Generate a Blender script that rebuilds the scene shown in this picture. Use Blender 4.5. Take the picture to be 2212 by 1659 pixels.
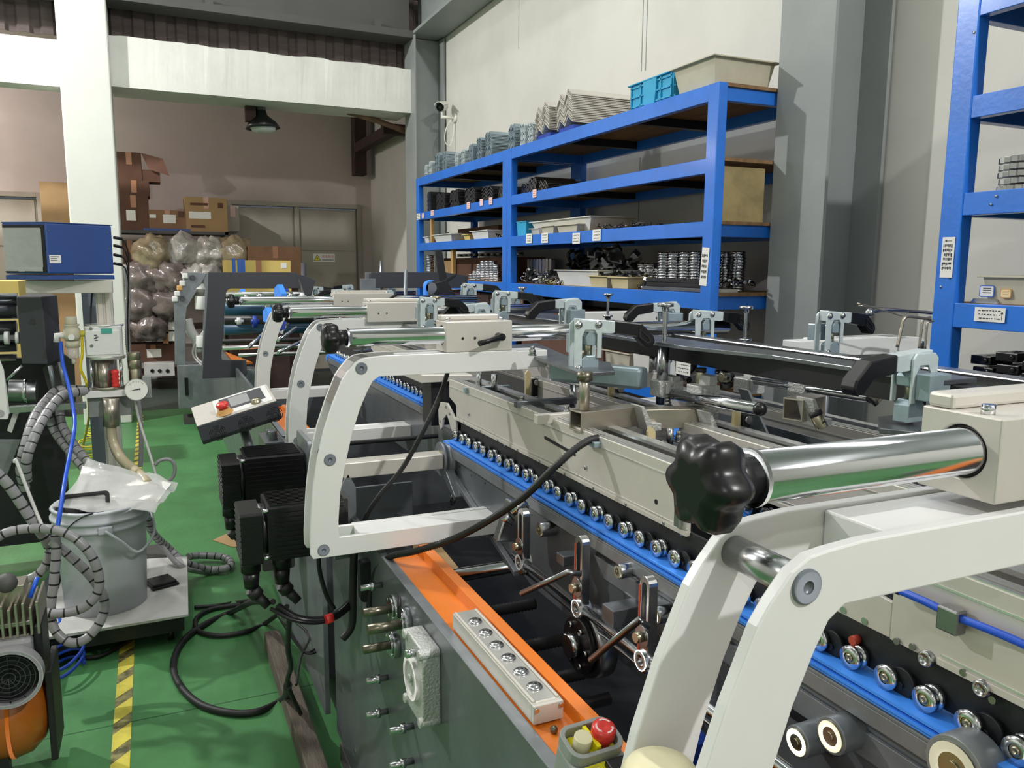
import bpy, math, random
from math import sin, cos, pi, radians, sqrt
from mathutils import Vector as V, Matrix as M, noise
random.seed(7)
RND = random.Random(11)
for o in list(bpy.data.objects): bpy.data.objects.remove(o)
SC = bpy.context.scene
COL = SC.collection

# ------------------------------------------------------------------ camera
FPX = 1720.0; CAMH = 1.5
def _rot(yaw, pitch, roll):
    cy, sy, cp, sp, cr, sr = cos(yaw), sin(yaw), cos(pitch), sin(pitch), cos(roll), sin(roll)
    f = V((sy*cp, cy*cp, -sp)); r = V((cy, -sy, 0)); d = f.cross(r)
    return r*cr+d*sr, -r*sr+d*cr, f
CR, CD, CF = _rot(radians(24.3), radians(8.35), radians(-0.45))
cam_data = bpy.data.cameras.new('camera'); cam = bpy.data.objects.new('camera', cam_data); COL.objects.link(cam)
cam_data.sensor_width = 36; cam_data.lens = 36*FPX/2212; cam_data.clip_start = .02; cam_data.clip_end = 60
mw = M.Identity(4)
for i in range(3):
    mw[i][0], mw[i][1], mw[i][2] = CR[i], -CD[i], -CF[i]
mw[2][3] = CAMH
cam.matrix_world = mw
SC.camera = cam

# ------------------------------------------------------------------ view, world, lights
SC.view_settings.view_transform = 'Standard'; SC.view_settings.look = 'None'
SC.view_settings.exposure = 0.08; SC.view_settings.gamma = 1.0; SC.view_settings.use_curve_mapping = False
W = bpy.data.worlds.new('world'); SC.world = W; W.use_nodes = True
W.node_tree.nodes['Background'].inputs[0].default_value = (.75, .85, 1, 1)
W.node_tree.nodes['Background'].inputs[1].default_value = .1
def lamp(name, loc, power, size=.22, col=(1, .985, .965), kind='POINT', tgt=None, shape=None, sy=None):
    L = bpy.data.lights.new(name, kind); L.energy = power; L.color = col
    if kind == 'AREA':
        L.shape = 'RECTANGLE'; L.size = size; L.size_y = sy or size
    else: L.shadow_soft_size = size
    o = bpy.data.objects.new(name, L); COL.objects.link(o); o.location = loc
    if tgt is not None:
        o.rotation_euler = (V(tgt)-V(loc)).to_track_quat('-Z', 'Y').to_euler()
    return o
lamp('high_bay_light', (-3.4, 6.3, 4.8), 900, .07)
lamp('high_bay_light', (2.1, -2.4, 4.6), 540, .08)
lamp('high_bay_light', (1.4, 4.0, 5.6), 130, .10)
lamp('annex_fill', (-3.0, 9.9, 3.4), 170, .25, (1, .90, .87))  # added fill without a known fixture, lifts the back wall behind the beam
lamp('high_bay_light', (-3.6, -3.5, 4.9), 220, .08)
lamp('tube_light', (-.6, 2.6, 5.8), 70, .12, kind='AREA', tgt=(-.6, 2.6, 0), sy=5)

# ------------------------------------------------------------------ helpers
def at(u, v, X=None, Y=None, Z=None):
    d = CR*((u-1106)/FPX)+CD*((v-829.5)/FPX)+CF
    if X is not None: t = X/d.x
    elif Y is not None: t = Y/d.y
    else: t = (Z-CAMH)/d.z
    return V((d.x*t, d.y*t, CAMH+d.z*t))
def atd(u, v, D): return V((0, 0, CAMH))+(CR*((u-1106)/FPX)+CD*((v-829.5)/FPX)+CF)*D
def h2l(h):
    h = h.lstrip('#'); c = [int(h[i:i+2], 16)/255 for i in (0, 2, 4)]
    return tuple(((x+.055)/1.055)**2.4 if x > .04045 else x/12.92 for x in c)+(1,)
MATS = {}
def mt(name, col, rough=.5, metal=0, var=0, vs=6, bump=0, bs=40, coat=0, trans=0, col2=None, emit=0, stretch=None, alpha=1, spec=None):
    m = bpy.data.materials.new(name); m.use_nodes = True; N = m.node_tree; b = N.nodes['Principled BSDF']
    c = h2l(col); b.inputs['Base Color'].default_value = c
    b.inputs['Roughness'].default_value = rough; b.inputs['Metallic'].default_value = metal
    if coat: b.inputs['Coat Weight'].default_value = coat; b.inputs['Coat Roughness'].default_value = .15
    if trans: b.inputs['Transmission Weight'].default_value = trans
    if alpha < 1: b.inputs['Alpha'].default_value = alpha
    if spec is not None: b.inputs['Specular IOR Level'].default_value = spec
    if emit: b.inputs['Emission Color'].default_value = c; b.inputs['Emission Strength'].default_value = emit
    if var or bump:
        tc = N.nodes.new('ShaderNodeNewGeometry'); src = tc.outputs['Position']
        if stretch:
            mp = N.nodes.new('ShaderNodeMapping'); mp.inputs['Scale'].default_value = stretch
            N.links.new(src, mp.inputs[0]); src = mp.outputs[0]
    if var:
        n = N.nodes.new('ShaderNodeTexNoise'); n.inputs['Scale'].default_value = vs; n.inputs['Detail'].default_value = 5; n.inputs['Roughness'].default_value = .6
        r = N.nodes.new('ShaderNodeValToRGB')
        k = h2l(col2) if col2 else tuple(x*(1-var) for x in c[:3])+(1,)
        r.color_ramp.elements[0].position = .35; r.color_ramp.elements[1].position = .62
        r.color_ramp.elements[0].color = k; r.color_ramp.elements[1].color = c
        N.links.new(src, n.inputs['Vector']); N.links.new(n.outputs[0], r.inputs[0]); N.links.new(r.outputs[0], b.inputs['Base Color'])
        mr = N.nodes.new('ShaderNodeMath'); mr.operation = 'MULTIPLY_ADD'; mr.inputs[1].default_value = -.12; mr.inputs[2].default_value = rough+.07
        N.links.new(n.outputs[0], mr.inputs[0]); N.links.new(mr.outputs[0], b.inputs['Roughness'])
    if bump:
        n = N.nodes.new('ShaderNodeTexNoise'); n.inputs['Scale'].default_value = bs; n.inputs['Detail'].default_value = 3
        p = N.nodes.new('ShaderNodeBump'); p.inputs['Strength'].default_value = bump; p.inputs['Distance'].default_value = .01
        N.links.new(src, n.inputs['Vector']); N.links.new(n.outputs[0], p.inputs['Height']); N.links.new(p.outputs[0], b.inputs['Normal'])
    MATS[name] = m
    return m
def cr(pts, k=6, closed=False):
    """Catmull-Rom through the points"""
    P = [V(p) for p in pts]; n = len(P); out = []
    rng = range(n) if closed else range(n-1)
    for i in rng:
        if closed: a, b, c, d = P[i-1], P[i], P[(i+1) % n], P[(i+2) % n]
        else: a, b, c, d = P[max(i-1, 0)], P[i], P[i+1], P[min(i+2, n-1)]
        for j in range(k):
            t = j/k
            out.append(.5*((2*b)+(c-a)*t+(2*a-5*b+4*c-d)*t*t+(3*b-a-3*c+d)*t**3))
    if not closed: out.append(P[-1])
    return out
def arc(cx, cy, r, a0, a1, n=8):
    return [(cx+r*cos(radians(a0+(a1-a0)*i/n)), cy+r*sin(radians(a0+(a1-a0)*i/n))) for i in range(n+1)]
def rrect(x0, y0, x1, y1, r, n=4):
    return arc(x1-r, y1-r, r, 0, 90, n)+arc(x0+r, y1-r, r, 90, 180, n)+arc(x0+r, y0+r, r, 180, 270, n)+arc(x1-r, y0+r, r, 270, 360, n)
def stad(x0, y0, x1, y1, r, n=8):
    """stadium between two centres"""
    a = math.degrees(math.atan2(y1-y0, x1-x0))
    return arc(x1, y1, r, a-90, a+90, n)+arc(x0, y0, r, a+90, a+270, n)
def circ(x, y, r, n=24): return [(x+r*cos(2*pi*i/n), y+r*sin(2*pi*i/n)) for i in range(n)]
class MB:
    def __init__(s, m=None): s.v = []; s.f = []; s.sm = []; s.m = m; s.mi = []; s.cm = 0
    def add(s, vs, fs, smooth=False):
        o = len(s.v)
        for p in vs:
            p = V(p)
            s.v.append(s.m @ p if s.m else p)
        for f in fs:
            s.f.append([o+i for i in f]); s.sm.append(smooth); s.mi.append(s.cm)
        return s
    def box(s, a, b):
        x0, y0, z0 = (min(a[i], b[i]) for i in range(3)); x1, y1, z1 = (max(a[i], b[i]) for i in range(3))
        return s.add([(x0, y0, z0), (x1, y0, z0), (x1, y1, z0), (x0, y1, z0), (x0, y0, z1), (x1, y0, z1), (x1, y1, z1), (x0, y1, z1)],
                     [(0, 3, 2, 1), (4, 5, 6, 7), (0, 1, 5, 4), (1, 2, 6, 5), (2, 3, 7, 6), (3, 0, 4, 7)])
    def cbox(s, c, d): return s.box([c[i]-d[i]/2 for i in range(3)], [c[i]+d[i]/2 for i in range(3)])
    def prism(s, pts, ax, a, b, hole=None, smooth=False):
        def mk(p, t): return {'x': (t, p[0], p[1]), 'y': (p[0], t, p[1]), 'z': (p[0], p[1], t)}[ax]
        n = len(pts)
        ar = sum(pts[i][0]*pts[(i+1) % n][1]-pts[(i+1) % n][0]*pts[i][1] for i in range(n))
        if (ar < 0) != (ax == 'y'): pts = list(pts)[::-1]; hole = list(hole)[::-1] if hole else None
        lo, hi = min(a, b), max(a, b)
        vs = [mk(p, lo) for p in pts]+[mk(p, hi) for p in pts]
        if not hole:
            s.add(vs, [tuple(range(n))[::-1], tuple(range(n, 2*n))])
            o = len(s.v)-2*n
            for i in range(n):
                j = (i+1) % n; s.f.append([o+i, o+j, o+n+j, o+n+i]); s.sm.append(smooth); s.mi.append(s.cm)
        else:
            vs += [mk(p, lo) for p in hole]+[mk(p, hi) for p in hole]
            fs = []
            for i in range(n):
                j = (i+1) % n
                fs += [(i, j, n+j, n+i), (2*n+j, 2*n+i, 3*n+i, 3*n+j), (j, i, 2*n+i, 2*n+j), (n+i, n+j, 3*n+j, 3*n+i)]
            s.add(vs, fs)
        return s
    def _fr(s, d):
        d = V(d).normalized(); u = d.cross(V((0, 0, 1)))
        if u.length < 1e-3: u = d.cross(V((0, 1, 0)))
        u.normalize(); return u, d.cross(u)
    def lathe(s, prof, o, d, n=20, cap=True):
        """prof: (r, h) along direction d from origin o"""
        o = V(o); d = V(d).normalized(); u, w = s._fr(d); vs = []; fs = []; k = len(prof)
        for r, h in prof:
            for i in range(n):
                a = 2*pi*i/n; vs.append(o+d*h+(u*cos(a)+w*sin(a))*r)
        for q in range(k-1):
            for i in range(n):
                j = (i+1) % n; fs.append((q*n+i, q*n+j, (q+1)*n+j, (q+1)*n+i))
        s.add(vs, fs, True)
        if cap:
            b = len(s.v)-k*n
            s.f.append([b+i for i in range(n)][::-1]); s.f.append([b+(k-1)*n+i for i in range(n)]); s.sm += [False, False]; s.mi += [s.cm]*2
        return s
    def cyl(s, a, b, r, r1=None, n=16):
        a = V(a); b = V(b); return s.lathe([(r, 0), (r if r1 is None else r1, (b-a).length)], a, b-a, n)
    def pipe(s, a, b, r, ri, n=24):
        a = V(a); b = V(b); h = (b-a).length
        return s.lathe([(ri, 0), (r, 0), (r, 0), (r, h), (r, h), (ri, h), (ri, h), (ri, 0)], a, b-a, n, False)
    def sph(s, c, r, n=12, sq=(1, 1, 1)):
        vs = []; fs = []; c = V(c); m = n//2
        for i in range(m+1):
            t = pi*i/m
            for j in range(n):
                p = 2*pi*j/n; vs.append(c+V((sin(t)*cos(p)*sq[0], sin(t)*sin(p)*sq[1], cos(t)*sq[2]))*r)
        for i in range(m):
            for j in range(n):
                k = (j+1) % n; fs.append((i*n+j, (i+1)*n+j, (i+1)*n+k, i*n+k))
        return s.add(vs, fs, True)
    def tube(s, pts, r, n=8, closed=False, rf=None, caps=True):
        P = [V(p) for p in pts]; k = len(P); vs = []; fs = []
        t0 = (P[1]-P[0]).normalized(); u, w = s._fr(t0)
        for i in range(k):
            if closed: t = (P[(i+1) % k]-P[i-1])
            else: t = P[min(i+1, k-1)]-P[max(i-1, 0)]
            if t.length > 1e-9: t.normalize()
            else: t = t0
            u = (u-t*u.dot(t)); u.normalize(); w = t.cross(u); rr = rf(i) if rf else r
            for j in range(n):
                a = 2*pi*j/n; vs.append(P[i]+(u*cos(a)+w*sin(a))*rr)
        for i in range(k if closed else k-1):
            q = (i+1) % k
            for j in range(n):
                l = (j+1) % n; fs.append((i*n+j, i*n+l, q*n+l, q*n+j))
        s.add(vs, fs, True)
        if caps and not closed:
            b = len(s.v)-k*n
            s.f.append([b+i for i in range(n)][::-1]); s.f.append([b+(k-1)*n+i for i in range(n)]); s.sm += [False]*2; s.mi += [s.cm]*2
        return s
    def quad(s, *p): return s.add(p, [tuple(range(len(p)))])
def resample(P, d):
    out = [P[0]]; acc = 0
    for i in range(1, len(P)):
        a, b = P[i-1], P[i]; L = (b-a).length; t = d-acc
        while t < L: out.append(a+(b-a)*(t/L)); t += d
        acc = (acc+L) % d if L else acc
    return out
KIDS = {}
ORG = V((0, 0, 0))
def ob(name, mb, mat, parent=None, bev=0, org=None, flat=False):
    """links the collected shapes as ONE mesh object; vertices are given in the frame of the thing being built"""
    me = bpy.data.meshes.new(name)
    if parent is None:
        if org is None:
            xs = [v.x for v in mb.v]; ys = [v.y for v in mb.v]; zs = [v.z for v in mb.v]
            org = V(((min(xs)+max(xs))/2, (min(ys)+max(ys))/2, min(zs)))
        org = V(org)
    else: org = ORG
    me.from_pydata([v-org for v in mb.v], [], mb.f)
    me.polygons.foreach_set('use_smooth', [a and not flat for a in mb.sm])
    for m in (mat if isinstance(mat, (list, tuple)) else [mat]): me.materials.append(MATS[m] if isinstance(m, str) else m)
    if any(mb.mi): me.polygons.foreach_set('material_index', mb.mi)
    me.update()
    o = bpy.data.objects.new(name, me); COL.objects.link(o)
    if parent is None: o.location = org
    else: o.parent = parent; KIDS.setdefault(parent.name, []).append(o)
    if bev:
        b = o.modifiers.new('bevel', 'BEVEL'); b.width = bev; b.segments = 2; b.limit_method = 'ANGLE'; b.angle_limit = radians(40)
    return o
def tag(o, label=None, cat=None, group=None, kind=None):
    if label: o['label'] = label
    if cat: o['category'] = cat
    if group: o['group'] = group
    if kind: o['kind'] = kind
    return o
def thing(name, label, cat, loc=(0, 0, 0), group=None):
    global ORG
    o = bpy.data.objects.new(name, None); COL.objects.link(o); o.location = loc; o.empty_display_size = .05
    ORG = V(loc)
    return tag(o, label, cat, group)
def one(name, mb, mat, label, cat, group=None, bev=0, kind=None):
    return tag(ob(name, mb, mat, bev=bev), label, cat, group, kind)
def struct(name, mb, mat, bev=0): return tag(ob(name, mb, mat, bev=bev), kind='structure')
def dup(root, loc=None, rotz=None, label=None, group=None, rot=None, scale=None, parent=None):
    r = root.copy(); COL.objects.link(r)
    if parent is not None: r.parent = parent
    if loc is not None: r.location = loc
    if rotz is not None: r.rotation_euler = (0, 0, rotz)
    if rot is not None: r.rotation_euler = rot
    if scale is not None: r.scale = scale if hasattr(scale, '__len__') else (scale,)*3
    if label: r['label'] = label
    if group: r['group'] = group
    for ch in KIDS.get(root.name, []):
        c = dup(ch, parent=r); KIDS.setdefault(r.name, []).append(c)
    return r
def text(name, body, size, mat, parent, m, ext=.0004):
    """lettering on a sign: m places it in the frame of the thing"""
    cu = bpy.data.curves.new(name, 'FONT'); cu.body = body; cu.size = size; cu.extrude = ext; cu.align_x = 'CENTER'; cu.align_y = 'CENTER'
    tmp = bpy.data.objects.new('tmp', cu); me = bpy.data.meshes.new_from_object(tmp); bpy.data.objects.remove(tmp)
    me.materials.clear(); me.materials.append(MATS[mat]); o = bpy.data.objects.new(name, me); COL.objects.link(o)
    o.parent = parent; o.matrix_local = m; KIDS.setdefault(parent.name, []).append(o)
    return o
def frame(o, x, y):
    """matrix with local x, y axes and origin"""
    x = V(x).normalized(); y = V(y).normalized(); z = x.cross(y)
    m = M.Identity(4)
    for i in range(3): m[i][0], m[i][1], m[i][2], m[i][3] = x[i], y[i], z[i], o[i]
    return m

# ------------------------------------------------------------------ materials
mt('white_paint', '#dddddb', .38, var=.04, vs=3, coat=.2)
mt('wall_white', '#cfcdc6', .75, var=.10, vs=1.3, bump=.12, bs=8)
mt('wall_mauve', '#c2b6b0', .85, var=.14, vs=.9, bump=.15, bs=9)
mt('beam_white', '#d8d8d2', .7, var=.10, vs=2.2, bump=.55, bs=7)
mt('column_white', '#d3d4ce', .6, var=.05, vs=1.5, bump=.12, bs=14)
mt('steel_gray', '#8b908f', .5, var=.12, vs=2, bump=.05, bs=30)
mt('steel_dark', '#4b4a48', .6, var=.12, vs=2)
mt('siding_brown', '#5e5350', .8, var=.3, vs=3, stretch=(1, 1, 6), bump=.3, bs=5)
mt('rack_blue', '#2074dc', .36, var=.16, vs=5, bump=.06, bs=50, coat=.3)
mt('plywood', '#8a6a48', .8, var=.35, vs=4, stretch=(6, .7, 4), bump=.1)
mt('plywood_pale', '#a08f63', .8, var=.35, vs=7, bump=.1)
mt('chrome', '#d4d5d9', .12, 1)
mt('chrome_dull', '#b9babc', .22, 1, var=.1, vs=30)
mt('steel', '#9b9c9e', .3, 1, var=.15, vs=25)
mt('steel_plate', '#7f8387', .33, .85, var=.3, vs=9, bump=.04, bs=60)
mt('gunmetal', '#666b70', .40, .35, var=.22, vs=7, coat=.35)
mt('gunmetal_light', '#8b9095', .34, .45, var=.25, vs=9)
mt('nickel', '#aaa48e', .3, 1)
mt('zinc', '#cbd6d8', .36, .3, var=.12, vs=40)
mt('zinc_blue', '#9aabb3', .34, .4, var=.12, vs=40)
mt('aluminium', '#cdc8c0', .38, .25, var=.05, vs=14)
mt('aluminium_cast', '#c2c3c0', .5, .55, bump=.35, bs=220)
mt('aluminium_bright', '#dcdcd8', .22, .7)
mt('stainless', '#b5ada0', .3, .85, var=.1, vs=12, stretch=(1, 6, 6))
mt('black_plastic', '#141416', .32, spec=.4)
mt('black_rubber', '#1a1a1b', .55)
mt('black_steel', '#222326', .42, .2, var=.15, vs=20)
mt('motor_black', '#121214', .3, .1, coat=.2)
mt('frame_dark', '#3f4047', .5, var=.08, vs=4)
mt('orange_paint', '#e0771d', .38, var=.1, vs=4, coat=.3)
mt('orange_bin', '#a55a18', .3, coat=.4)
mt('blue_belt', '#3f8cf0', .5)
mt('blue_dark', '#143a9a', .5)
mt('blue_paint', '#2e4c8c', .42, var=.08, vs=5)
mt('blue_hose', '#1450c8', .35)
mt('yellow_hose', '#d8c32a', .4)
mt('yellow_tape', '#cfc24a', .6, var=.25, vs=18)
mt('black_tape', '#4a4628', .6, var=.4, vs=30, col2='#8a8450')
mt('yellow_plastic', '#e6dc18', .45)
mt('red_plastic', '#d0352f', .3)
mt('cap_cream', '#d6d0ac', .3)
mt('gray_plastic', '#8f938f', .4)
mt('pail_gray', '#bfc3c9', .38, var=.05, vs=4)
mt('hose_gray', '#8e8e90', .32)
mt('hose_clear', '#b4a98c', .3, coat=.3)
mt('paper', '#e6e5e0', .7)
mt('paper_pink', '#e8c9c6', .7)
mt('ink', '#2a2a30', .7)
mt('red_ink', '#c2504a', .7)
mt('blue_ink', '#3a68c0', .6)
mt('orange_ink', '#c89858', .6)
mt('tan_label', '#ecd9ac', .6)
mt('cardboard', '#8d6a50', .85, var=.18, vs=4)
mt('cardboard_dark', '#644537', .85, var=.2, vs=4)
mt('cardboard_light', '#a98a62', .85, var=.1, vs=4)
mt('cardboard_tape', '#a9714a', .3, coat=.3)
mt('carton_yellow', '#d8bd6f', .8, var=.08, vs=5)
mt('film', '#b9b3ad', .16, var=.35, vs=9, bump=.9, bs=14, coat=.6)
mt('film_tan', '#a39478', .2, var=.35, vs=9, bump=.9, bs=16, coat=.5)
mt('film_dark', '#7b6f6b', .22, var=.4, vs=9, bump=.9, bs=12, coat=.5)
mt('film_clear', '#dadad8', .08, bump=.5, bs=22, alpha=.45, coat=.8)
mt('door_gray', '#a29b8e', .6, var=.12, vs=2.5, bump=.06, bs=20)
mt('bin_white', '#d9d8d0', .45, var=.06, vs=8)
mt('bin_cream', '#d2c294', .5, var=.2, vs=7)
mt('bin_beige', '#c3bda8', .5, var=.12, vs=7)
mt('bin_cyan', '#2ea2cc', .45, var=.08, vs=8)
mt('tray_white', '#c6c6c2', .55, var=.15, vs=5)
mt('wood_pale', '#c39a5c', .7, var=.2, vs=6, stretch=(8, 8, 1))
mt('timber', '#6a6055', .85, var=.4, vs=6, stretch=(8, 1, 8), bump=.4)
mt('rust', '#8a6a55', .7, var=.4, vs=8)
mt('brown_steel', '#3e2a26', .8, var=.3, vs=6)
mt('glass_dark', '#0c0e12', .06, coat=1)
mt('screen_gray', '#9a9c9c', .25, var=.08, vs=8)
mt('lcd_green', '#4aa498', .3)
mt('concrete_block', '#8f8f86', .85, var=.2, vs=8)
mt('lamp_white', '#cfd2d2', .3)
mt('bronze', '#7c7768', .3, .9, var=.2, vs=20)
mt('copper', '#b08a74', .3, 1)
mt('red_scale', '#b0412c', .5)
mt('cctv_white', '#dcdcd2', .4)
mt('roll_teal', '#1d4a66', .35)
mt('dust_floor', '#55605a', .7, var=.3, vs=2)

# ================================================================== the setting
def floor_mat():
    m = bpy.data.materials.new('floor_green'); m.use_nodes = True; N = m.node_tree; L = N.links; b = N.nodes['Principled BSDF']
    g = N.nodes.new('ShaderNodeNewGeometry'); s = N.nodes.new('ShaderNodeSeparateXYZ'); L.new(g.outputs['Position'], s.inputs[0])
    n = N.nodes.new('ShaderNodeTexNoise'); n.inputs['Scale'].default_value = 2.2; n.inputs['Detail'].default_value = 7
    r = N.nodes.new('ShaderNodeValToRGB'); r.color_ramp.elements[0].position = .3; r.color_ramp.elements[1].position = .7
    r.color_ramp.elements[0].color = h2l('#3f7040'); r.color_ramp.elements[1].color = h2l('#4f8a54')
    L.new(g.outputs['Position'], n.inputs['Vector']); L.new(n.outputs[0], r.inputs[0])
    def rng(sock, lo, hi):
        a = N.nodes.new('ShaderNodeMath'); a.operation = 'GREATER_THAN'; a.inputs[1].default_value = lo; L.new(sock, a.inputs[0])
        c = N.nodes.new('ShaderNodeMath'); c.operation = 'LESS_THAN'; c.inputs[1].default_value = hi; L.new(sock, c.inputs[0])
        d = N.nodes.new('ShaderNodeMath'); d.operation = 'MULTIPLY'; L.new(a.outputs[0], d.inputs[0]); L.new(c.outputs[0], d.inputs[1]); return d
    def mix(f, a, col):
        x = N.nodes.new('ShaderNodeMix'); x.data_type = 'RGBA'; L.new(f, x.inputs[0]); L.new(a, x.inputs[6]); x.inputs[7].default_value = h2l(col); return x.outputs[2]
    c = mix(rng(s.outputs['Y'], 9.0, 99).outputs[0], r.outputs[0], '#3c4740')
    c = mix(rng(s.outputs['Y'], 8.97, 9.0).outputs[0], c, '#1c3a24')
    c = mix(rng(s.outputs['Y'], 2.742, 2.748).outputs[0], c, '#1f4f2b')
    L.new(c, b.inputs['Base Color'])
    mr = N.nodes.new('ShaderNodeMapRange'); mr.inputs['To Min'].default_value = .32; mr.inputs['To Max'].default_value = .55
    L.new(n.outputs[0], mr.inputs[0]); L.new(mr.outputs[0], b.inputs['Roughness'])
    n2 = N.nodes.new('ShaderNodeTexNoise'); n2.inputs['Scale'].default_value = 18
    bp = N.nodes.new('ShaderNodeBump'); bp.inputs['Strength'].default_value = .12; bp.inputs['Distance'].default_value = .02
    L.new(g.outputs['Position'], n2.inputs['Vector']); L.new(n2.outputs[0], bp.inputs['Height']); L.new(bp.outputs[0], b.inputs['Normal'])
    MATS['floor_green'] = m
floor_mat()
XW, YB = 2.95, 11.5
struct('floor', MB().box((-8, -7, -.2), (3.3, 11.9, 0)), 'floor_green')
struct('wall_right', MB().box((XW, -7, 0), (3.3, YB, 6.2)), 'wall_white')
struct('wall_left', MB().box((-8.3, -7, 0), (-8, 11.9, 6.2)), 'wall_white')
struct('wall_rear', MB().box((-8, -7.3, 0), (3.3, -7, 6.2)), 'wall_white')
struct('ceiling', MB().box((-8, -7, 6.2), (3.3, 8.85, 6.4)), 'steel_gray')
struct('ceiling_annex', MB().box((-8, 8.93, 3.72), (XW, YB, 3.85)), 'wall_mauve')
# back wall around the two doors
D1 = (.99, 2.80, 2.36); D2 = (-2.75, -1.16, 2.36)
b = MB()
b.box((D1[1], YB, 0), (3.3, 11.85, 6.2)).box((D2[1], YB, 0), (D1[0], 11.85, D1[2])).box((-8, YB, D1[2]), (D1[1], 11.85, 6.2)).box((-8, YB, 0), (D2[0], 11.85, D1[2]))
struct('wall_back', b, 'wall_mauve')
def door(name, x0, x1, z1):
    global ORG
    ORG = V(((x0+x1)/2, YB, 0))
    o = bpy.data.objects.new(name, None); COL.objects.link(o); o.location = ORG; o['kind'] = 'structure'
    xm = (x0+x1)/2; f = MB(); t = .06
    f.box((x0, YB-.03, 0), (x0+t, YB+.1, z1)).box((x1-t, YB-.03, 0), (x1, YB+.1, z1)).box((x0+t, YB-.03, z1-t), (x1-t, YB+.1, z1))
    ob('door_frame', f, 'door_gray', o, .004)
    for a, c in ((x0+t+.01, xm-.035), (xm+.035, x1-t-.01)):
        p = MB(); zs = [.02, .58, 1.14, 1.70, z1-t-.02]
        for i in range(4): p.box((a+.02, YB+.02, zs[i]+.012), (c-.02, YB+.07, zs[i+1]-.012))
        p.box((a, YB+.035, .02), (c, YB+.075, z1-t-.02))
        ob('door_leaf', p, 'door_gray', o, .003)
    ob('door_post', MB().box((xm-.032, YB-.01, .02), (xm+.032, YB+.09, z1-t-.001)), 'door_gray', o, .003)
    return o
d1 = door('door_1', *D1); door('door_2', *D2)
# gray steel columns (H section, flanges parallel to the right wall)
def hcol(name, y0, y1, z1):
    b = MB(); ym = (y0+y1)/2
    b.box((2.60, y0, 0), (2.618, y1, z1)).box((2.915, y0, 0), (2.933, y1, z1)).box((2.618, ym-.012, 0), (2.915, ym+.012, z1))
    return tag(ob(name, b, 'steel_gray', bev=.002), kind='structure')
hcol('trim_1', 2.585, 2.90, 6.2)
hcol('trim_2', 8.27, 8.62, 3.86)
b = MB(); b.box((2.60, -7, 3.87), (2.93, 8.62, 3.90)).box((2.755, -7, 3.90), (2.775, 8.62, 4.3)).box((2.60, -7, 4.3), (2.93, 8.62, 4.33))
struct('trim_3', b, 'steel_gray')
b = MB(); b.box((-8, 8.3, 3.83), (2.6, 8.6, 3.86)).box((-8, 8.44, 3.86), (2.6, 8.46, 4.6)).box((-8, 8.3, 4.6), (2.6, 8.6, 4.63))
b.box((-8, 8.3, 3.86), (2.6, 8.312, 3.90))
for x in (.6, 2.2): b.box((x, 8.31, 3.86), (x+.07, 8.44, 3.97))
struct('trim_4', b, 'steel_dark')
# dark corrugated sheet above the white beam
pr = []; x = -8.0
while x < XW-.2: pr += [(x, 8.72), (x+.09, 8.72), (x+.11, 8.75), (x+.17, 8.75)]; x += .19
pr2 = [(a, c+.01) for a, c in pr][::-1]
struct('trim_5', MB().prism(pr+pr2, 'z', 3.57, 5.2), 'siding_brown')
struct('column_left', MB().box((-.635, 8.3, 0), (-.232, 8.7, 3.83)), 'column_white', .012).name = 'trim_6'
b = MB(); n = 60; vs = []
for i in range(n+1):
    x = -.232+(2.6+.232)*i/n
    for (y, z) in ((8.4, 3.10), (8.4, 3.545), (8.92, 3.56), (8.92, 3.10)):
        k = (.004*noise.noise(V((x*2, z*2, 1))))+(.014*noise.noise(V((x*9, 7, y))) if z > 3.4 else 0)
        vs.append((x, y+k*.6, z+k))
b.add(vs, [(4*i+j, 4*i+(j+1) % 4, 4*i+4+(j+1) % 4, 4*i+4+j) for i in range(n) for j in range(4)]+[(3, 2, 1, 0), (4*n, 4*n+1, 4*n+2, 4*n+3)])
b.box((-8, 8.42, 3.06), (-.635, 8.68, 3.46))
struct('trim_7', b, 'beam_white')
struct('trim_8', MB().box((-8, 11.42, 3.60), (XW, YB, 3.66)), 'wall_mauve')
# rusty cross tie over the door corner
b = MB(); b.box((2.70, 10.8, 2.62), (2.86, 11.5, 2.75)).box((2.62, 8.7, 3.05), (2.74, 8.82, 3.12))
b.box((2.55, 10.6, 3.32), (2.7, 11.5, 3.45))
struct('trim_9', MB().box((2.66, 11.2, 2.75), (2.82, 11.42, 3.66)).box((2.60, 9.5, 3.05), (2.94, 9.62, 3.17)).box((2.66, 9.62, 3.05), (2.78, 11.2, 3.17)), 'brown_steel')
# hazard tape on the floor
struct('trim_20', MB().box((-.3, 8.3, .0), (-.31, 8.31, .001)), 'steel_dark') if 0 else None
t = thing('floor_tape', 'yellow and black hazard tape strip stuck on the green floor', 'tape', (-.16, 2.5, .001))
y = 1.9; i = 0
yb = MB(); kb = MB(); kb.box((-.188, 1.9, .0005), (-.134, 8.7, .0012))
while y < 8.6:
    w = .17 if i else .12
    yb.add([(-.188, y, .0018), (-.134, y+.06, .0018), (-.134, y+.06+w*.6, .0018), (-.188, y+w*.6, .0018)], [(0, 1, 2, 3)])
    y += .17; i += 1
ob('yellow_strip', yb, 'yellow_tape', t); ob('backing', kb, 'black_tape', t)

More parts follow.
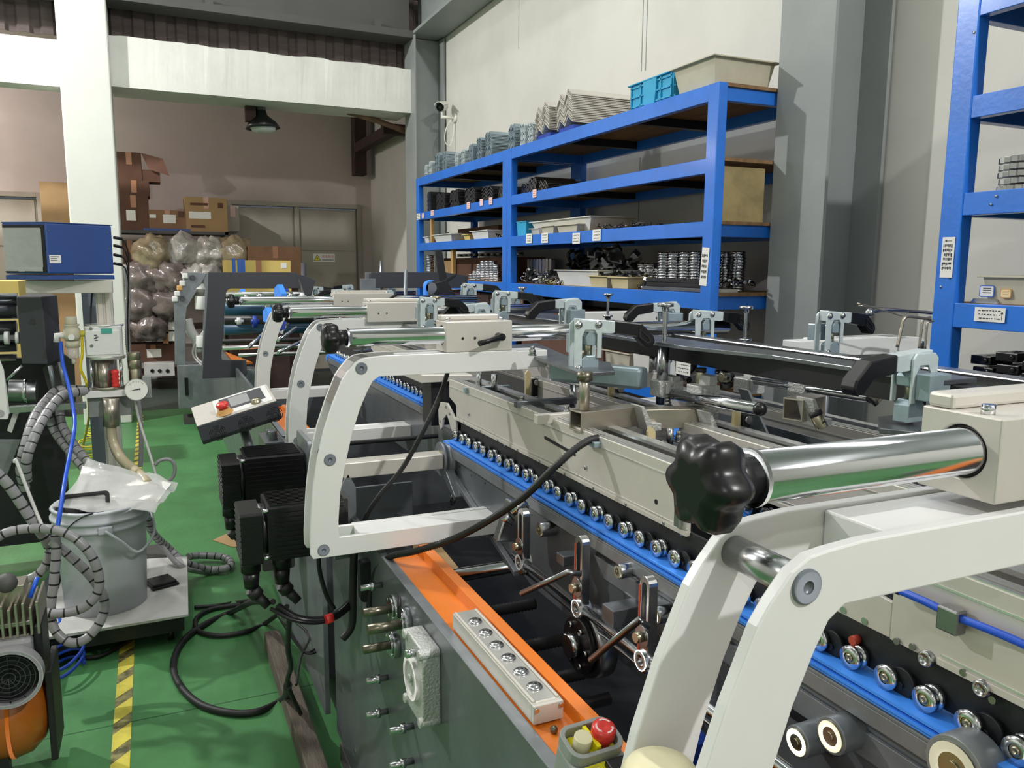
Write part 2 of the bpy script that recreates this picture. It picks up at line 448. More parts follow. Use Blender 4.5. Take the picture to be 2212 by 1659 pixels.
# ================================================================== blue racks
ZT = [2.30, 1.985, 1.71, 1.39, .92, .35]
def rack(name, label, y0, y1, grp, near_open=True, zt=ZT, nbeam=3):
    t = thing(name, label, 'storage rack', (2.58, (y0+y1)/2, 0), grp)
    X0, X1 = 2.28, 2.87
    pw = .072
    for y in (y0, y1-pw):
        for x in (X0, X1-.05):
            p = MB(); p.box((x, y, 0), (x+.05, y+pw, zt[0])); ob('post', p, 'rack_blue', t, .003)
    for i, z in enumerate(zt):
        h = (.072, .065, .068, .075, .075, .075)[min(i, 5)]
        ob('shelf_beam', MB().box((X0+.003, y0+pw, z-h), (X0+.038, y1-pw, z)), 'rack_blue', t, .002)
        ob('shelf_beam', MB().box((X1-.038, y0+pw, z-h), (X1-.003, y1-pw, z)), 'rack_blue', t, .002)
        for y in (y0+.015, y1-.055):
            if not (i == 1 and y < y0+.1): ob('end_beam', MB().box((X0+.05, y, z-h), (X1-.05, y+.035, z)), 'rack_blue', t, .002)
        for k in range(1, nbeam):
            y = y0+(y1-y0)*k/nbeam
            ob('cross_beam', MB().box((X0+.038, y-.02, z-h+.012), (X1-.038, y+.02, z-.016)), 'black_steel', t)
        d = MB(); ys = y0+.002
        while ys < y1-.01:
            w = .32+RND.random()*.05; d.box((X0+.039, ys, z-.014), (X1-.039, min(ys+w, y1-.003)-.002, z+.001)); ys += w
        ob('shelf_board', d, 'plywood', t)
    return t
R1 = rack('storage_rack', 'nearer bay of the long blue steel rack, beside the gray column', 2.905, 5.165, 'blue racks along the right wall', zt=ZT)
R2 = rack('storage_rack', 'farther bay of the long blue steel rack, below the security camera', 5.168, 7.24, 'blue racks along the right wall')
R3 = rack('storage_rack', 'blue steel rack cut off by the right edge of the view', -.4, 1.78, 'blue racks along the right wall', zt=[2.32, 2.02, 1.735, 1.40, .92, .35])

# ================================================================== the folding machine
# ---- side frames
t = thing('machine_section', 'dark gray side frame of the nearest machine section under the orange cover', 'machine', (.46, 1.2, 0))
ob('side_panel', MB().prism([(-1.6, .10), (2.26, .10), (2.26, .66), (2.10, .848), (-1.6, .848)], 'x', .445, .462), 'gunmetal', t, .002)
ob('base_rail', MB().box((.44, -1.6, .04), (.50, 2.2, .10)), 'steel_dark', t, .003)
for y in (.4, 1.3, 2.02):
    m = MB(); m.cyl((.455, y, 0), (.455, y, .02), .035).cyl((.455, y, .02), (.455, y, .10), .012); ob('levelling_foot', m, 'steel', t)
ob('foot_bolt', MB().lathe([(.0, 0), (.012, .002), (.017, .008), (.017, .014), (.0, .016)][::-1], (.443, 2.02, .18), (1, 0, 0), 16), 'chrome_dull', t)
def pin(parent, u, v, L=.05, r=.007):
    p = at(u, v, X=.445); m = MB(); m.cyl(p, p+V((-L, 0, 0)), r, n=12).cyl(p+V((-L*.35, 0, 0)), p+V((-L*.55, 0, 0)), r*1.5, n=6); return ob('stud', m, 'chrome_dull', parent)
for u, v in ((838, 1463), (838, 1536), (893, 1568), (893, 1643), (826, 1263)): pin(t, u, v)
# three shaft flanges
for k, (u, v, L, r) in enumerate(((860, 1312, .075, .0095), (882, 1345, .085, .0105), (858, 1390, .075, .0095))):
    p = at(u, v, X=.445); m = MB(); m.cyl(p, p+V((-.014, 0, 0)), .034 if k == 1 else .03, n=28).cyl(p+V((-.014, 0, 0)), p+V((-.019, 0, 0)), .024, n=24)
    f = ob('flange', m, 'chrome_dull', t, .001)
    m = MB(); m.cyl(p+V((-.019, 0, 0)), p+V((-L, 0, 0)), r); ob('shaft_end', m, 'bronze', f)
    m = MB()
    for a in range(4):
        q = p+V((-.014, .023*cos(a*pi/2+.6), .023*sin(a*pi/2+.6))); m.cyl(q, q+V((-.006, 0, 0)), .004, n=8)
    ob('screw', m, 'chrome', f)
ob('key_pin', MB().cyl(at(862, 1312, X=.40)+V((0, 0, .02)), at(862, 1312, X=.40)+V((0, 0, -.02)), .004), 'black_steel', t)
# bearing housing
p = at(932, 1455, X=.445); m = MB()
m.prism(rrect(p.y-.055, p.z-.075, p.y+.055, p.z+.075, .012), 'x', .445, .410)
for a in (-1, 1):
    for c in (-1, 1): m.cyl((.445, p.y+a*.047, p.z+c*.066), (.404, p.y+a*.047, p.z+c*.066), .010, n=12)
g = ob('bearing_housing', m, 'aluminium_cast', t, .003)
ob('bearing_ring', MB().pipe((.410, p.y, p.z), (.402, p.y, p.z), .041, .032, 32), 'aluminium_bright', g)
ob('bearing_cap', MB().cyl((.410, p.y, p.z), (.405, p.y, p.z), .032, n=28).cyl((.405, p.y, p.z), (.400, p.y, p.z), .008, n=12), 'aluminium_cast', g)
ob('housing_bolt', MB().cyl((.412, p.y-.01, p.z+.054), (.392, p.y-.01, p.z+.054), .008, n=10), 'chrome', g)

t2 = thing('machine_section', 'gray side frame plates of the middle machine section behind the black motors', 'machine', (.5, 3.2, 0))
ob('side_panel', MB().prism([(2.36, .10), (3.75, .10), (3.75, .84), (2.5, .84), (2.36, .70)], 'x', .43, .447), 'gunmetal_light', t2, .002)
ob('cross_panel', MB().box((.447, 2.45, .17), (.75, 2.462, .80)), 'gunmetal', t2, .002)
ob('mount_plate', MB().prism(rrect(1.83, .82, 2.00, .985, .012), 'x', .412, .428), 'gunmetal_light', t, .002)
ob('mount_plate', MB().prism(rrect(2.23, .79, 2.42, 1.01, .012), 'x', .378, .392), 'gunmetal_light', t2, .002)
ob('mount_bracket', MB().prism([(.40, .74), (.46, .74), (.46, .93), (.44, .97), (.40, .90)], 'y', 2.0, 2.01), 'gunmetal_light', t2, .002)
t3 = thing('machine_section', 'far dark side frame of the machine behind the white arms', 'machine', (.5, 5.0, 0))
ob('side_panel', MB().prism([(3.9, .10), (7.9, .10), (7.9, .84), (3.9, .84)], 'x', .47, .487), 'gunmetal', t3, .002)
ob('cross_panel', MB().box((.487, 4.3, .1), (1.9, 4.312, .80)), 'gunmetal', t3, .002)
# opposite side frame
t4 = thing('machine_section', 'dark side frame on the far rack side of the machine', 'machine', (1.85, 2.5, 0))
ob('side_panel', MB().box((1.84, -1.6, .10), (1.86, 7.9, .90)), 'steel_dark', t4, .002)
ob('base_rail', MB().box((1.83, -1.6, .0), (1.88, 7.9, .10)), 'steel_dark', t4, .002)
# inner lower deck; its black puts the shade inside the machine into the colour
one('shade_tray', MB().box((.50, -1.6, .13), (1.80, 4.2, .16)).box((.50, -1.6, .0), (.54, 4.2, .13)).box((1.76, -1.6, 0), (1.80, 4.2, .13)), 'black_steel', 'sheet tray low between the machine side frames, blackened to stand for shade', 'tray')

# ---- orange covers
def cover(y0, y1, label, x=.46):
    t = thing('orange_cover', label, 'machine cover', (x+.035, (y0+y1)/2, .848), 'orange covers')
    ob('top_sheet', MB().prism([(x, .848), (x+.066, .848), (x+.070, .866), (x+.092, .866), (x+.092, .80), (x+.089, .80), (x+.089, .863), (x+.072, .863), (x+.068, .845), (x, .845)], 'y', y0, y1), 'orange_paint', t)
    ob('edge_strip', MB().box((x-.018, y0, .8485), (x+.003, y1, .8515)), 'gunmetal_light', t, .001)
    ob('end_sheet', MB().prism([(x, .848), (x+.09, .864), (x+.09, .80), (x, .80)], 'y', y1-.003, y1), 'orange_paint', t)
    return t
cover(-1.2, 1.69, 'orange sheet cover carrying the row of push buttons')
cover(3.1, 3.72, 'small orange cover seen between the white support arms', .45)
t = thing('orange_cover', 'orange triangular cover corner inside the dark angular frame', 'machine cover', (.52, 5.8, .85), 'orange covers')
ob('top_sheet', MB().add([(.49, 6.35, .85), (.49, 5.6, .85), (.60, 5.6, .85), (.49, 6.35, .84), (.49, 5.6, .84), (.60, 5.6, .84)], [(0, 1, 2), (5, 4, 3), (0, 3, 4, 1), (1, 4, 5, 2), (2, 5, 3, 0)]), 'orange_paint', t)
# ---- push button panel
pA, pB = V((.490, 1.285, .8515)), V((.490, .962, .8515))
t = thing('button_panel', 'aluminium panel with six round steel push buttons on the orange cover', 'control panel', (.490, 1.12, .8515))
b = MB(); b.box((.466, .955, .8515), (.514, 1.285, .880)).box((.468, .958, .880), (.473, 1.283, .883)).box((.507, .958, .880), (.512, 1.283, .883))
ob('housing', b, 'aluminium', t, .001)
ob('top_plate', MB().box((.474, .958, .880), (.506, 1.283, .8815)), 'aluminium_bright', t)
ob('end_cap', MB().box((.466, .948, .8515), (.514, .9549, .8795)), 'aluminium', t, .001)
for x in (.4705, .5095): ob('screw', MB().cyl((x, .9479, .874), (x, .945, .874), .0035, n=10), 'chrome', t)
for i in range(6):
    y = 1.235-i*.048; q = V((.490, y, .8815))
    k = ob('push_button', MB().lathe([(.0125, 0), (.0125, .0015), (.0105, .003), (.0085, .003), (.0085, .0045), (0, .0045)], q, (0, 0, 1), 24, False), 'chrome_dull', t)
    ob('button_ring', MB().pipe(q+V((0, 0, .0046)), q+V((0, 0, .005)), .0062, .0055, 20), 'steel', k)
    s = 1 if i % 2 else -1
    ob('arrow_mark', MB().box((.490-.0035, y-.0003, q.z+.0045), (.490+.0035, y+.0003, q.z+.005)).prism([(.490+s*.0042, y), (.490+s*.001, y+.0016), (.490+s*.001, y-.0016)], 'z', q.z+.0045, q.z+.005), 'ink', k)
ob('mount_screw', MB().sph((.487, .925, .853), .006, 10), 'bronze', t)
# ---- hand pendant
t = thing('pendant_control', 'gray and yellow hand pendant with red emergency stop, hooked on the orange cover', 'remote control', (.50, .77, .86))
o0 = at(1292, 1640, Z=.90)
ax = V((-.05, 1, .30)).normalized(); ay = V((-1, -.05, 0)); ay = (ay-ax*ay.dot(ax)).normalized(); fm = frame(o0, -ay, ax)
b = MB(fm); b.prism(rrect(-.038, -.13, .038, .045, .016, 5), 'z', -.045, .0, )
ob('body', b, 'gray_plastic', t, .004)
b = MB(fm); o_ = rrect(-.038, -.005, .038, .047, .016, 5); i_ = rrect(-.032, .001, .032, .041, .012, 5); b.prism(o_, 'z', .0005, .016, hole=i_)
ob('guard_rim', b, 'gray_plastic', t, .001)
ob('face_plate', MB(fm).box((-.032, -.125, .0005), (.032, -.007, .0025)).box((-.03, .003, .0005), (.03, .039, .0025)), 'yellow_plastic', t)
b = MB(fm); b.prism([(-.002, .004), (.004, .004), (.001, .038), (-.004, .038)], 'z', .0025, .017); ob('divider', b, 'yellow_plastic', t)
ob('start_button', MB(fm).cyl((-.0155, .018, .0025), (-.0155, .018, .0245), .0115, n=24), 'cap_cream', t, .001)
k = ob('emergency_stop', MB(fm).cyl((.0155, .02, .0025), (.0155, .02, .012), .012, n=24).lathe([(.014, .012), (.0155, .014), (.0155, .026), (.014, .029), (.007, .0295), (0, .0285)], (.0155, .02, 0), (0, 0, 1), 28, False), 'red_plastic', t)
b = MB(fm)
for j in range(3):
    a0 = j*120+20; P = arc(.0155, .02, .0115, a0, a0+70, 6)+arc(.0155, .02, .0095, a0+70, a0, 6); b.prism(P, 'z', .0293, .0299)
    aa = radians(a0+82); c, s_ = cos(aa), sin(aa); b.prism([(.0155+.0105*c, .02+.0105*s_), (.0155+.0125*cos(aa-.3), .02+.0125*sin(aa-.3)), (.0155+.0082*cos(aa-.3), .02+.0082*sin(aa-.3))], 'z', .0293, .0299)
ob('arrow_ring', b, 'paper_pink', k)
for j in range(4):
    y = -.012-j*.03
    ob('rocker_button', MB(fm).box((.000, y-.022, .0025), (.027, y, .012)), 'black_plastic', t, .002)
ob('label_strip', MB(fm).box((-.030, -.12, .0025), (-.006, -.010, .0029)), 'yellow_tape', t)
mt('purple', '#5a3a80', .5); mt('label_yellow', '#ece88a', .5)
ob('label_field', MB(fm).box((-.029, -.035, .0029), (-.007, -.013, .0032)), 'label_yellow', t)
ob('label_field', MB(fm).box((-.029, -.062, .0029), (-.007, -.040, .0032)), 'purple', t)
text('lettering', '点动', .008, 'ink', t, M.Translation(-ORG) @ fm @ M.Translation((-.018, -.021, .0034)), .0001)
text('lettering', '主电机', .0065, 'paper', t, M.Translation(-ORG) @ fm @ M.Translation((-.018, -.053, .0034)), .0001)
ob('underline', MB(fm).box((-.026, -.0295, .0032), (-.010, -.0288, .0034)), 'ink', t)

mt('bolt_gray', '#6d737a', .35, .3)
# ---- white support arms (profile in the plane Y = const, traced on the second one)
YB1 = 1.70
PX = [(1142, 799), (1117, 757), (960, 763), (834, 769), (800, 771.5), (783, 774.5), (767, 784), (750.5, 804), (740, 820), (718, 875), (699, 934), (685.5, 995), (676, 1063), (672, 1125), (670.5, 1171), (671, 1200), (677, 1208.5),
      (900, 1180), (1040, 1156), (1100, 1146), (1088, 1090), (1040, 1095), (900, 1141), (740, 1158), (733, 1154), (731.5, 1145), (731.5, 1125), (735.6, 1063), (748, 995), (761, 937), (778, 883), (794, 845), (805, 824), (818, 814), (960, 808)]
prof = [at(u, v, Y=YB1) for u, v in PX]; ap = [(p.x, p.z) for p in prof]
ap[19] = (.76, .863); ap[20] = (.76, .905); ap[21] = (.72, .905); ap[22] = (.529, .905); ap[23] = (.352, .905); ap[17] = (.529, .863); ap[18] = (.69, .863); ap[2] = (.61, 1.306); ap[3] = (.463, 1.306); ap[34] = (.606, 1.2595)
ap[0] = (.811, 1.2595); ap[1] = (.78, 1.306); ap[33] = (.447, 1.2595)
def arm(label, n=0):
    t = thing('support_arm', label, 'support arm', (.4, 1.745, .863), 'white C shaped support arms')
    ob('front_plate', MB().prism(ap, 'y', 1.70, 1.711), 'white_paint', t, .0015)
    ob('rear_plate', MB().prism(ap, 'y', 1.776, 1.787), 'white_paint', t, .0015)
    ob('top_beam', MB().box((.50, 1.7115, 1.262), (.866, 1.7755, 1.303)), 'white_paint', t, .002)
    ob('bottom_beam', MB().box((.40, 1.7115, .865), (.76, 1.80, .903)), 'white_paint', t, .002)
    for x, z in ((.408, 1.280), (.335, 1.083), (.316, .881)):
        c = V((x, 1.70, z))
        ob('spacer', MB().cyl((x, 1.7112, z), (x, 1.7758, z), .0128, n=24), 'chrome_dull', t)
        k = ob('bolt', MB().lathe([(.0130, 0), (.0130, .002), (.0115, .0030), (.0115, .003), (.005, .003), (.005, .003), (.005, .0005), (.0, .0005)], c, (0, -1, 0), 28, False), 'bolt_gray', t)
        ob('bolt', MB().lathe([(.0115, 0), (.0115, .002), (.0095, .0035), (.0, .0035)], (x, 1.787, z), (0, 1, 0), 20, False), 'steel', t)
    return t
armB = arm('second nearest white C shaped arm, in front of the two black motors')
dup(armB, V((.4, .4+.045, .863)), label='nearest and largest white C shaped arm in the right foreground')
dup(armB, V((.4+.128, 2.83+.045, .868)), label='third white C shaped arm, just left of the star knob of the long shaft')
dup(armB, V((.4+.14, 3.87+.045, .868)), label='fourth and farthest white C shaped arm, behind the tilted control console')
# mirrored arm at the rack side
mr = dup(armB, V((2.05, 1.66, .868)), rotz=pi, label='white arm on the rack side of the machine, seen behind the toggle clamps')
dup(armB, V((2.05, .35, .868)), rotz=pi, label='white arm on the rack side of the machine, low at the right edge')
dup(armB, V((2.05, 3.0, .868)), rotz=pi, label='white arm on the rack side of the machine, farther down the line')

ORG = armB.location.copy()
cov = [ap[i] for i in (9, 8, 7, 6, 5, 4)]; cv = cov+[(a+.004, c-.004) for a, c in cov[::-1]]
ob('corner_cover', MB().prism(cv, 'y', 1.7115, 1.7755), 'chrome_dull', armB)

# ---- guide shafts with star knobs and clamp blocks
def star(m, c, ax, r, th, n=5):
    u, w = m._fr(ax); ax = V(ax).normalized(); vs = []; K = n*8
    def rr(a): return r*(.89+.11*cos(n*a))
    rows = ((.55, 0), (.9, .12), (1, .35), (1, .75), (.86, 1.0), (.4, 1.05))
    for f, h in rows:
        for i in range(K):
            a = 2*pi*i/K; q = rr(a)*f; vs.append(V(c)+ax*(h*th)+(u*cos(a)+w*sin(a))*q)
    fs = [(q*K+i, q*K+(i+1) % K, (q+1)*K+(i+1) % K, (q+1)*K+i) for q in range(len(rows)-1) for i in range(K)]
    m.add(vs, fs, True); b0 = len(m.v)-len(rows)*K
    m.f.append([b0+i for i in range(K)][::-1]); m.f.append([b0+(len(rows)-1)*K+i for i in range(K)]); m.sm += [False]*2; m.mi += [0]*2
def shaft(label, x0, x1, y, z, bx0=None, bx1=None, handle=1, blabel=None, r=.0195, knob=.036):
    t = thing('guide_shaft', label, 'chrome shaft', ((x0+x1)/2, y, z-r), 'chrome guide shafts across the machine')
    ob('shaft', MB().cyl((x0, y, z), (x1, y, z), r, n=32), 'chrome', t)
    ob('collar', MB().pipe((x0-.0015, y, z), (x0+.002, y, z), r+.002, .008, 32), 'chrome_dull', t)
    m = MB(); star(m, (x0-.028-.026, y, z), (1, 0, 0), knob, .032, 6)
    m.cyl((x0-.028, y, z), (x0-.0015, y, z), r*.92, r*.92, n=20)
    ob('star_knob', m, 'black_plastic', t)
    if bx0 is None: return t
    t2 = thing('clamp_block', blabel, 'clamp block', ((bx0+bx1)/2, y, z-.044), 'gray clamp blocks around the chrome shafts')
    P = rrect(y-.032, z-.0375, y+.040, z+.020, .002, 2)
    b = MB(); H = 14
    # block with a bore: ring of quads between square outline and the bore
    o_ = []; i_ = []
    for k in range(4*H):
        a = 2*pi*k/(4*H)+pi/4; c, s_ = cos(a), sin(a); q = max(abs(c), abs(s_)); px_, pz_ = c/q, s_/q
        o_.append((y+(.036*px_)+.003, z+(.036*pz_)*(.9 if pz_ > 0 else 1.04))); i_.append((y+(r+.003)*c, z+(r+.003)*s_))
    b.prism(o_, 'x', bx0, bx1, hole=i_)
    ob('block', b, 'aluminium', t2, .0015)
    ob('black_liner', MB().pipe((bx0+.003, y, z), (bx1-.003, y, z), r+.0031, r+.0004, 32), 'black_plastic', t2)
    b = MB(); top = z+.0325; b.prism([(y-.028, top), (y+.038, top), (y+.038, top+.001), (y+.006, top+.012), (y-.004, top+.012)], 'x', bx0+.004, bx1-.004)
    ob('ridge_cap', MB().box((bx0+.002, y+.012, top), (bx1-.016, y+.036, top+.013)), 'aluminium', t2, .003)
    for x in (bx0+.012, bx1-.02):
        ob('cap_screw', MB().cyl((x, y-.012, top), (x, y-.012, top+.008), .0055, n=14), 'chrome', t2)
    for x in (bx0+.04, bx0+.07):
        ob('set_screw', MB().cyl((x, y-.0331, z-.006), (x, y-.0345, z-.006), .003, n=10), 'black_steel', t2)
    if handle:
        hx = bx1-.035; m = MB(); hy = y-.033; hz = z-.004
        m.cyl((hx, hy, hz), (hx, hy-.024, hz), .0095, .0085, n=16)
        e = (hx-.062, hy-.034, hz-.012) if handle == 1 else (hx+.055, hy-.03, hz+.035)
        m.tube([(hx, hy-.019, hz), V(e)*.5+V((hx, hy-.019, hz))*.5, e], .006, 10, rf=lambda i: (.0085, .006, .0065)[i])
        ob('clamp_lever', m, 'black_plastic', t2)
    return t
shaft('nearest and thickest chrome guide shaft, ending in a star knob at right', .384, 1.5, .435, 1.352, .605, .80, 0, 'nearest gray clamp block, cut off by the right edge of the view')
shaft('chrome guide shaft above the second nearest white arm, with black star knob', .386, 1.42, 1.735, 1.344, .604, .768, 1, 'gray clamp block with black lever bent downward, on the second nearest shaft')
shaft('chrome guide shaft above the third white arm, through a plain gray block', .43, 1.5, 2.84, 1.338, .70, .965, 0, 'plain gray clamp block without lever, on the third shaft')
shaft('farthest chrome guide shaft with small star knob, through block with raised lever', .37, 1.55, 3.9, 1.335, .80, 1.09, 2, 'farthest gray clamp block with black lever pointing up')

# ---- lower belt carriers
def lower_carrier(label, x, y0, y1, detail=True):
    t = thing('belt_carrier', label, 'belt carrier', (x+.03, (y0+y1)/2, .80), 'lower belt carriers of the machine')
    P = [(y0, 1.010), (y1+.03, 1.010), (y1+.045, .99), (y1+.035, .955), (y1-.33, .845), (y1-.5, .80), (y0, .80)]
    ob('side_plate', MB().prism(P, 'x', x+.002, x+.014), 'gunmetal', t, .002)
    ob('far_plate', MB().prism(P, 'x', x+.058, x+.07), 'gunmetal', t, .002)
    ob('top_flange', MB().box((x-.012, y0, 1.006), (x+.004, y1, 1.0108)).box((x-.012, y0, .985), (x-.009, y1, 1.006)), 'gunmetal_light', t, .001)
    ob('belt', MB().box((x-.012, y0, 1.0245), (x+.060, y1, 1.0280)).box((x-.014, y0, 1.0175), (x+.058, y1+.03, 1.0208)).box((x-.010, y0, 1.0118), (x+.056, y1+.035, 1.0145))
         .cyl((x-.011, y1+.035, 1.003), (x+.056, y1+.035, 1.003), .0185, n=20), 'blue_belt', t)
    if not detail: return t
    # end pulley arm
    c = V((x-.02, 2.035, .9745))
    m = MB(); m.lathe([(.047, 0), (.047, .012), (.044, .012), (.044, .026), (.047, .026), (.047, .034)], c+V((.022, 0, 0)), (-1, 0, 0), 32)
    k = ob('end_pulley', m, 'gunmetal_light', t)
    ob('pulley_bearing', MB().pipe(c+V((-.012, 0, 0)), c+V((-.0155, 0, 0)), .025, .018, 28).cyl(c+V((-.010, 0, 0)), c+V((-.0125, 0, 0)), .018, n=24).cyl(c+V((-.0125, 0, 0)), c+V((-.018, 0, 0)), .009, n=14), 'nickel', k)
    m = MB(); m.prism([(2.03, .935), (1.93, .885), (1.92, .897), (2.01, .962)], 'x', x-.03, x-.004)
    ob('tension_block', m, 'gunmetal_light', t, .002)
    ob('tension_bolt', MB().cyl((x-.02, 1.95, .90), (x-.02, 1.965, .872), .009, n=6).cyl((x-.02, 1.958, .886), (x-.02, 1.97, .862), .006, n=10), 'chrome', t)
    ob('tension_bar', MB().prism([(2.0, .925), (1.58, .800), (1.58, .812), (1.99, .937)], 'x', x-.012, x+.002), 'gunmetal_light', t, .001)
    for u, v in ((989, 985), (1072, 1038), (1266, 1151), (1329, 1197), (1960, 1596)):
        p = at(u, v, X=x); ob('plate_screw', MB().lathe([(.006, 0), (.006, .002), (.004, .004), (.0, .004)], p, (-1, 0, 0), 14, False), 'chrome', t)
    for u, v in ((993, 1008), (1018, 1027), (1160, 1095), (1048, 1044)):
        p = at(u, v, X=x+.002); ob('plate_hole', MB().cyl(p+V((-.0005, 0, 0)), p+V((.002, 0, 0)), .003, n=10), 'black_steel', t)
    # long slots with sliders
    for (ya, yb, z) in ((.985, 1.13, .945), (1.16, 1.235, .968), (.70, .84, .925)):
        ob('slot', MB().prism(stad(ya, z, yb, z, .006, 5), 'x', x+.0012, x+.0022), 'black_steel', t)
    ob('stiffener_strip', MB().prism([(.50, .968), (1.24, .968), (1.20, .935), (.56, .935)], 'x', x-.0035, x+.0015), 'gunmetal_light', t, .001)
    ob('stiffener_strip', MB().prism([(.99, .935), (1.13, .938), (1.13, .90), (.93, .885)], 'x', x-.006, x+.0015), 'steel_plate', t, .001)
    # guide rollers standing off the plate
    for (u, v, xx, r) in ((1165, 1145, .70, .0155), (1335, 1235, .70, .013), (1722, 1603, .695, .020), (1795, 1590, .70, .022), (2060, 1660, .70, .032), (1415, 1330, .70, .014)):
        p = at(u, v, X=xx); m = MB(); m.cyl(p, V((x+.002, p.y, p.z)), r, n=28)
        k = ob('guide_roller', m, 'gunmetal_light' if u > 1500 else 'chrome_dull', t, .001)
        ob('roller_bearing', MB().pipe(p+V((.0, 0, 0)), p+V((-.002, 0, 0)), r*.82, r*.5, 24).cyl(p+V((.0, 0, 0)), p+V((-.0015, 0, 0)), r*.5, n=20).cyl(p+V((-.0015, 0, 0)), p+V((-.004, 0, 0)), r*.25, n=10), 'nickel', k)
    return t
lower_carrier('nearest dark gray belt carrier with end pulley and blue belt', .734, .02, 2.02)
lower_carrier('second lower belt carrier, under the inner aluminium rail', 1.02, .3, 2.0, False)
lower_carrier('third lower belt carrier near the rack side of the machine', 1.36, .3, 2.0, False)
t = lower_carrier('far lower belt carrier behind the third white arm', .86, 2.35, 4.3, False)
# ---- bearing wheel track
def track(label, x, y0, y1, z=1.0425):
    t = thing('roller_track', label, 'roller track', (x, (y0+y1)/2, z), 'rows of steel bearing wheels on the blue belts')
    y = y1; i = 0
    w = None
    while y > y0:
        if w is None:
            m = MB(); m.lathe([(.0070, .0), (.0142, .0), (.0142, .007), (.0070, .007)], (x, y, z), (1, 0, 0), 22, False)
            w = ob('bearing_wheel', m, 'chrome', t)
            m = MB(); m.cyl((x+.001, y, z), (x+.006, y, z), .0066, n=16).lathe([(.0048, 0), (.0045, .0016), (.002, .0022), (.002, .0012), (0, .0012)], (x+.001, y, z), (-1, 0, 0), 14, False); KIDS[w.name] = []
            h = ob('hub', m, 'nickel', w); o0_ = w
        else:
            n = dup(o0_, loc=(0, y-y1, 0), parent=t)
        KIDS.setdefault(t.name, [])
        if i % 2:
            n = dup(o0_, loc=(.010, y-y1-.001, 0), parent=t)
        else:
            ob('rocker_disc', MB().cyl((x+.0095, y-.014, z-.001), (x+.015, y-.014, z-.001), .0165, n=22).cyl((x+.0095, y-.014, z-.004), (x+.007, y-.014, z-.004), .0042, n=12), 'black_steel', t)
        y -= .0505; i += 1
    ob('back_bar', MB().box((x+.020, y0, z-.010), (x+.026, y1, z+.045)), 'black_steel', t)
    return t
track('nearest row of steel bearing wheels running on the blue belt', .735, .06, 2.01)
track('second row of steel bearing wheels inside the machine', 1.03, .9, 1.98)
track('far row of steel bearing wheels behind the third white arm', .87, 2.5, 4.2)

# ---- upper aluminium carriers
def upper_carrier(label, x, y0, y1, zb=1.082, zt=1.1875, w=.085, nose=None, holes=True):
    t = thing('upper_carrier', label, 'aluminium rail', (x+w/2, (y0+y1)/2, zb), 'upper aluminium carriers of the machine')
    P = [(y0, zb), (y1-.06, zb), (y1-.055, zb+.04), (y1, zb+.055), (y1, zt), (y0, zt)]
    if nose == 'near': P = [(y0, zb), (y1, zb), (y1, zt), (y0, zt)]
    ob('side_plate', MB().prism(P, 'x', x, x+.006), 'aluminium', t, .0008)
    ob('far_plate', MB().prism(P, 'x', x+w-.006, x+w), 'aluminium', t, .0008)
    ob('edge_line', MB().box((x-.0012, y0, zt-.021), (x, y1, zt-.0185)).box((x-.0012, y0, zb+.010), (x, y1-.065, zb+.0125)), 'aluminium_bright', t)
    ob('top_rail', MB().box((x+.002, y0, zt), (x+.008, y1, zt+.002)).box((x+.012, y0, zt-.002), (x+.016, y1, zt+.003)).box((x+.020, y0, zt-.002), (x+.024, y1, zt+.003)).box((x+.004, y0, zt-.004), (x+.028, y1, zt-.001))
       .box((x+w-.026, y0, zt-.004), (x+w-.004, y1, zt+.002)), 'aluminium_bright', t)
    ob('bottom_lip', MB().box((x-.003, y0, zb), (x, y1-.062, zb+.008)), 'aluminium', t, .0005)
    y = y0+.06
    while y < y1-.1 and holes:
        ob('lip_screw', MB().lathe([(.003, 0), (.003, .001), (0, .001)], (x-.003, y, zb+.004), (-1, 0, 0), 10, False), 'steel', t); y += .115
    return t
C1 = upper_carrier('long aluminium carrier rail with black slot, above the nearest bearing wheels', .75, .985, 2.09)
ORG = C1.location.copy()
ob('black_slot', MB().prism(stad(1.355, 1.133, 1.487, 1.141, .0035, 4), 'x', .7492, .7502), 'black_steel', C1)
m = MB(); N_ = [(2.03, 1.082), (2.06, 1.098), (2.10, 1.118), (2.155, 1.112), (2.175, 1.085), (2.17, 1.045), (2.155, 1.03), (2.140, 1.04), (2.135, 1.065), (2.10, 1.085), (2.06, 1.045), (2.02, 1.045)]
ob('nose_plate', m.prism(N_, 'x', .746, .752), 'aluminium', C1, .001)
for y, z in ((2.158, 1.055), (2.105, 1.106), (2.075, 1.092)): ob('nose_screw', MB().cyl((.746, y, z), (.7445, y, z), .0045, n=12), 'chrome_dull', C1)
for u, v in ((1013, 895), (1090, 960), (1265, 1010), (1265, 1048), (1472, 1152)):
    p = at(u, v, X=.749); ob('plate_screw', MB().lathe([(.0045, 0), (.004, .002), (0, .002)], p, (-1, 0, 0), 12, False), 'chrome_dull', C1)
for u, v in ((1417, 1084), (1468, 1092)):
    p = at(u, v, X=.7495); ob('plate_hole', MB().cyl(p+V((-.0003, 0, 0)), p+V((.001, 0, 0)), .0045, n=14), 'black_steel', C1)
ob('latch', MB().box((.742, .998, 1.093), (.7495, 1.012, 1.125)), 'chrome_dull', C1, .001)
C1b = upper_carrier('aluminium carrier rail with angled nose and blue cord, behind the nearest white arm', .75, -.3, .605, nose='near', holes=False)
ORG = C1b.location.copy()
m = MB(); m.prism([(.607, 1.082), (.607, 1.125), (.76, 1.138), (.775, 1.13), (.70, 1.082)], 'x', .752, .758); ob('nose_plate', m, 'aluminium', C1b, .001)
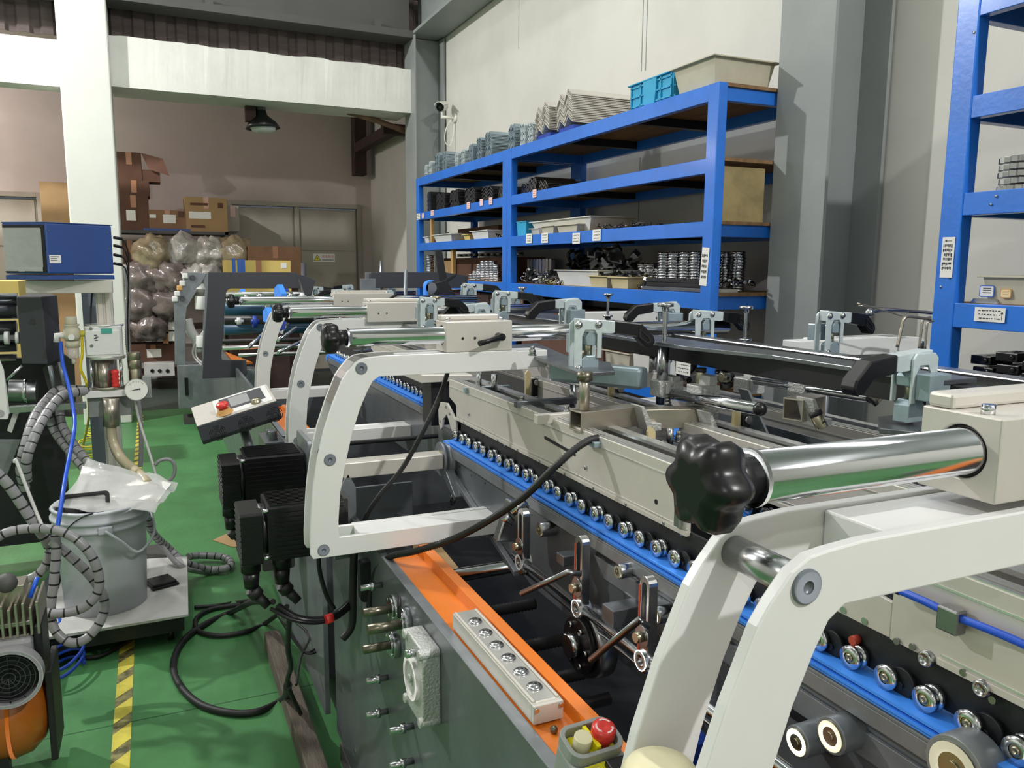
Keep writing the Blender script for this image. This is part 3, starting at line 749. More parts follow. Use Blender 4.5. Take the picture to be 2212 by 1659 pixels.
for u, v in ((1822, 1318), (1868, 1342)):
    p = at(u, v, X=.752); ob('nose_screw', MB().cyl(p, p+V((-.0012, 0, 0)), .0045, n=14), 'chrome_dull', C1b)
ob('red_screw', MB().cyl(at(1840, 1384, X=.744), at(1840, 1384, X=.744)+V((.01, 0, 0)), .0055, n=14), 'red_scale', C1b)
for u, v in ((2005, 1422), (2125, 1486)):
    p = at(u, v, X=.749); ob('plate_screw', MB().lathe([(.009, 0), (.009, .006), (.006, .008), (.006, .005), (0, .005)], p, (-1, 0, 0), 16, False), 'chrome_dull', C1b)
for u, v in ((1938, 1385), (1972, 1397), (2082, 1453), (2145, 1512)):
    p = at(u, v, X=.7485); ob('small_screw', MB().cyl(p, p+V((-.002, 0, 0)), .004, n=10), 'steel', C1b)
pts = cr([at(1944, 1276, X=.738), at(2000, 1300, X=.738), at(2060, 1330, X=.738), at(2130, 1357, X=.74), at(2212, 1392, X=.742), at(2330, 1450, X=.742)], 6)
t = C1b
ob('cord', MB().tube(pts, .0045, 8), 'blue_hose', t)
p = at(2056, 1328, X=.738); ob('cord_clip', MB().box((p.x-.008, p.y-.012, p.z-.018), (p.x+.008, p.y+.012, p.z+.008)), 'steel', t, .002)
ob('cord_end', MB().cyl(pts[0], pts[0]+V((0, .004, 0)), .0052), 'black_rubber', t)
upper_carrier('second aluminium carrier rail, its far section between the machined blocks', .98, 1.47, 2.04, 1.09, holes=False)
upper_carrier('second aluminium carrier rail, its near section behind the star knob', .98, -.1, 1.33, 1.09, holes=False)
upper_carrier('third aluminium carrier rail, near the rack side of the machine', 1.25, -.2, 1.75, 1.09, holes=False)
upper_carrier('far aluminium carrier rail behind the second white arm', .86, 2.33, 3.4, 1.09, holes=False)
upper_carrier('farthest aluminium carrier rail at the back of the machine', 1.2, 2.2, 4.4, 1.10, holes=False)
# folding guide panels
b = MB(); b.box((.99, 2.12, 1.04), (1.10, 2.126, 1.155)).box((.985, 2.10, 1.155), (1.11, 2.13, 1.162))
one('hanging_plate', MB().prism([(2.22, 1.03), (2.30, 1.03), (2.30, 1.16), (2.22, 1.16)], 'x', .74, .86), 'black_steel', 'black plate hanging under the second white arm beam, behind the black hose', 'panel')
one('guide_bracket', MB().prism([(.70, 1.165), (.86, 1.165), (.86, 1.182), (.70, 1.19)], 'y', 2.19, 2.32), 'aluminium', 'pale alloy bracket on top of the hanging black plate', 'bracket', bev=.002)
# dark diagonal sheets inside the machine near the rack side
one('guide_plate', MB().prism([(.1, 1.12), (1.5, 1.12), (1.5, 1.175), (.1, 1.175)], 'x', 1.165, 1.171), 'gunmetal', 'long dark gray guide plate between the aluminium rails', 'guide plate')
one('guide_plate', MB().prism([(1.13, 1.05), (1.20, 1.05), (1.32, 1.25), (1.29, 1.25)], 'x', 1.12, 1.126), 'gunmetal', 'dark leaning guide plate behind the ball ended handle', 'guide plate')

# ---- rod with slotted links and cranks in front of the nearest carrier
t = thing('adjusting_rod', 'long chrome rod running under the slotted links', 'rod', (.66, 1.1, .895))
ob('rod', MB().cyl((.66, .35, .9095), (.66, 1.44, .9095), .0085, n=20), 'chrome', t)
ob('thin_rod', MB().cyl((.665, .45, .885), (.665, 1.40, .885), .003, n=10), 'chrome', t)
def link(label, y, z0, z1, w=.013, red=False):
    t = thing('slotted_link', label, 'slotted link', (.665, y, z0), 'chrome slotted links')
    o_ = stad(y, z0, y, z1, w, 8); i_ = stad(y, z0+.055 if z0+.055 < z1 else z0, y, z1-.004, w*.5, 8)
    ob('link_plate', MB().prism(o_, 'x', .652, .668, hole=i_), 'chrome_dull', t, .0015)
    ob('washer', MB().cyl((.652, y, z0+.048), (.649, y, z0+.048), .017, n=26), 'steel', t)
    ob('bolt', MB().cyl((.649, y, z0+.048), (.638, y, z0+.048), .008, n=14), 'nickel', t)
    ob('rod_eye', MB().pipe((.648, y-.0, .9095), (.672, y, .9095), .016, .0086, 20), 'chrome_dull', t)
    if red: ob('red_scale', MB().box((.6515, y+w*.72, z0+.02), (.669, y+w+.0012, z1-.004)), 'red_scale', t)
    return t
link('left slotted chrome link with round washer, beside the round guide roller', 1.398, .895, 1.008)
link('middle slotted chrome link with a red scale on its edge', 1.158, .90, 1.028, red=True)
link('right slotted chrome link with red scale, partly behind the nearest white arm', .955, .90, 1.030, red=True)
def crank(label, a, b, c):
    one('crank_lever', MB().tube([a, b, c], .0055, 14), 'steel', label, 'lever', 'chrome crank levers')
crank('chrome crank lever on the middle slotted link', at(1127, 1282, X=.585), at(1228, 1236, X=.625), at(1252, 1240, X=.65))
crank('brass tinted chrome crank lever on the right slotted link', at(1276, 1426, X=.585), at(1383, 1338, X=.625), at(1398, 1352, X=.65))
def block(label, u, v, X, s, mat='steel_plate'):
    p = at(u, v, X=X); return one('guide_block', MB().cbox(p, s), mat, label, 'block', bev=.0015)
block('dark machined block beside the chrome rod, left of the right slotted link', 1345, 1325, .69, (.06, .035, .032))
block('small steel block behind the middle slotted link', 1232, 1205, .70, (.045, .03, .02))
t = thing('rod_clamp', 'folded chrome clamp at the end of the white lower beam', 'clamp', tuple(at(1100, 1125, X=.66)))
p = ORG.copy()
m = MB(); m.prism([(p.x-.03, p.z-.04), (p.x+.03, p.z-.05), (p.x+.045, p.z+.03), (p.x+.0, p.z+.045)], 'y', p.y-.006, p.y+.02); ob('jaw', m, 'chrome_dull', t, .003)
m = MB(); m.cyl(p+V((0, -.01, .02)), p+V((.03, -.015, .045)), .010, n=14).cyl(p+V((0, -.01, .0)), p+V((-.02, -.015, .018)), .009, n=14); ob('bolt', m, 'chrome', t)
# ---- transverse shafts and ribbed sleeves low in the machine
def xs(name, label, cat, y, z, x0, x1, r, mat, grp=None, rib=0):
    m = MB()
    if rib:
        pts = []; x = x0; k = 0
        while x < x1: pts.append(V((x, y, z))); x += rib
        m.tube(pts, r, 12, rf=lambda i: r if i % 2 else r*.86)
    else: m.cyl((x0, y, z), (x1, y, z), r, n=20)
    return one(name, m, mat, label, cat, grp)
xs('cross_shaft', 'thick chrome cross shaft just beyond the orange cover', 'shaft', 1.66, .79, .47, 1.8, .017, 'chrome')
xs('ribbed_sleeve', 'upper black ribbed sleeve low between the side frames', 'sleeve', 1.50, .765, .50, .74, .013, 'black_rubber', 'black ribbed sleeves', .004)
xs('ribbed_sleeve', 'middle black ribbed sleeve low between the side frames', 'sleeve', 1.36, .745, .50, .74, .014, 'black_rubber', 'black ribbed sleeves', .004)
xs('ribbed_sleeve', 'lower black ribbed sleeve low between the side frames', 'sleeve', 1.24, .735, .50, .74, .013, 'black_rubber', 'black ribbed sleeves', .004)
xs('cross_bar', 'flat polished cross bar leading to the knurled drive wheel', 'bar', 1.06, .79, .47, .66, .011, 'chrome_dull')
xs('screw_spindle', 'upper threaded spindle between the motors and the end pulley', 'spindle', 2.16, 1.012, .42, .74, .007, 'black_steel', 'threaded spindles', .0035)
xs('screw_spindle', 'lower threaded spindle between the motors and the end pulley', 'spindle', 2.14, .93, .42, .74, .008, 'black_steel', 'threaded spindles', .0035)
one('cross_bar', MB().box((.43, 2.0, .955), (.70, 2.055, .995)), 'aluminium', 'pale square cross bar ending at the round end pulley', 'bar', bev=.002)
one('cross_bar', MB().box((.50, 1.86, .852), (.72, 1.89, .868)), 'aluminium', 'thin flat bar lying just beyond the white lower beam', 'bar', bev=.001)
t = thing('hand_wheel', 'black and knurled drive wheel low inside the machine', 'wheel', tuple(at(1258, 1390, X=.66)))
p = ORG.copy()
ob('knurled_rim', MB().lathe([(.058, 0), (.062, .004), (.062, .034), (.058, .038), (.03, .038)], p+V((.0, 0, 0)), (1, 0, 0), 40), 'steel', t)
ob('black_disc', MB().cyl(p+V((-.012, 0, 0)), p+V((-.0005, 0, 0)), .050, n=36), 'black_plastic', t, .002)
m = MB()
for a in range(6): q = p+V((-.012, .036*cos(a*pi/3), .036*sin(a*pi/3))); m.cyl(q, q+V((-.006, 0, 0)), .005, n=10)
ob('wheel_screws', m, 'chrome', t)
ob('shaft_hub', MB().cyl(p+V((-.012, 0, 0)), p+V((-.03, 0, 0)), .020, n=20), 'chrome_dull', t)
one('blue_belt', MB().prism([(.88, .80), (.99, .86), (1.0, .78), (.90, .72)], 'x', .70, .725), 'blue_dark', 'dark blue belt loop low behind the right slotted link', 'belt')
one('concrete_block', MB().prism(rrect(1.10, .16, 1.28, .42, .04), 'x', .70, .80), 'concrete_block', 'worn pale block standing on the tray behind the orange cover', 'block', bev=.01)

# ---- motors
def motor(label, x0, x1, y, z, s, ch):
    t = thing('servo_motor', label, 'motor', ((x0+x1)/2, y, z-s), 'black finned motors')
    m = MB(); m.prism(rrect(y-s+.004, z-s+.004, y+s-.004, z+s-.004, .006, 3), 'x', x0+.06, x1)
    ob('body', m, 'motor_black', t)
    m = MB(); k = 11
    for i in range(k):
        a = -s+.010+(2*s-.02)*i/(k-1)
        m.box((x0+.066, y-s, z+a-.0016), (x1-.01, y+s, z+a+.0016)); m.box((x0+.066, y+a-.0012, z-s), (x1-.01, y+a+.0012, z+s))
    ob('cooling_fins', m, 'motor_black', t)
    s2 = s*.92; m = MB(); m.prism(rrect(y-s2, z-s2-.01, y+s2, z+s2-.01, .006, 3), 'x', x0, x0+.048)
    for i in range(9):
        a = -s2+.008+(2*s2-.016)*i/8; m.box((x0-.002, y-s2-.002, z-.01+a-.0013), (x0+.044, y+s2+.002, z-.01+a+.0013))
    ob('end_cap', m, 'motor_black', t)
    ob('neck', MB().cyl((x0+.045, y, z-.005), (x0+.062, y, z-.005), s*.9, n=24), 'black_plastic', t)
    for x, c in ((x0+.024, ch), (x0+.095, 1)):
        m = MB(); m.cyl((x, y-.01, z-s), (x, y-.01, z-s-.035), .0235, n=18).cyl((x, y-.01, z-s-.035), (x, y-.01, z-s-.075), .020, .017, n=18)
        ob('connector', m, 'black_plastic', t)
        q = V((x, y-.01, z-s-.080)); m = MB(); m.cyl(q, q+V((.012, 0, -.018)), .0175, n=14).cyl(q+V((.012, 0, -.018)), q+V((.035, -.01, -.045)), .013, .0105, n=14)
        ob('cable_gland', m, 'black_rubber', t)
    for z_ in (z+s-.012, z-s+.012): ob('bolt', MB().cyl((x0+.05, y-s+.004, z_), (x0+.062, y-s+.004, z_), .005, n=10), 'chrome', t)
    return t
motor('front black finned motor, partly behind the second nearest white arm', .158, .405, 1.915, .882, .068, 0)
motor('rear black finned motor, farther from the camera', .150, .372, 2.325, .905, .072, 0)
one('cable_clamp', MB().prism(rrect(.42, .70, .47, .80, .01), 'y', 1.80, 1.83), 'black_steel', 'black cable clamp on the frame behind the front motor', 'clamp')

# ---- black cables on and around the frame
def hose(name, label, pts, r, mat, cat='cable', k=8, rib=0, group=None, n=8):
    P = cr(pts, k); m = MB()
    if rib:
        P = resample(P, rib); m.tube(P, r, n, rf=lambda i: r if i % 2 else r*.8)
    else: m.tube(P, r, n)
    return one(name, m, mat, label, cat, group)
hose('conduit', 'thick black ribbed conduit drooping from the square tube down behind the orange cover', [at(1300, 946, Y=1.27), at(1275, 950, Y=1.27), at(1240, 972, Y=1.27), at(1195, 1012, Y=1.28), at(1120, 1082, Y=1.34), at(1000, 1155, Y=1.48), at(900, 1190, Y=1.58), at(845, 1202, Y=1.66), at(815, 1230, Y=1.76), at(800, 1280, Y=1.8), at(797, 1330, Y=1.8)], .0078, 'black_rubber', rib=.003)
hose('conduit', 'black ribbed conduit hanging from the upper white beam behind the lower one', [at(968, 800, Y=1.8), at(950, 855, Y=1.8), at(915, 930, Y=1.8), at(870, 1010, Y=1.83), at(820, 1070, Y=1.86), at(792, 1115, Y=1.88), at(770, 1180, Y=1.9), at(765, 1260, Y=1.92)], .0068, 'black_rubber', rib=.003)
hose('cable', 'black cable bundle hanging down behind the front motor', [at(765, 1190, Y=1.87), at(762, 1280, Y=1.87), at(760, 1350, Y=1.87), at(740, 1380, Y=1.87)], .010, 'black_rubber')
F2 = lambda u, v, x=.33: at(u, v, X=x)
hose('cable', 'shiny black cable sagging from the motor connectors to the frame, with red tape', [at(600, 1310, Y=1.87), at(640, 1335, Y=1.83), at(690, 1340, Y=1.83), at(730, 1325, Y=1.85), at(757, 1300, Y=1.88)], .0095, 'black_plastic')
hose('cable', 'thin black cable sagging just under the thicker one', [at(585, 1315, Y=1.86), at(630, 1338, Y=1.82), at(680, 1345, Y=1.82), at(725, 1335, Y=1.84), at(757, 1312, Y=1.87)], .005, 'black_plastic')
one('tape_marker', MB().tube([at(703, 1339, Y=1.82), at(718, 1334, Y=1.825)], .0115, 12), 'red_plastic', 'short wrap of red tape on the sagging black cable', 'tape')
hose('cable', 'black cable hanging behind the arm across the pale frame plate', [at(688, 1175, Y=2.0), at(690, 1230, Y=2.0), at(705, 1285, Y=2.0), at(722, 1315, Y=2.0)], .006, 'black_rubber')
hose('cable', 'black cable falling straight from the connectors to the floor timber', [at(625, 1330, Y=1.9), at(622, 1400, Y=2.0), at(628, 1440, Y=2.1), at(622, 1480, Y=2.2), V((.36, 2.40, .1))], .007, 'black_rubber')
fl = lambda u, v, z=.012: at(u, v, Z=z)
hose('cable', 'heavy black cable making a large loop on the green floor', [at(622, 1480, Y=2.2), fl(612, 1510), fl(560, 1536), fl(500, 1540), fl(430, 1520), fl(385, 1475), fl(375, 1430), fl(395, 1385), fl(440, 1350), fl(500, 1322), at(545, 1300, Z=.25), at(575, 1300, Z=.5)], .0125, 'black_rubber')
hose('cable', 'black cable curling on the floor between cart and motors', [fl(420, 1312), fl(470, 1308), fl(520, 1300), at(560, 1296, Z=.3), at(590, 1300, Z=.55)], .009, 'black_rubber')
hose('cable', 'black cable forming a flat oval on the floor left of the motors', [at(620, 1310, Z=.2), fl(575, 1345), fl(530, 1365), fl(470, 1373), fl(428, 1362), fl(425, 1335), fl(460, 1315), fl(530, 1305)], .010, 'black_rubber')
for k, pp in enumerate((((600, 1330), (640, 1390), (665, 1410), (700, 1385)), ((610, 1335), (650, 1400), (672, 1412), (695, 1400)), ((640, 1345), (668, 1375), (650, 1420), (640, 1480)))):
    hose('cable', 'thin black cable tangled above the floor timber, '+('left', 'middle', 'right')[k]+' strand', [at(u, v, Z=.25) for u, v in pp], .004, 'black_rubber')
# floor timber
one('floor_timber', MB().box((.335, 1.7, .0), (.395, 3.1, .07)), 'timber', 'weathered wooden beam lying on the floor along the machine', 'timber', bev=.004)
one('cardboard_scrap', MB().prism([(at(u, v, Z=0).x, at(u, v, Z=0).y) for u, v in ((460, 1168), (495, 1152), (520, 1180), (523, 1185), (500, 1182))], 'z', .001, .005), 'cardboard_light', 'torn cardboard scrap on the floor beside the motors', 'cardboard')
one('cardboard_sheet', MB().prism([(.50, 2.5), (.95, 2.45), (.98, 2.9), (.52, 2.95)], 'z', .42, .426), 'cardboard_light', 'sheet of tan cardboard lying inside the machine behind the lower beam', 'cardboard')
hose('cable', 'black cable coiled on the tan cardboard sheet', [V((.60+.05*cos(a*.7)*(1+a*.04), 2.62+.07*sin(a*.7)*(1+a*.04), .436+.002*a)) for a in range(20)], .005, 'black_rubber', k=3)

# ================================================================== upper works: bars, plates, toggle clamps
one('black_beam', MB().box((1.08, .34, 1.291), (1.12, 1.95, 1.331)), 'black_steel', 'long black square beam running through the middle of the toggle clamps', 'beam', bev=.002)
one('black_beam', MB().box((1.06, 2.15, 1.285), (1.10, 3.9, 1.325)), 'black_steel', 'far continuation of the black square beam behind the second shaft', 'beam', bev=.002)
one('zinc_strip', MB().prism([(1.062, .80), (1.062, 1.16), (1.01, 1.36), (1.01, 1.93), (1.10, 1.93), (1.115, 1.38), (1.135, 1.16), (1.135, .80)], 'z', 1.3315, 1.3395), 'steel_plate', 'bent zinc plate lying on the long black beam', 'plate', bev=.001)
one('chrome_rail', MB().box((1.235, .55, 1.292), (1.275, 1.90, 1.332)), 'chrome_dull', 'shiny square chrome rail just behind the long black beam', 'rail', bev=.003)
one('chrome_rail', MB().box((1.235, 2.02, 1.285), (1.275, 3.3, 1.325)), 'chrome_dull', 'farther square chrome rail beyond the second guide shaft', 'rail', bev=.003)
def plate(label, px, z, mat='steel_plate', th=.008, name='zinc_plate', cat='plate'):
    return one(name, MB().prism([(at(u, v, Z=z).x, at(u, v, Z=z).y) for u, v in px], 'z', z-th, z), mat, label, cat, bev=.001)
plate('tapered zinc plate reaching from the second white arm to the nearest toggle clamp', [(1062, 748), (1160, 741), (1235, 772), (1318, 782), (1328, 802), (1255, 806), (1120, 757)], 1.289)
plate('tapered zinc plate reaching from the third white arm to its toggle clamp', [(862, 671), (930, 673), (960, 702), (905, 713), (850, 690)], 1.293)
plate('zinc plate under the toggle clamp nearest the right guide shaft', [(1895, 900), (1960, 893), (2060, 905), (2010, 935), (1900, 925)], 1.268)
plate('flat zinc plate between the black beam and the chrome rail', [(1040, 668), (1130, 664), (1240, 688), (1235, 706), (1120, 690)], 1.30)
one('zinc_tube', MB(M.Translation((.93, 1.60, 1.255)) @ M.Rotation(radians(-58), 4, 'Z')).box((-.11, -.022, -.024), (.13, .022, .024)), 'zinc_blue', 'gray zinc tube under the tapered plate beside the nearest toggle clamp', 'tube', bev=.008)
t = thing('clamp_post', 'round stainless post standing on the open square tube', 'post', (.763, 1.345, 1.224))
ob('post', MB().cyl((.763, 1.345, 1.224), (.763, 1.345, 1.298), .0105, n=18), 'stainless', t)
ob('nut', MB().cyl((.763, 1.345, 1.282), (.763, 1.345, 1.300), .0155, n=18), 'bronze', t)
def sqtube(label, a, b, s=.04, mat='stainless', th=.003):
    a = V(a); b = V(b); d = (b-a); L = d.length; x = d.normalized(); y = V((0, 0, 1)).cross(x); fm = frame(a, y, V((0, 0, 1)))
    if fm.col[2].xyz.dot(x) < 0: fm = frame(a, -y, V((0, 0, 1)))
    h = s/2; o_ = [(-h, -h), (h, -h), (h, h), (-h, h)]; g = h-th; i_ = [(-g, -g), (g, -g), (g, g), (-g, g)]
    t = thing('square_tube', label, 'tube', tuple(a))
    ob('tube_wall', MB(fm).prism(o_, 'z', 0, L, hole=i_), mat, t, .0008)
    return t
sqtube('open ended stainless square tube holding the black conduit', (.744, 1.345, 1.203), (.885, 1.36, 1.193))
sqtube('stainless square tube with pinched corner, right of the open ended one', (.905, 1.355, 1.196), (1.035, 1.32, 1.196))
sqtube('open ended pale square tube right of the ball ended handle', at(1712, 885, Y=1.08), at(1760, 892, Y=1.10))
one('conduit_clip', MB().box((.735, 1.255, 1.168), (.805, 1.30, 1.179)), 'zinc_blue', 'flat zinc clip under the open square tube at the conduit end', 'clip', bev=.002)
def vbr(label, u, v, Y, s=1):
    p = at(u, v, Y=Y); return one('corner_bracket', MB().prism([(p.x-.022*s, p.z+.03*s), (p.x-.015*s, p.z+.03*s), (p.x+.006*s, p.z-.006*s), (p.x+.028*s, p.z-.008*s), (p.x+.028*s, p.z-.022*s), (p.x-.004*s, p.z-.022*s)], 'y', Y-.02, Y+.02), 'aluminium_cast', label, 'bracket', 'small cast corner brackets', bev=.001)
vbr('cast corner bracket joining the two stainless square tubes', 1392, 905, 1.33)
vbr('cast corner bracket under the block with the ball ended handle', 1535, 918, 1.28)
vbr('cast corner bracket beside the open ended pale tube', 1755, 893, 1.06)
# cast blocks with ball ended handles
def cast(label, u, v, Y, w, h, d):
    p = at(u, v, Y=Y); m = MB(); m.cbox(p, (w, d, h)); m.cbox(p+V((-w*.28, -d*.5-.003, h*.1)), (w*.22, .006, h*.7)); m.cbox(p+V((w*.2, 0, h*.62)), (w*.45, d*.8, h*.3))
    return one('cast_block', m, 'aluminium_cast', label, 'block', 'cast aluminium clamp blocks', bev=.002)
cast('cast aluminium block holding the nearer ball ended handle', 1518, 868, 1.36, .05, .075, .05)
cast('cast aluminium block holding the farther ball ended handle', 1740, 842, 1.28, .055, .06, .05)
cast('cast aluminium block around the vertical chrome post', 1440, 838, 1.46, .055, .036, .05)
cast('cast aluminium block with cream nut, left of the farther handle', 1618, 832, 1.44, .05, .036, .05)
def ballrod(label, a, b, r=.0115):
    t = thing('handle_rod', label, 'handle', tuple(a), 'ball ended chrome handles')
    ob('rod', MB().cyl(a, b, r, n=20), 'chrome', t); ob('ball_end', MB().sph(b, r*1.12, 16), 'black_plastic', t)
ballrod('ball ended chrome handle in front of the nearer cast block', at(1440, 850, Y=1.46), V((.985, 1.10, 1.251)))
ballrod('ball ended chrome handle in front of the farther cast block', at(1625, 822, Y=1.42), V((1.257, 1.10, 1.254)), .0085)
def nut(label, u, v, Y, d):
    p = at(u, v, Y=Y); d = V(d).normalized()
    t = thing('thumb_nut', label, 'nut', tuple(p), 'cream drilled nuts')
    ob('nut_body', MB().cyl(p, p+d*.024, .011, n=20), 'nickel', t, .001)
    ob('rubber_ring', MB().cyl(p-d*.008, p, .0118, n=20), 'black_rubber', t)
    s = V((0, -1, 0)) if abs(d.y) < .5 else V((-1, 0, 0)); q = p+d*.012+s*.0095
    ob('cross_hole', MB().cyl(q, q+s*.0018, .004, n=12), 'black_rubber', t)
for a in (('cream drilled nut on the corner of the square tubes', 1402, 905, 1.38, (-.1, -.3, 1)), ('cream drilled nut pointing down under the nearer cast block', 1540, 925, 1.30, (.3, -.4, -1)), ('cream drilled nut pointing down beside the pale tube', 1764, 898, 1.04, (.3, -.4, -1)),
          ('cream drilled nut between beam and cast block', 1514, 803, 1.38, (0, 0, -1)), ('cream drilled nut at the end of the rear handle rod', 1575, 815, 1.5, (-1, 0, 0)), ('cream drilled nut near the toggle clamp body at right', 1888, 862, 1.04, (.5, -.3, .6))): nut(*a)
# toggle clamps
def toggle():
    t = thing('toggle_clamp', 'steel toggle clamp with black grip', 'toggle clamp', (0, 0, 0), 'zinc toggle clamps with black grips')
    def arch(x0, x1, h, r):  # side plates as n shape
        return [(x0, 0), (x0+.016, 0), (x0+.016, h-.03), (x0+.022, h-.018), (x1-.016, h-.018), (x1-.010, h-.028), (x1-.010, .030), (x1, .030), (x1, h-.008), (x1-.008, h), (x0+.008, h), (x0, h-.008)]
    for y in (-.018, .014): ob('side_plate', MB().prism(arch(-.028, .030, .105, 0), 'y', y, y+.004), 'zinc', t, .0008)
    m = MB(); m.prism([(-.010, .0), (.026, .0), (.026, .026), (.018, .034), (.0, .034), (-.010, .026)], 'y', -.013, .013); ob('base_block', m, 'zinc_blue', t, .001)
    m = MB(); m.prism([(.0, .055), (.026, .055), (.028, .070), (.022, .082), (.006, .084), (-.002, .072)], 'y', -.012, .012); ob('link', m, 'zinc_blue', t, .002)
    ob('plunger', MB().cyl((.008, 0, .030), (.008, 0, .066), .0072, n=18).cyl((-.006, -.002, .028), (-.006, -.002, .045), .004, n=12), 'nickel', t)
    m = MB(); m.prism([(-.020, .084), (.050, .078), (.060, .080), (.060, .103), (-.020, .109)], 'y', -.013, .013); ob('handle_arm', m, 'zinc', t, .001)
    g = [(.060, .077), (.060, .105), (.118, .098), (.146, .072), (.150, .060), (.142, .048), (.128, .050), (.108, .070)]
    k = ob('grip', MB().prism(g, 'y', -.0135, .0135), 'black_plastic', t, .003)
    h = [(.112, .088), (.137, .068), (.140, .060), (.130, .057), (.113, .070)]; h2 = [(.1145, .0845), (.134, .0675), (.136, .062), (.130, .060), (.1155, .0715)]
    ob('grip_pocket', MB().prism(h, 'y', -.0152, -.0136, hole=h2), 'black_rubber', k)
    for x, z in ((-.020, .097), (-.020, .010), (.022, .097)): ob('pivot_bolt', MB().lathe([(.0075, 0), (.0075, .002), (.005, .005), (0, .006)], (x, -.018, z), (0, -1, 0), 16, False), 'chrome_dull', t)
    m = MB(); m.box((-.026, .019, .036), (.024, .042, .076)); ob('cover_block', m, 'zinc_blue', t, .002)
    return t
tg = toggle()
TG = [(1262, 803, 1.72, 0, 1.06, 'nearest right facing toggle clamp, on the tapered zinc plate by the white arm'),
      (1512, 757, 2.13, 0, 1.0, 'toggle clamp with grip to the right, on the bent plate left of the gray column'),
      (1787, 768, 1.93, 0, 1.0, 'toggle clamp with grip to the right, in front of the gray column'),
      (1968, 908, 1.22, 1, 1.0, 'big toggle clamp with grip to the left, right beside the nearest guide shaft'),
      (1232, 722, 2.4, 1, 1.0, 'toggle clamp with grip to the left, under the rack beam'),
      (1443, 728, 2.45, 1, 1.0, 'small looking toggle clamp with grip to the left, before the near rack post'),
      (1082, 692, 2.9, 0, 1.0, 'toggle clamp with grip to the right, left of the tall copper toned spindle'),
      (1038, 722, 2.75, 1, 1.0, 'toggle clamp with stubby grip to the left, just above the gray clamp block'),
      (922, 712, 2.6, 0, .98, 'toggle clamp with grip to the right, beside the brass toned spindle'),
      (1112, 690, 3.3, 0, 1.0, 'toggle clamp half hidden behind the one at the copper toned spindle'),
      (1012, 668, 4.3, 0, 1.3, 'tall toggle clamp in front of the lowest visible rack beam'),
      (680, 652, 5.6, 0, 1.0, 'distant toggle clamp, leftmost in the row before the back door'),
      (735, 660, 5.2, 1, 1.0, 'distant toggle clamp, second from the left before the back door'),
      (755, 645, 6.2, 1, 1.0, 'distant toggle clamp, third from the left before the back door'),
      (780, 664, 5.2, 0, 1.0, 'distant toggle clamp right of the raised black lever'),
      (815, 650, 5.9, 1, 1.0, 'distant toggle clamp under the left end of the dark crossbeam'),
      (845, 645, 6.0, 1, 1.0, 'distant toggle clamp under the middle of the dark crossbeam'),
      (840, 665, 4.9, 1, 1.0, 'distant toggle clamp just above the farthest guide shaft, on its right part')]
for i, (u, v, D, fl_, s, lb) in enumerate(TG):
    o = dup(tg, atd(u, v, D), rotz=(pi if fl_ else 0)+radians((-6, -4, 3, 4, 2)[i % 5]), label=lb, scale=s) if i else tg
    if i == 0: o.location = atd(u, v, D); o['label'] = lb; o.rotation_euler = (0, 0, radians(-9)); o.scale = (s,)*3
for o, L in [(bpy.data.objects['toggle_clamp.%03d' % i], .36) for i in (2, 5, 11, 12, 13, 14, 15, 16, 17, 10)]:
    ORG = V((0, 0, 0)); ob('mounting_stem', MB().cyl((0, 0, -L), (0, 0, 0), .010, n=12), 'gunmetal_light', o)
# spindles with knurled heads
def spindle(label, u, vh, vf, vb, D, mat='chrome_dull', rod='chrome_dull'):
    a = atd(u, vh, D); k = D/FPX; zf = a.z-(vf-vh)*k; zb = a.z-(vb-vh)*k; b = V((a.x, a.y, zb)); f = V((a.x, a.y, zf))
    t = thing('adjusting_spindle', label, 'spindle', tuple(b), 'upright adjusting spindles')
    ob('tube_base', MB().cyl(b, f, .011, n=18), 'chrome_dull', t)
    ob('flange', MB().cyl(f, f+V((0, 0, .006)), .019, n=20), mat, t)
    pts = []; z = zf+.006
    while z < a.z-.012: pts.append(V((a.x, a.y, z))); z += .003
    ob('threaded_rod', MB().tube(pts, .0055, 10, rf=lambda i: .0055 if i % 2 else .0046), rod, t)
    ob('knurled_head', MB().lathe([(.008, -.016), (.008, -.006), (.018, -.004), (.018, .003), (.014, .004), (0, .004)], a, (0, 0, 1), 20, False), mat, t)
spindle('adjusting spindle beside the big toggle clamp pair, tall with bright thread', 1438, 658, 745, 830, 1.75)
spindle('adjusting spindle rising behind the grip before the gray column', 1612, 664, 736, 765, 2.1)
spindle('adjusting spindle before the rack beam between two left facing clamps', 1314, 636, 684, 740, 3.0)
spindle('copper toned adjusting spindle left of the brown box', 1128, 622, 668, 700, 3.2, rod='copper')
spindle('brass toned adjusting spindle above the plain gray block', 941, 642, 700, 735, 2.6, 'nickel', 'nickel')
# small posts, screws and flat links between the rails
def post(label, u, v0, v1, D, r, mat='chrome_dull'):
    a = atd(u, v0, D); b = V((a.x, a.y, a.z-(v1-v0)*D/FPX)); one('round_post', MB().cyl(b, a, r, n=18), mat, label, 'post', 'upright chrome posts')
post('chrome post standing through the cast block left of the square tubes', 1431, 745, 875, 1.78, .0105)
post('chrome post left of the taller one, below the black beam', 1412, 755, 815, 1.95, .010)
post('chrome post under the cast block with cream nut', 1612, 835, 905, 1.85, .011)
post('twin chrome post under the tapered plate, left one', 1238, 830, 880, 1.95, .008)
post('chrome post under the nearer white beam end', 1068, 808, 850, 2.05, .008)
post('chrome post beneath the second white beam, left of the black hose panel', 1035, 808, 840, 2.1, .007)
post('thin chrome post under the open tube between the rails', 1448, 925, 960, 1.6, .007)
post('short gray post left of the far brass spindle', 1002, 668, 700, 3.1, .009, 'gunmetal_light')
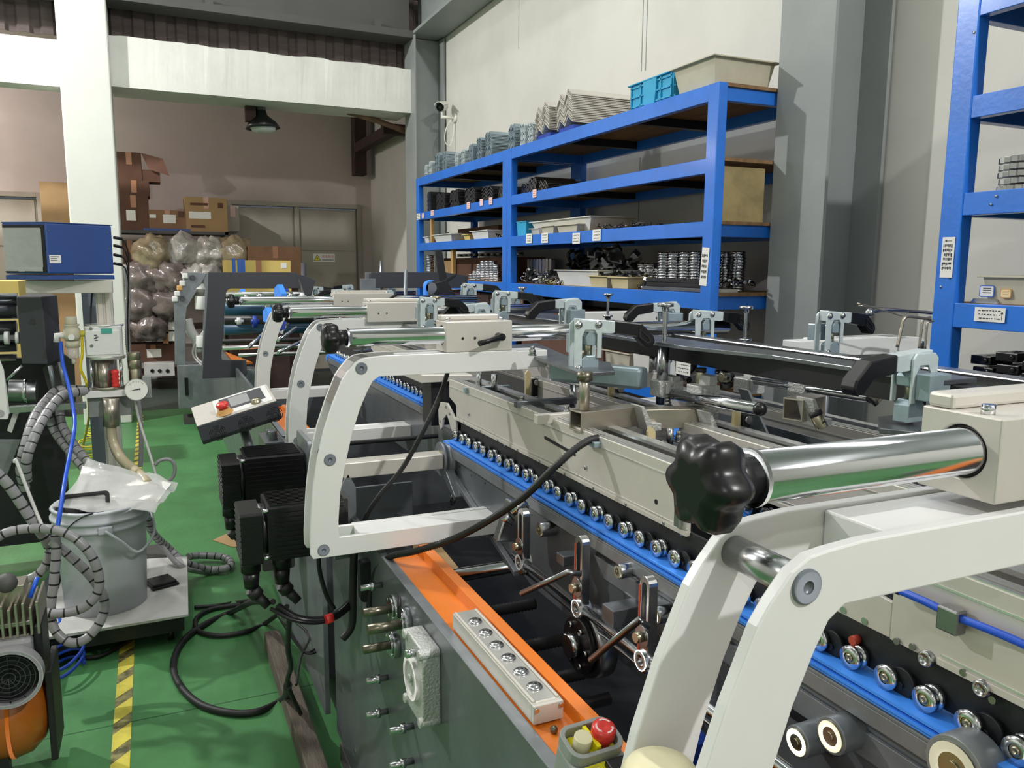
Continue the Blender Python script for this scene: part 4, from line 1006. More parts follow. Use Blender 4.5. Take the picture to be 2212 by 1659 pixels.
def bar(label, u0, v0, u1, v1, Y, h, d, mat, name='flat_link', cat='link'):
    a = at(u0, v0, Y=Y); b = at(u1, v1, Y=Y); return one(name, MB().box((a.x, Y-d/2, min(a.z, b.z)-h/2), (b.x, Y+d/2, max(a.z, b.z)+h/2)), mat, label, cat, bev=.0015)
bar('dark zinc flat link crossing from the first rail to the post', 1113, 874, 1243, 864, 1.62, .014, .018, 'steel_plate')
bar('pale aluminium link fixed on top of the long rail near the square tube', 1157, 905, 1248, 900, 1.46, .018, .018, 'aluminium')
bar('short zinc link on the far end of the long rail', 1003, 845, 1100, 836, 1.95, .012, .016, 'zinc_blue')
bar('black link lying under the short zinc one', 1026, 851, 1078, 849, 1.9, .008, .02, 'black_steel')
bar('pale link between the second rail and the round post', 1215, 838, 1230, 836, 1.9, .014, .016, 'aluminium')
bar('long pale link between the second rail and the cast block', 1330, 815, 1420, 828, 1.62, .014, .016, 'aluminium')
for i, (u, v, Y, X_) in enumerate(((1015, 838, 1.96, 0), (1055, 832, 1.96, 0), (1128, 862, 1.64, 0), (1224, 885, 1.47, 0), (1443, 868, 1.44, 0), (1466, 940, 1.30, 0), (1090, 848, 1.9, 0), (1346, 745, 1.75, 0), (1325, 742, 1.8, 0), (1586, 742, 1.70, 0), (1150, 755, 1.64, 0), (2150, 935, .44, 0))):
    p = at(u, v, Y=Y); L = ('on the short zinc link, left', 'on the short zinc link, right', 'at the left end of the dark flat link', 'on the pale link above the long rail', 'beside the nearer cast block', 'near the star knob at the open rail', 'at the rail end by the white beam', 'under the grip of the nearest clamp, right', 'under the grip of the nearest clamp, left', 'behind the chrome rail clamp', 'on the tapered plate next to the gray block', 'on the nearest gray clamp block')[i]
    one('socket_screw', MB().cyl(p+V((0, 0, -.012)), p, .0075, n=14).cyl(p, p+V((0, 0, .008)), .0055, n=12).cyl(p+V((0, 0, -.014)), p+V((0, 0, -.011)), .010, n=14), 'chrome_dull', 'socket screw '+L, 'screw', 'bright socket screws on the plates', bev=.0006)
# yellow wound coils and small black links between the rails
for i, (u, v, Y) in enumerate(((1320, 845, 1.7), (1405, 965, 1.25), (1590, 912, 1.25), (1140, 830, 2.0), (948, 830, 2.3))):
    p = at(u, v, Y=Y); n_ = ('right of the tapered plate tube', 'left of the star knob under the rails', 'behind the ball ended handle', 'under the tip of the second white beam', 'beside the black hose under the second beam')[i]
    t = thing('brass_bracket', 'brass toned bracket '+n_, 'bracket', tuple(p))
    ob('strip', MB().prism([(p.x-.008, p.z-.035), (p.x+.008, p.z-.035), (p.x+.008, p.z+.03), (p.x-.002, p.z+.04), (p.x-.008, p.z+.03)], 'y', p.y-.004, p.y+.004), 'bin_cream', t)
    ob('slider', MB().cbox(p+V((.022, 0, -.01)), (.018, .014, .05)), 'black_steel', t, .002); ob('slider_bolt', MB().cyl(p+V((.022, -.007, .005)), p+V((.022, -.014, .005)), .008, n=12), 'chrome_dull', t)
# spring wire fingers before the wall, right
wr = lambda label, px, Y, r=.003: one('wire_finger', MB().tube(cr([at(u, v, Y=Y) for u, v in px], 5), r, 8), 'stainless', label, 'wire', 'bent steel wire fingers')
wr('thin slanted wire tip farthest to the left before the bare wall', [(1852, 655), (1900, 668), (1952, 684)], 1.5, .0018)
wr('long flat wire above the slanted one', [(1855, 660), (1950, 668), (2015, 676)], 1.55, .0016)
wr('bent wire finger nearest the gray column', [(1938, 750), (1948, 705), (1952, 690), (1965, 684), (2010, 690)], 1.5, .0042)
wr('bent wire finger closest to the blue rack post', [(1985, 755), (1992, 700), (1996, 690), (2010, 685)], 1.55, .0038)
wr('bent wire finger in the middle of the bunch', [(1998, 755), (2002, 705), (2006, 696), (2016, 693)], 1.6, .0034)
one('wire_holder', MB().tube(cr([at(1875, 677, Y=1.6), at(1900, 672, Y=1.6), at(1960, 672, Y=1.6), at(2012, 676, Y=1.6)], 4), .005, 8).sph(at(1878, 676, Y=1.6), .013, 12), 'chrome_dull', 'ball ended rod holding the bent wire fingers', 'rod')

# ================================================================== tilted control console
A = at(425, 922, Y=2.5); B = at(598, 866, Y=2.5); ax = (B-A).normalized(); Lw = (B-A).length
dp = at(417, 883, Y=2.66)-A; dp = (dp-ax*dp.dot(ax)).normalized(); fm = frame(A, ax, dp); DD = .175
t = thing('control_console', 'tilted gray control console with red emergency stop and three round vents', 'control panel', tuple(A))
m = MB(fm); m.prism([(0, 0), (DD, 0), (DD, -.075), (.035, -.075), (.012, -.066), (0, -.05)], 'x', 0, Lw)
ob('body', m, 'frame_dark', t, .003)
ob('top_face', MB(fm).box((.001, .001, 0), (Lw-.001, DD-.002, .0015)), 'aluminium', t)
ob('white_bezel', MB(fm).prism(rrect(.065, .012, Lw-.008, DD-.012, .004), 'z', .0015, .004), 'white_paint', t)
ob('display', MB(fm).prism(rrect(.085, .045, Lw-.025, DD-.025, .003), 'z', .004, .0052), 'frame_dark', t)
ob('screen_film', MB(fm).box((.112, .058, .0052), (Lw-.07, DD-.035, .0062)), 'screen_gray', t)
k = ob('emergency_stop', MB(fm).lathe([(.019, 0), (.017, .010), (.011, .012), (.011, .018), (.018, .020), (.019, .028), (.015, .033), (0, .034)], (.088, .030, .004), (0, 0, 1), 28, False), 'red_plastic', t)
ob('yellow_collar', MB(fm).lathe([(.026, 0), (.024, .003), (.0195, .008), (.0185, .014), (.012, .014)], (.088, .030, .004), (0, 0, 1), 28, False), 'orange_ink', k)
ob('selector_knob', MB(fm).lathe([(.016, 0), (.016, .006), (.013, .008), (.013, .013), (0, .014)], (.185, .030, .004), (0, 0, 1), 24, False), 'nickel', t)
for i in range(3):
    cx = .050+.087*i; v = MB(fm)
    for r in (.008, .0135, .019, .0245):
        for q in range(6):
            P = arc(cx, -.040, r, q*60+6, q*60+52, 5)+arc(cx, -.040, r-.0022, q*60+52, q*60+6, 5); v.prism(P, 'y', -.0008, .001)
    v.m = fm @ M.Identity(4)
    ob('vent', v, 'black_rubber', t)
one('console_arm', MB().cyl(V((A.x+.14, 2.64, 1.0)), V((A.x+.19, 2.64, .80)), .015, n=14).cyl(V((A.x+.19, 2.64, .815)), V((.44, 2.7, .80)), .014, n=14), 'gunmetal', 'dark tube arm carrying the tilted control console', 'arm')
# terminals under the console
one('valve_bank', MB().box((.36, 3.05, .70), (.43, 3.25, .84)).cyl((.395, 3.1, .84), (.395, 3.1, .875), .018, n=16).cyl((.395, 3.2, .84), (.395, 3.2, .86), .012, n=16), 'steel_plate', 'steel valve bank on the frame behind the tilted console', 'valve', bev=.003)
one('wiring_duct', MB().prism(rrect(.30, .45, .41, .78, .01), 'y', 2.75, 2.80), 'steel_dark', 'dark cable duct plate below the tilted console', 'duct')
m = MB()
pts = [V((.40+.006*sin(i*2.1), 2.74, .78-.006*i)) for i in range(28)]; m.tube(pts, .016, 8, rf=lambda i: .017 if i % 3 else .012)
one('cable_sleeve', m, 'bronze', 'crumpled brown cable sleeve under the tilted console', 'cable')

# ================================================================== far end of the machine
pl = lambda px, Y: [(at(u, v, Y=Y).x, at(u, v, Y=Y).z) for u, v in px]
t = thing('angular_frame', 'large dark C shaped frame plate at the far end of the machine', 'frame plate', (.4, 5.4, .78), 'dark frame plates')
ob('plate', MB().prism(pl([(450, 588), (640, 588), (649, 623), (499, 623), (492, 626), (488, 633), (478, 770), (480, 778), (532, 778), (534, 806), (530, 815), (437, 818), (443, 720), (449, 634)], 5.4), 'y', 5.4, 5.42), 'frame_dark', t, .003)
ob('edge_strip', MB().prism(pl([(444, 618), (449, 618), (440, 790), (436, 790)], 5.41), 'y', 5.405, 5.425), 'gunmetal_light', t)
t = thing('dark_crossbeam', 'dark horizontal crossbeam at the far end, before the gray column', 'frame plate', (1.7, 5.6, 1.3), 'dark frame plates')
ob('plate', MB().prism(pl([(800, 590), (804, 588), (960, 588), (1010, 596), (1010, 622), (815, 622), (802, 612)], 5.6), 'y', 5.6, 5.63), 'frame_dark', t, .003)
ob('end_bracket', MB().prism(pl([(790, 588), (800, 588), (802, 760), (792, 760)], 5.64), 'y', 5.631, 5.66), 'gunmetal_light', t)
one('black_lever', MB().prism(pl([(941, 540), (955, 540), (966, 605), (950, 610)], 4.2), 'y', 4.2, 4.22).prism(pl([(958, 604), (985, 590), (987, 594), (965, 612)], 4.2), 'y', 4.19, 4.21), 'black_steel', 'tall black lever plate standing before the wooden stick of the rack', 'lever', bev=.002)
one('black_shroud', MB().prism(pl([(940, 612), (965, 605), (985, 640), (1000, 675), (965, 680), (935, 670)], 4.15), 'y', 4.15, 4.19), 'black_steel', 'black curved shroud under the tall black lever', 'cover', bev=.002)
t = thing('blue_belt', 'bright blue belt loop turning over a pulley before the black shroud', 'belt', tuple(at(925, 640, Y=4.05)))
P = cr([at(920, 642, Y=4.1), at(920, 618, Y=4.1), at(924, 609, Y=4.1), at(934, 605, Y=4.1)], 5)
m = MB(); w_ = V((0, .05, 0)); m.add([q for p in P for q in (p, p+w_, p+w_+V((.012, 0, -.004)), p+V((.012, 0, -.004)))], [(4*i+j, 4*i+(j+1) % 4, 4*i+4+(j+1) % 4, 4*i+4+j) for i in range(len(P)-1) for j in range(4)]); ob('belt', m, 'blue_belt', t)
ob('pulley', MB().cyl(at(932, 622, Y=4.1), at(932, 622, Y=4.1)+V((0, .05, 0)), .030, n=24), 'chrome_dull', t)
one('steel_plate', MB().prism(pl([(780, 602), (812, 602), (812, 640), (780, 640)], 5.2), 'y', 5.2, 5.22), 'gunmetal_light', 'upright gray plate with wing screws before the back wall', 'plate', bev=.002)
one('round_post', MB().cyl(at(876, 740, Y=5.0), at(876, 583, Y=5.0), .012, n=16), 'gunmetal_light', 'gray post crossing the dark horizontal crossbeam', 'post', 'upright chrome posts')
one('round_post', MB().cyl(at(822, 700, Y=5.8), at(822, 563, Y=5.8), .010, n=16), 'chrome_dull', 'thin bright post rising above the left end of the crossbeam', 'post', 'upright chrome posts')
one('round_post', MB().cyl(at(656, 720, Y=6.4), at(656, 568, Y=6.4), .02, n=16), 'frame_dark', 'short dark post before the warning sign door', 'post', 'upright chrome posts')
one('frame_bracket', MB().prism(pl([(641, 592), (660, 596), (682, 606), (672, 640), (660, 640), (650, 610)], 5.6), 'y', 5.6, 5.63), 'frame_dark', 'dark folded bracket at the right end of the C shaped frame', 'bracket', bev=.002)
# rollers of the feeder seen through the C frame
for i, (u, v, Y, x1, r, mt_, lb) in enumerate(((488, 636, 5.9, 1.5, .018, 'chrome', 'topmost bright feeder roller inside the C shaped frame'), (488, 650, 5.7, 1.4, .016, 'chrome_dull', 'second feeder roller inside the C shaped frame'),
        (484, 668, 6.0, .62, .05, 'roll_teal', 'thick teal feeder roller'), (484, 692, 5.9, .60, .032, 'black_steel', 'black feeder roller below the teal one'), (484, 712, 6.0, .66, .04, 'roll_teal', 'lower teal feeder roller'),
        (480, 738, 5.8, 1.2, .016, 'black_rubber', 'thin dark feeder roller above the orange corner'), (480, 752, 5.7, 1.2, .015, 'chrome', 'chrome feeder roller beside the orange corner'), (515, 768, 5.5, 1.2, .014, 'chrome_dull', 'lowest chrome feeder roller'))):
    p = at(u, v, Y=Y); one('feeder_roller', MB().cyl(p, V((1.845, Y, p.z)), r, n=20), mt_, lb, 'roller', 'feeder rollers')
for i in range(9):
    u = 505+i*17+RND.random()*8; v = 640+RND.random()*90; Y = 5.0+RND.random()*.8; p = at(u, v, Y=Y); s = .018+RND.random()*.022
    one('feeder_disc', MB().cyl(p, p+V((.025, 0, 0)), s, n=18).cyl(p+V((-.01, 0, 0)), p+V((.04, 0, 0)), s*.4, n=10), ('white_paint', 'chrome_dull', 'blue_dark', 'chrome_dull')[i % 4], ('white', 'chrome', 'dark blue', 'bright')[i % 4]+' disc on the feeder rollers, '+('leftmost one', 'second from the left', 'third from the left', 'fourth from the left', 'in the middle', 'fourth from the right', 'third from the right', 'second from the right', 'rightmost one')[i], 'disc', 'small discs on the feeder')
for i, (a, b) in enumerate((((535, 752), (572, 718)), ((600, 735), (640, 708)), ((600, 762), (655, 735)), ((608, 718), (622, 700)))):
    one('crank_lever', MB().cyl(at(*a, Y=4.6), at(*b, Y=4.7), .010, n=12), 'chrome', ('bright slanted crank left of the fourth white arm', 'bright slanted crank between the far white arms, upper', 'longest bright crank between the far white arms', 'shortest bright crank between the far white arms')[i], 'lever', 'chrome crank levers')
for i, (u, v, Y) in enumerate(((600, 640, 4.9), (610, 632, 6.6), (520, 645, 6.2), (595, 700, 4.6), (575, 690, 4.8))):
    p = at(u, v, Y=Y); one('feeder_belt', MB().prism([(p.y-.15, p.z-.02), (p.y+.15, p.z-.02), (p.y+.15, p.z+.04), (p.y, p.z+.07), (p.y-.15, p.z+.02)], 'x', p.x, p.x+.03), ('blue_belt', 'blue_dark')[i % 2], ('bright blue feeder belt piece above the fourth arm', 'dark blue feeder belt piece behind the folded bracket', 'bright blue feeder belt piece inside the C frame', 'dark blue belt piece between the far white arms', 'bright blue belt piece left of the far white arms')[i], 'belt', 'pieces of blue feeder belt')
# cabinet and slanted post
t = thing('machine_cabinet', 'gray cabinet with slanted upright at the far left end of the machine', 'cabinet', (.6, 8.4, 0))
ob('cabinet_body', MB().prism(pl([(384, 788), (450, 788), (560, 800), (560, 880), (387, 884)], 8.0), 'y', 8.0, 8.28), 'gunmetal_light', t, .006)
ob('plinth', MB().box((.22, 8.02, 0), (1.2, 8.26, .06)), 'steel_dark', t)
ob('door_handle', MB().cbox(at(403, 835, Y=7.99), (.03, .02, .17)), 'black_plastic', t, .003)
k = ob('upright', MB().prism(pl([(404, 587), (424, 588), (448, 590), (404, 664), (401, 690), (401, 788), (378, 788), (376, 652)], 8.0), 'y', 8.0, 8.03), 'gunmetal_light', t, .004)
for u, v in ((416, 600), (394, 645)): ob('hole', MB().cyl(at(u, v, Y=7.998), at(u, v, Y=7.99), .025, n=20), 'frame_dark', k)
for i, (u, v, m_) in enumerate(((400, 596, 'white_paint'), (394, 612, 'white_paint'), (388, 622, 'orange_ink'), (383, 634, 'white_paint'), (378, 646, 'white_paint'))): ob('button', MB().cbox(at(u, v, Y=8.0), (.05, .05, .05)), m_, t, .01)
ob('second_upright', MB().prism(pl([(441, 590), (452, 592), (446, 788), (436, 788)], 8.1), 'y', 8.1, 8.13), 'gunmetal_light', t, .004)
ob('fitting', MB().cyl(at(433, 668, Y=8.05), at(433, 640, Y=8.05), .05, n=14), 'white_paint', t, .004)
ob('fitting', MB().cyl(at(434, 750, Y=8.05), at(434, 725, Y=8.05), .045, n=14), 'white_paint', t, .004)
ob('fitting', MB().cyl(at(430, 625, Y=8.05), at(430, 612, Y=8.05), .06, .04, n=14), 'white_paint', t, .004)
ob('pale_duct', MB().tube(cr([at(404, 690, Y=8.1), at(412, 715, Y=8.1), at(425, 735, Y=8.1), at(430, 760, Y=8.1)], 5), .045, 12), 'tray_white', t)
ob('air_hoses', MB().tube(cr([at(440, 715, Y=8.05), at(420, 745, Y=8.05), at(418, 770, Y=8.05), at(440, 792, Y=8.0)], 5), .008, 8).tube(cr([at(442, 715, Y=8.05), at(426, 745, Y=8.05), at(424, 770, Y=8.05), at(445, 790, Y=8.0)], 5), .008, 8), 'tray_white', t)

# ================================================================== rack contents
def zig(w, h, n=2, th=.003):
    """open zigzag strip in the YZ plane"""
    P = []; k = n*2
    for i in range(k+1): P.append((-w/2+w*i/k, h if i % 2 else 0))
    return P+[(a, b+th*1.6) for a, b in P[::-1]]
def stack(name, label, cat, proto_mb, mat, y, z, n, dz, x=2.33, lean=0, group=None, rz=0, tilt=0):
    global ORG
    ORG = V((0, 0, 0)); o = tag(ob(name, proto_mb, mat, org=(0, 0, 0)), label, cat, group or label)
    o.location = (x, y, z); o.rotation_euler = (tilt, 0, rz)
    for i in range(1, n):
        c = o.copy(); COL.objects.link(c); c.location = (x+RND.uniform(-.006, .006), y+lean*i+RND.uniform(-.002, .002), z+dz*i); c.rotation_euler = (tilt, 0, rz+RND.uniform(-.012, .012))
    return o
ZTP = 2.3015
TS = [(7.10, .07, 10, .010, .20, 'farthest small stack on the top shelf'), (6.98, .07, 12, .010, .20, 'second stack from the far end of the top shelf'), (6.78, .10, 16, .010, .35, 'tall double stack at the far end of the top shelf'), (6.60, .10, 15, .010, .35, 'stack right behind the tall double one'),
      (6.30, .07, 12, .010, .12, 'narrow stack in the far half of the top shelf'), (6.15, .07, 12, .010, .12, 'narrow stack next to the other narrow one'), (5.98, .10, 13, .010, .2, 'stack with round holes before the long low stack'), (5.80, .09, 15, .010, .2, 'slim tall stack beside the long wide stack'),
      (5.62, .12, 17, .010, .42, 'long wide stack left of the middle post'), (5.20, .10, 16, .010, .34, 'stack standing right over the middle post'), (5.02, .08, 14, .010, .2, 'first stack right of the middle post'), (4.90, .08, 13, .010, .2, 'second stack right of the middle post')]
for y, w, n, dz, L, lb in TS:
    m = MB(); m.prism(zig(w, .022 if w > .08 else .015), 'x', 0, L)
    stack('zinc_bracket', 'zinc bracket in the '+lb, 'bracket', m, 'zinc' if w < .09 else 'zinc_blue', y, ZTP, n, dz)
for y, n, L, lb in ((4.66, 15, .45, 'leaning stack of long pale brackets, second from the blue crate'), (4.36, 17, .52, 'leaning stack of long pale brackets next to the blue crate')):
    m = MB(); m.prism(zig(.19, .045, 2), 'x', 0, L)
    stack('long_bracket', 'long pale bracket in the '+lb[:-1 if 0 else None].replace('leaning stack of long pale brackets, ', 'leaning stack ').replace('leaning stack of long pale brackets ', 'leaning stack '), 'bracket', m, 'aluminium', y, ZTP+.03, n, .0098, x=2.30, tilt=radians(-9), lean=.001)
for y, lb in ((4.66, 'left'), (4.36, 'right')):
    m = MB(); m.prism([(y-.10, ZTP-.001), (y+.10, ZTP-.001), (y+.09, ZTP+.028), (y-.09, ZTP+.03)], 'x', 2.31, 2.70)
    one('blue_sheet', m, 'blue_dark', 'folded blue sheet under the '+lb+' leaning stack of long pale brackets', 'sheet')
ZS = ZT[1]+.0015
def chan(w, h, L, th=.004): return MB().prism([(-w/2, 0), (w/2, 0), (w/2, h), (w/2-th, h), (w/2-th, th), (-w/2+th, th), (-w/2+th, h), (-w/2, h)], 'x', 0, L)
for y, w, n, lb, L in ((7.05, .09, 14, 'dark stack nearest the far post on the second shelf', .3), (6.72, .22, 11, 'wide dark stack on the second shelf', .35), (6.38, .20, 11, 'third dark stack on the second shelf', .4), (6.02, .22, 10, 'fourth dark stack on the second shelf', .4), (5.66, .20, 8, 'dark stack near the middle post on the second shelf', .4), (5.38, .12, 6, 'low dark stack touching the middle post', .3)):
    stack('steel_channel', 'dark steel channel in the '+lb, 'channel', MB().prism(zig(w, .022), 'x', 0, L), 'steel_plate', y, ZS, n, .012, x=2.34)
for y, n, lb in ((5.02, 5, 'low heap right of the middle post'), (4.90, 8, 'taller heap right of the middle post'), (4.74, 5, 'heap of grille parts on the second shelf')):
    stack('steel_channel', 'bright steel channel in the '+lb, 'channel', MB().prism(zig(.12, .025), 'x', 0, .3), 'steel', y, ZS, n, .011, x=2.35)
# trays and bins
def bin_(name, label, cat, mat, x, y, z, lx, ly, h, rz=0, taper=.85, rim=.012, th=.004, group=None, ribs=0, org_only=False):
    t = thing(name, label, cat, (x, y, z), group); m = MB(); a, b = lx/2, ly/2; c, d = a*taper, b*taper
    L = [(c, d, 0), (a, b, h)]; vs = []
    for (p, q, zz) in ((c, d, 0), (a, b, h), (a-th, b-th, h), (c-th, d-th, th)):
        vs += [(x-p, y-q, z+zz), (x+p, y-q, z+zz), (x+p, y+q, z+zz), (x-p, y+q, z+zz)]
    fs = [(3, 2, 1, 0), (12, 13, 14, 15)]
    for k in range(3):
        for i in range(4): j = (i+1) % 4; fs.append((4*k+i, 4*k+j, 4*k+4+j, 4*k+4+i))
    m.add(vs, fs); ob('shell', m, mat, t)
    if rim:
        r = rim; m = MB()
        m.box((x-a-r, y-b-r, z+h-.006), (x+a+r, y-b, z+h)).box((x-a-r, y+b, z+h-.006), (x+a+r, y+b+r, z+h)).box((x-a-r, y-b, z+h-.006), (x-a, y+b, z+h)).box((x+a, y-b, z+h-.006), (x+a+r, y+b, z+h))
        ob('rim', m, mat, t, .001)
    if ribs:
        m = MB(); w = .0035
        for i in range(5):
            yy = y-b*.93+(ly*.93)*i/4; m.box((x-a-.006, yy-w, z), (x-a+.012, yy+w, z+h))
            if i < 4: pass
        for zz in (.15, .5, .85): m.box((x-a-.006, y-b*.95, z+h*zz-w), (x-a+.014, y+b*.95, z+h*zz+w)); m.box((x-a*.95, y-b-.006, z+h*zz-w), (x+a*.95, y-b+.008, z+h*zz+w))
        ob('ribs', m, mat, t); ob('handle_panel', MB().prism([(y-.045, z+h*.02), (y+.045, z+h*.02), (y+.06, z+h*.97), (y-.06, z+h*.97)], 'x', x-a-.010, x-a+.01), mat, t)
    t.rotation_euler = (0, 0, rz); return t
bin_('plastic_crate', 'ribbed cyan plastic crate on the top shelf', 'crate', 'bin_cyan', 2.46, 3.50, ZTP, .26, .38, .135, taper=.97, ribs=1)
bin_('plastic_crate', 'large stained beige plastic crate at the near end of the top shelf', 'crate', 'bin_beige', 2.46, 3.105, ZTP, .34, .30, .12, taper=.86, rim=.018)
Z3 = ZT[2]+.0015; Z4 = ZT[3]+.0015
bin_('parts_tray', 'white tray in front of the wooden stick, third shelf', 'tray', 'bin_white', 2.40, 6.55, Z3, .22, .46, .062, group='white trays in the far bay')
bin_('parts_tray', 'small white box left of the wooden stick, third shelf', 'tray', 'bin_white', 2.37, 7.02, Z3, .13, .12, .055, group='white trays in the far bay')
bin_('parts_tray', 'yellowish box between the white trays, third shelf', 'tray', 'carton_yellow', 2.40, 6.05, Z3, .16, .13, .045)
bin_('parts_tray', 'white tray next to the middle post, third shelf', 'tray', 'bin_white', 2.40, 5.72, Z3, .2, .34, .062, group='white trays in the far bay')
bin_('plastic_crate', 'small bright cyan box right of the middle post, third shelf', 'crate', 'bin_cyan', 2.38, 4.98, Z3, .14, .15, .095, taper=.95, rim=.004)
bin_('parts_tray', 'long white tray holding smaller boxes, third shelf', 'tray', 'bin_white', 2.48, 4.47, Z3, .3, .80, .085, group='white trays in the near bay')
bin_('parts_tray', 'short cream box in front of the long white tray', 'tray', 'bin_beige', 2.325, 4.56, Z3, .06, .17, .048)
bin_('parts_tray', 'cream box with orange label in front of the long tray', 'tray', 'bin_beige', 2.325, 4.30, Z3, .06, .26, .045)
bin_('parts_tray', 'clear wrapped small box in front of the long tray', 'tray', 'film_clear', 2.325, 4.74, Z3, .06, .12, .04)
bin_('parts_tray', 'deep white tray on the fourth shelf right of the small black parts', 'tray', 'bin_white', 2.46, 4.22, Z4, .28, .52, .095)
bin_('parts_tray', 'cream open box with blue framed label on the fourth shelf', 'tray', 'bin_cream', 2.36, 3.92, Z4, .13, .20, .065)
bin_('parts_tray', 'cream open box wrapped in film on the fourth shelf', 'tray', 'bin_cream', 2.36, 3.70, Z4, .13, .18, .062)
# third shelf loose parts
def heap(name, label, cat, mats, x0, x1, y0, y1, z, n, s, group, shapes=('bar', 'hook', 'ring'), hmax=.05):
    """small parts thrown in a heap; every piece an object of its own"""
    global ORG
    protos = []
    ORG = V((0, 0, 0))
    for sh in shapes:
        for mname in mats:
            m = MB()
            if sh == 'bar': m.cbox((0, 0, 0), (s*2.2, s*.5, s*.35))
            elif sh == 'hook': m.tube(cr([(-s, 0, 0), (0, 0, s*.2), (s*.8, 0, 0), (s*.9, 0, s*.8), (s*.3, 0, s*1.0)], 3), s*.17, 6)
            elif sh == 'ring': m.pipe((0, 0, -s*.25), (0, 0, s*.25), s*.7, s*.4, 14)
            elif sh == 'clip': m.prism([(-s, 0), (s, 0), (s, s*.8), (s*.7, s*.8), (s*.7, s*.25), (-s*.7, s*.25), (-s*.7, s*.8), (-s, s*.8)], 'y', -s*.5, s*.5)
            protos.append((m, mname))
    me = []
    for i in range(n):
        k = i % len(protos); x = RND.uniform(x0, x1); y = RND.uniform(y0, y1); zz = z+s*.35+RND.random()**1.6*hmax
        if i < len(protos):
            o = ob(name, protos[k][0], protos[k][1], org=(0, 0, 0)); me.append(o)
        else: o = me[k].copy(); COL.objects.link(o)
        o.location = (x, y, zz); o.rotation_euler = (RND.uniform(-.9, .9), RND.uniform(-.5, .5), RND.uniform(0, 6.28))
        tag(o, label, cat, group)
heap('grille_part', 'small dark grille part in the flat heap on the third shelf', 'small part', ['steel', 'black_steel'], 2.33, 2.5, 3.55, 4.05, Z3, 44, .016, 'flat heap of grille parts on the third shelf', ('bar', 'hook'), .018)
heap('bearing_part', 'small bright part lying on the far white tray', 'small part', ['chrome'], 2.34, 2.44, 6.45, 6.65, Z3+.05, 8, .016, 'bright parts on the far white tray', ('ring', 'clip'), .02)
heap('bearing_part', 'small bright part beside the middle post on the third shelf', 'small part', ['chrome'], 2.33, 2.4, 5.42, 5.54, Z3, 9, .018, 'bright parts beside the middle post', ('ring', 'clip'), .03)
heap('black_clip', 'small black and steel clip heaped on the fourth shelf right of the middle post', 'small part', ['black_steel', 'steel', 'chrome'], 2.32, 2.5, 4.46, 5.04, Z4, 96, .026, 'heap of black and steel clips on the fourth shelf', ('hook', 'clip', 'bar'), .07)
heap('gold_hook', 'small brass toned hook at the front of the clip heap', 'small part', ['bin_cream', 'nickel'], 2.315, 2.36, 4.42, 4.75, Z4, 22, .018, 'brass toned hooks in front of the clip heap', ('hook',), .015)
heap('black_lever_part', 'black curved lever piled beside the rear rack post', 'small part', ['black_plastic'], 2.55, 2.72, 4.55, 4.8, Z4+.08, 10, .07, 'black curved levers behind the clip heap', ('hook',), .06)
heap('steel_clip', 'bent steel clip in the sagging stack above the deep white tray', 'small part', ['steel_plate', 'steel'], 2.52, 2.68, 4.10, 4.42, Z4+.10, 46, .045, 'sagging stack of steel clips behind the deep tray', ('clip', 'bar'), .10)
heap('flat_key', 'flat bright key shaped part spread over the cream boxes', 'small part', ['chrome_dull', 'black_steel'], 2.33, 2.46, 3.62, 4.05, Z4+.062, 44, .024, 'flat parts spread over the cream boxes', ('bar',), .012)
heap('clear_sleeve', 'small silver sleeve right of the cream boxes', 'small part', ['steel', 'chrome'], 2.32, 2.40, 3.42, 3.58, Z4, 22, .02, 'silver sleeves right of the cream boxes', ('ring', 'clip'), .035)
# columns of steel rings
ORG = V((0, 0, 0))
rg = ob('steel_ring', MB().lathe([(.020, 0), (.031, .0), (.037, .004), (.037, .010), (.029, .0125), (.029, .0145), (.037, .017), (.037, .023), (.031, .027), (.020, .027)], (0, 0, 0), (0, 0, 1), 18), 'chrome', org=(0, 0, 0))
def rings(y, x, n, z, group, s=1.0, first=[1]):
    for i in range(n):
        if first: o = rg; first.clear()
        else: o = rg.copy(); COL.objects.link(o)
        o.location = (x+RND.uniform(-.003, .003), y+RND.uniform(-.003, .003), z+i*.0272*s); o.scale = (s,)*3
        tag(o, 'chromed steel ring in the '+group, 'ring', 'chromed rings, '+group)
for i, y in enumerate((3.46, 3.37, 3.28, 3.19, 3.10)): rings(y, 2.42, 7, Z4+.0, ('tall column left in the big block', 'second tall column of the big block', 'third tall column of the big block', 'fourth tall column of the big block', 'column of the big block by the near post')[i], 1.0)
for i, y in enumerate((3.50, 3.41, 3.32, 3.23, 3.14, 3.05)): rings(y, 2.55, 7, Z4, ('rear row of the big block, '+('first', 'second', 'third', 'fourth', 'fifth', 'sixth')[i]+' column'), 1.0)
for i, y in enumerate((3.86, 3.78, 3.70)): rings(y, 2.56, 5-(i == 2), Z4+.0, 'lower group left of the big block, '+('left', 'middle', 'right')[i]+' column', 1.0)
for i, (y, n) in enumerate(((6.12, 2), (6.03, 3), (5.95, 5), (5.86, 6), (5.77, 6), (5.68, 6), (5.60, 5))): rings(y, 2.40, n, Z4, 'far bay, '+('first', 'second', 'third', 'fourth', 'fifth', 'sixth', 'seventh')[i]+' column from the left', .95)
for i, (y, n) in enumerate(((7.08, 7),)): rings(y, 2.36, n, Z4, 'column beside the far rack post', 1.1)
for i in range(11): rings(6.98-i*.13, 2.62, 1, Z4+.20, 'single row on the brown carton of the far bay', .9)
one('carton', MB().box((2.50, 5.55, Z4), (2.78, 7.10, Z4+.185)), 'cardboard_dark', 'long brown carton at the back of the fourth shelf in the far bay', 'box')
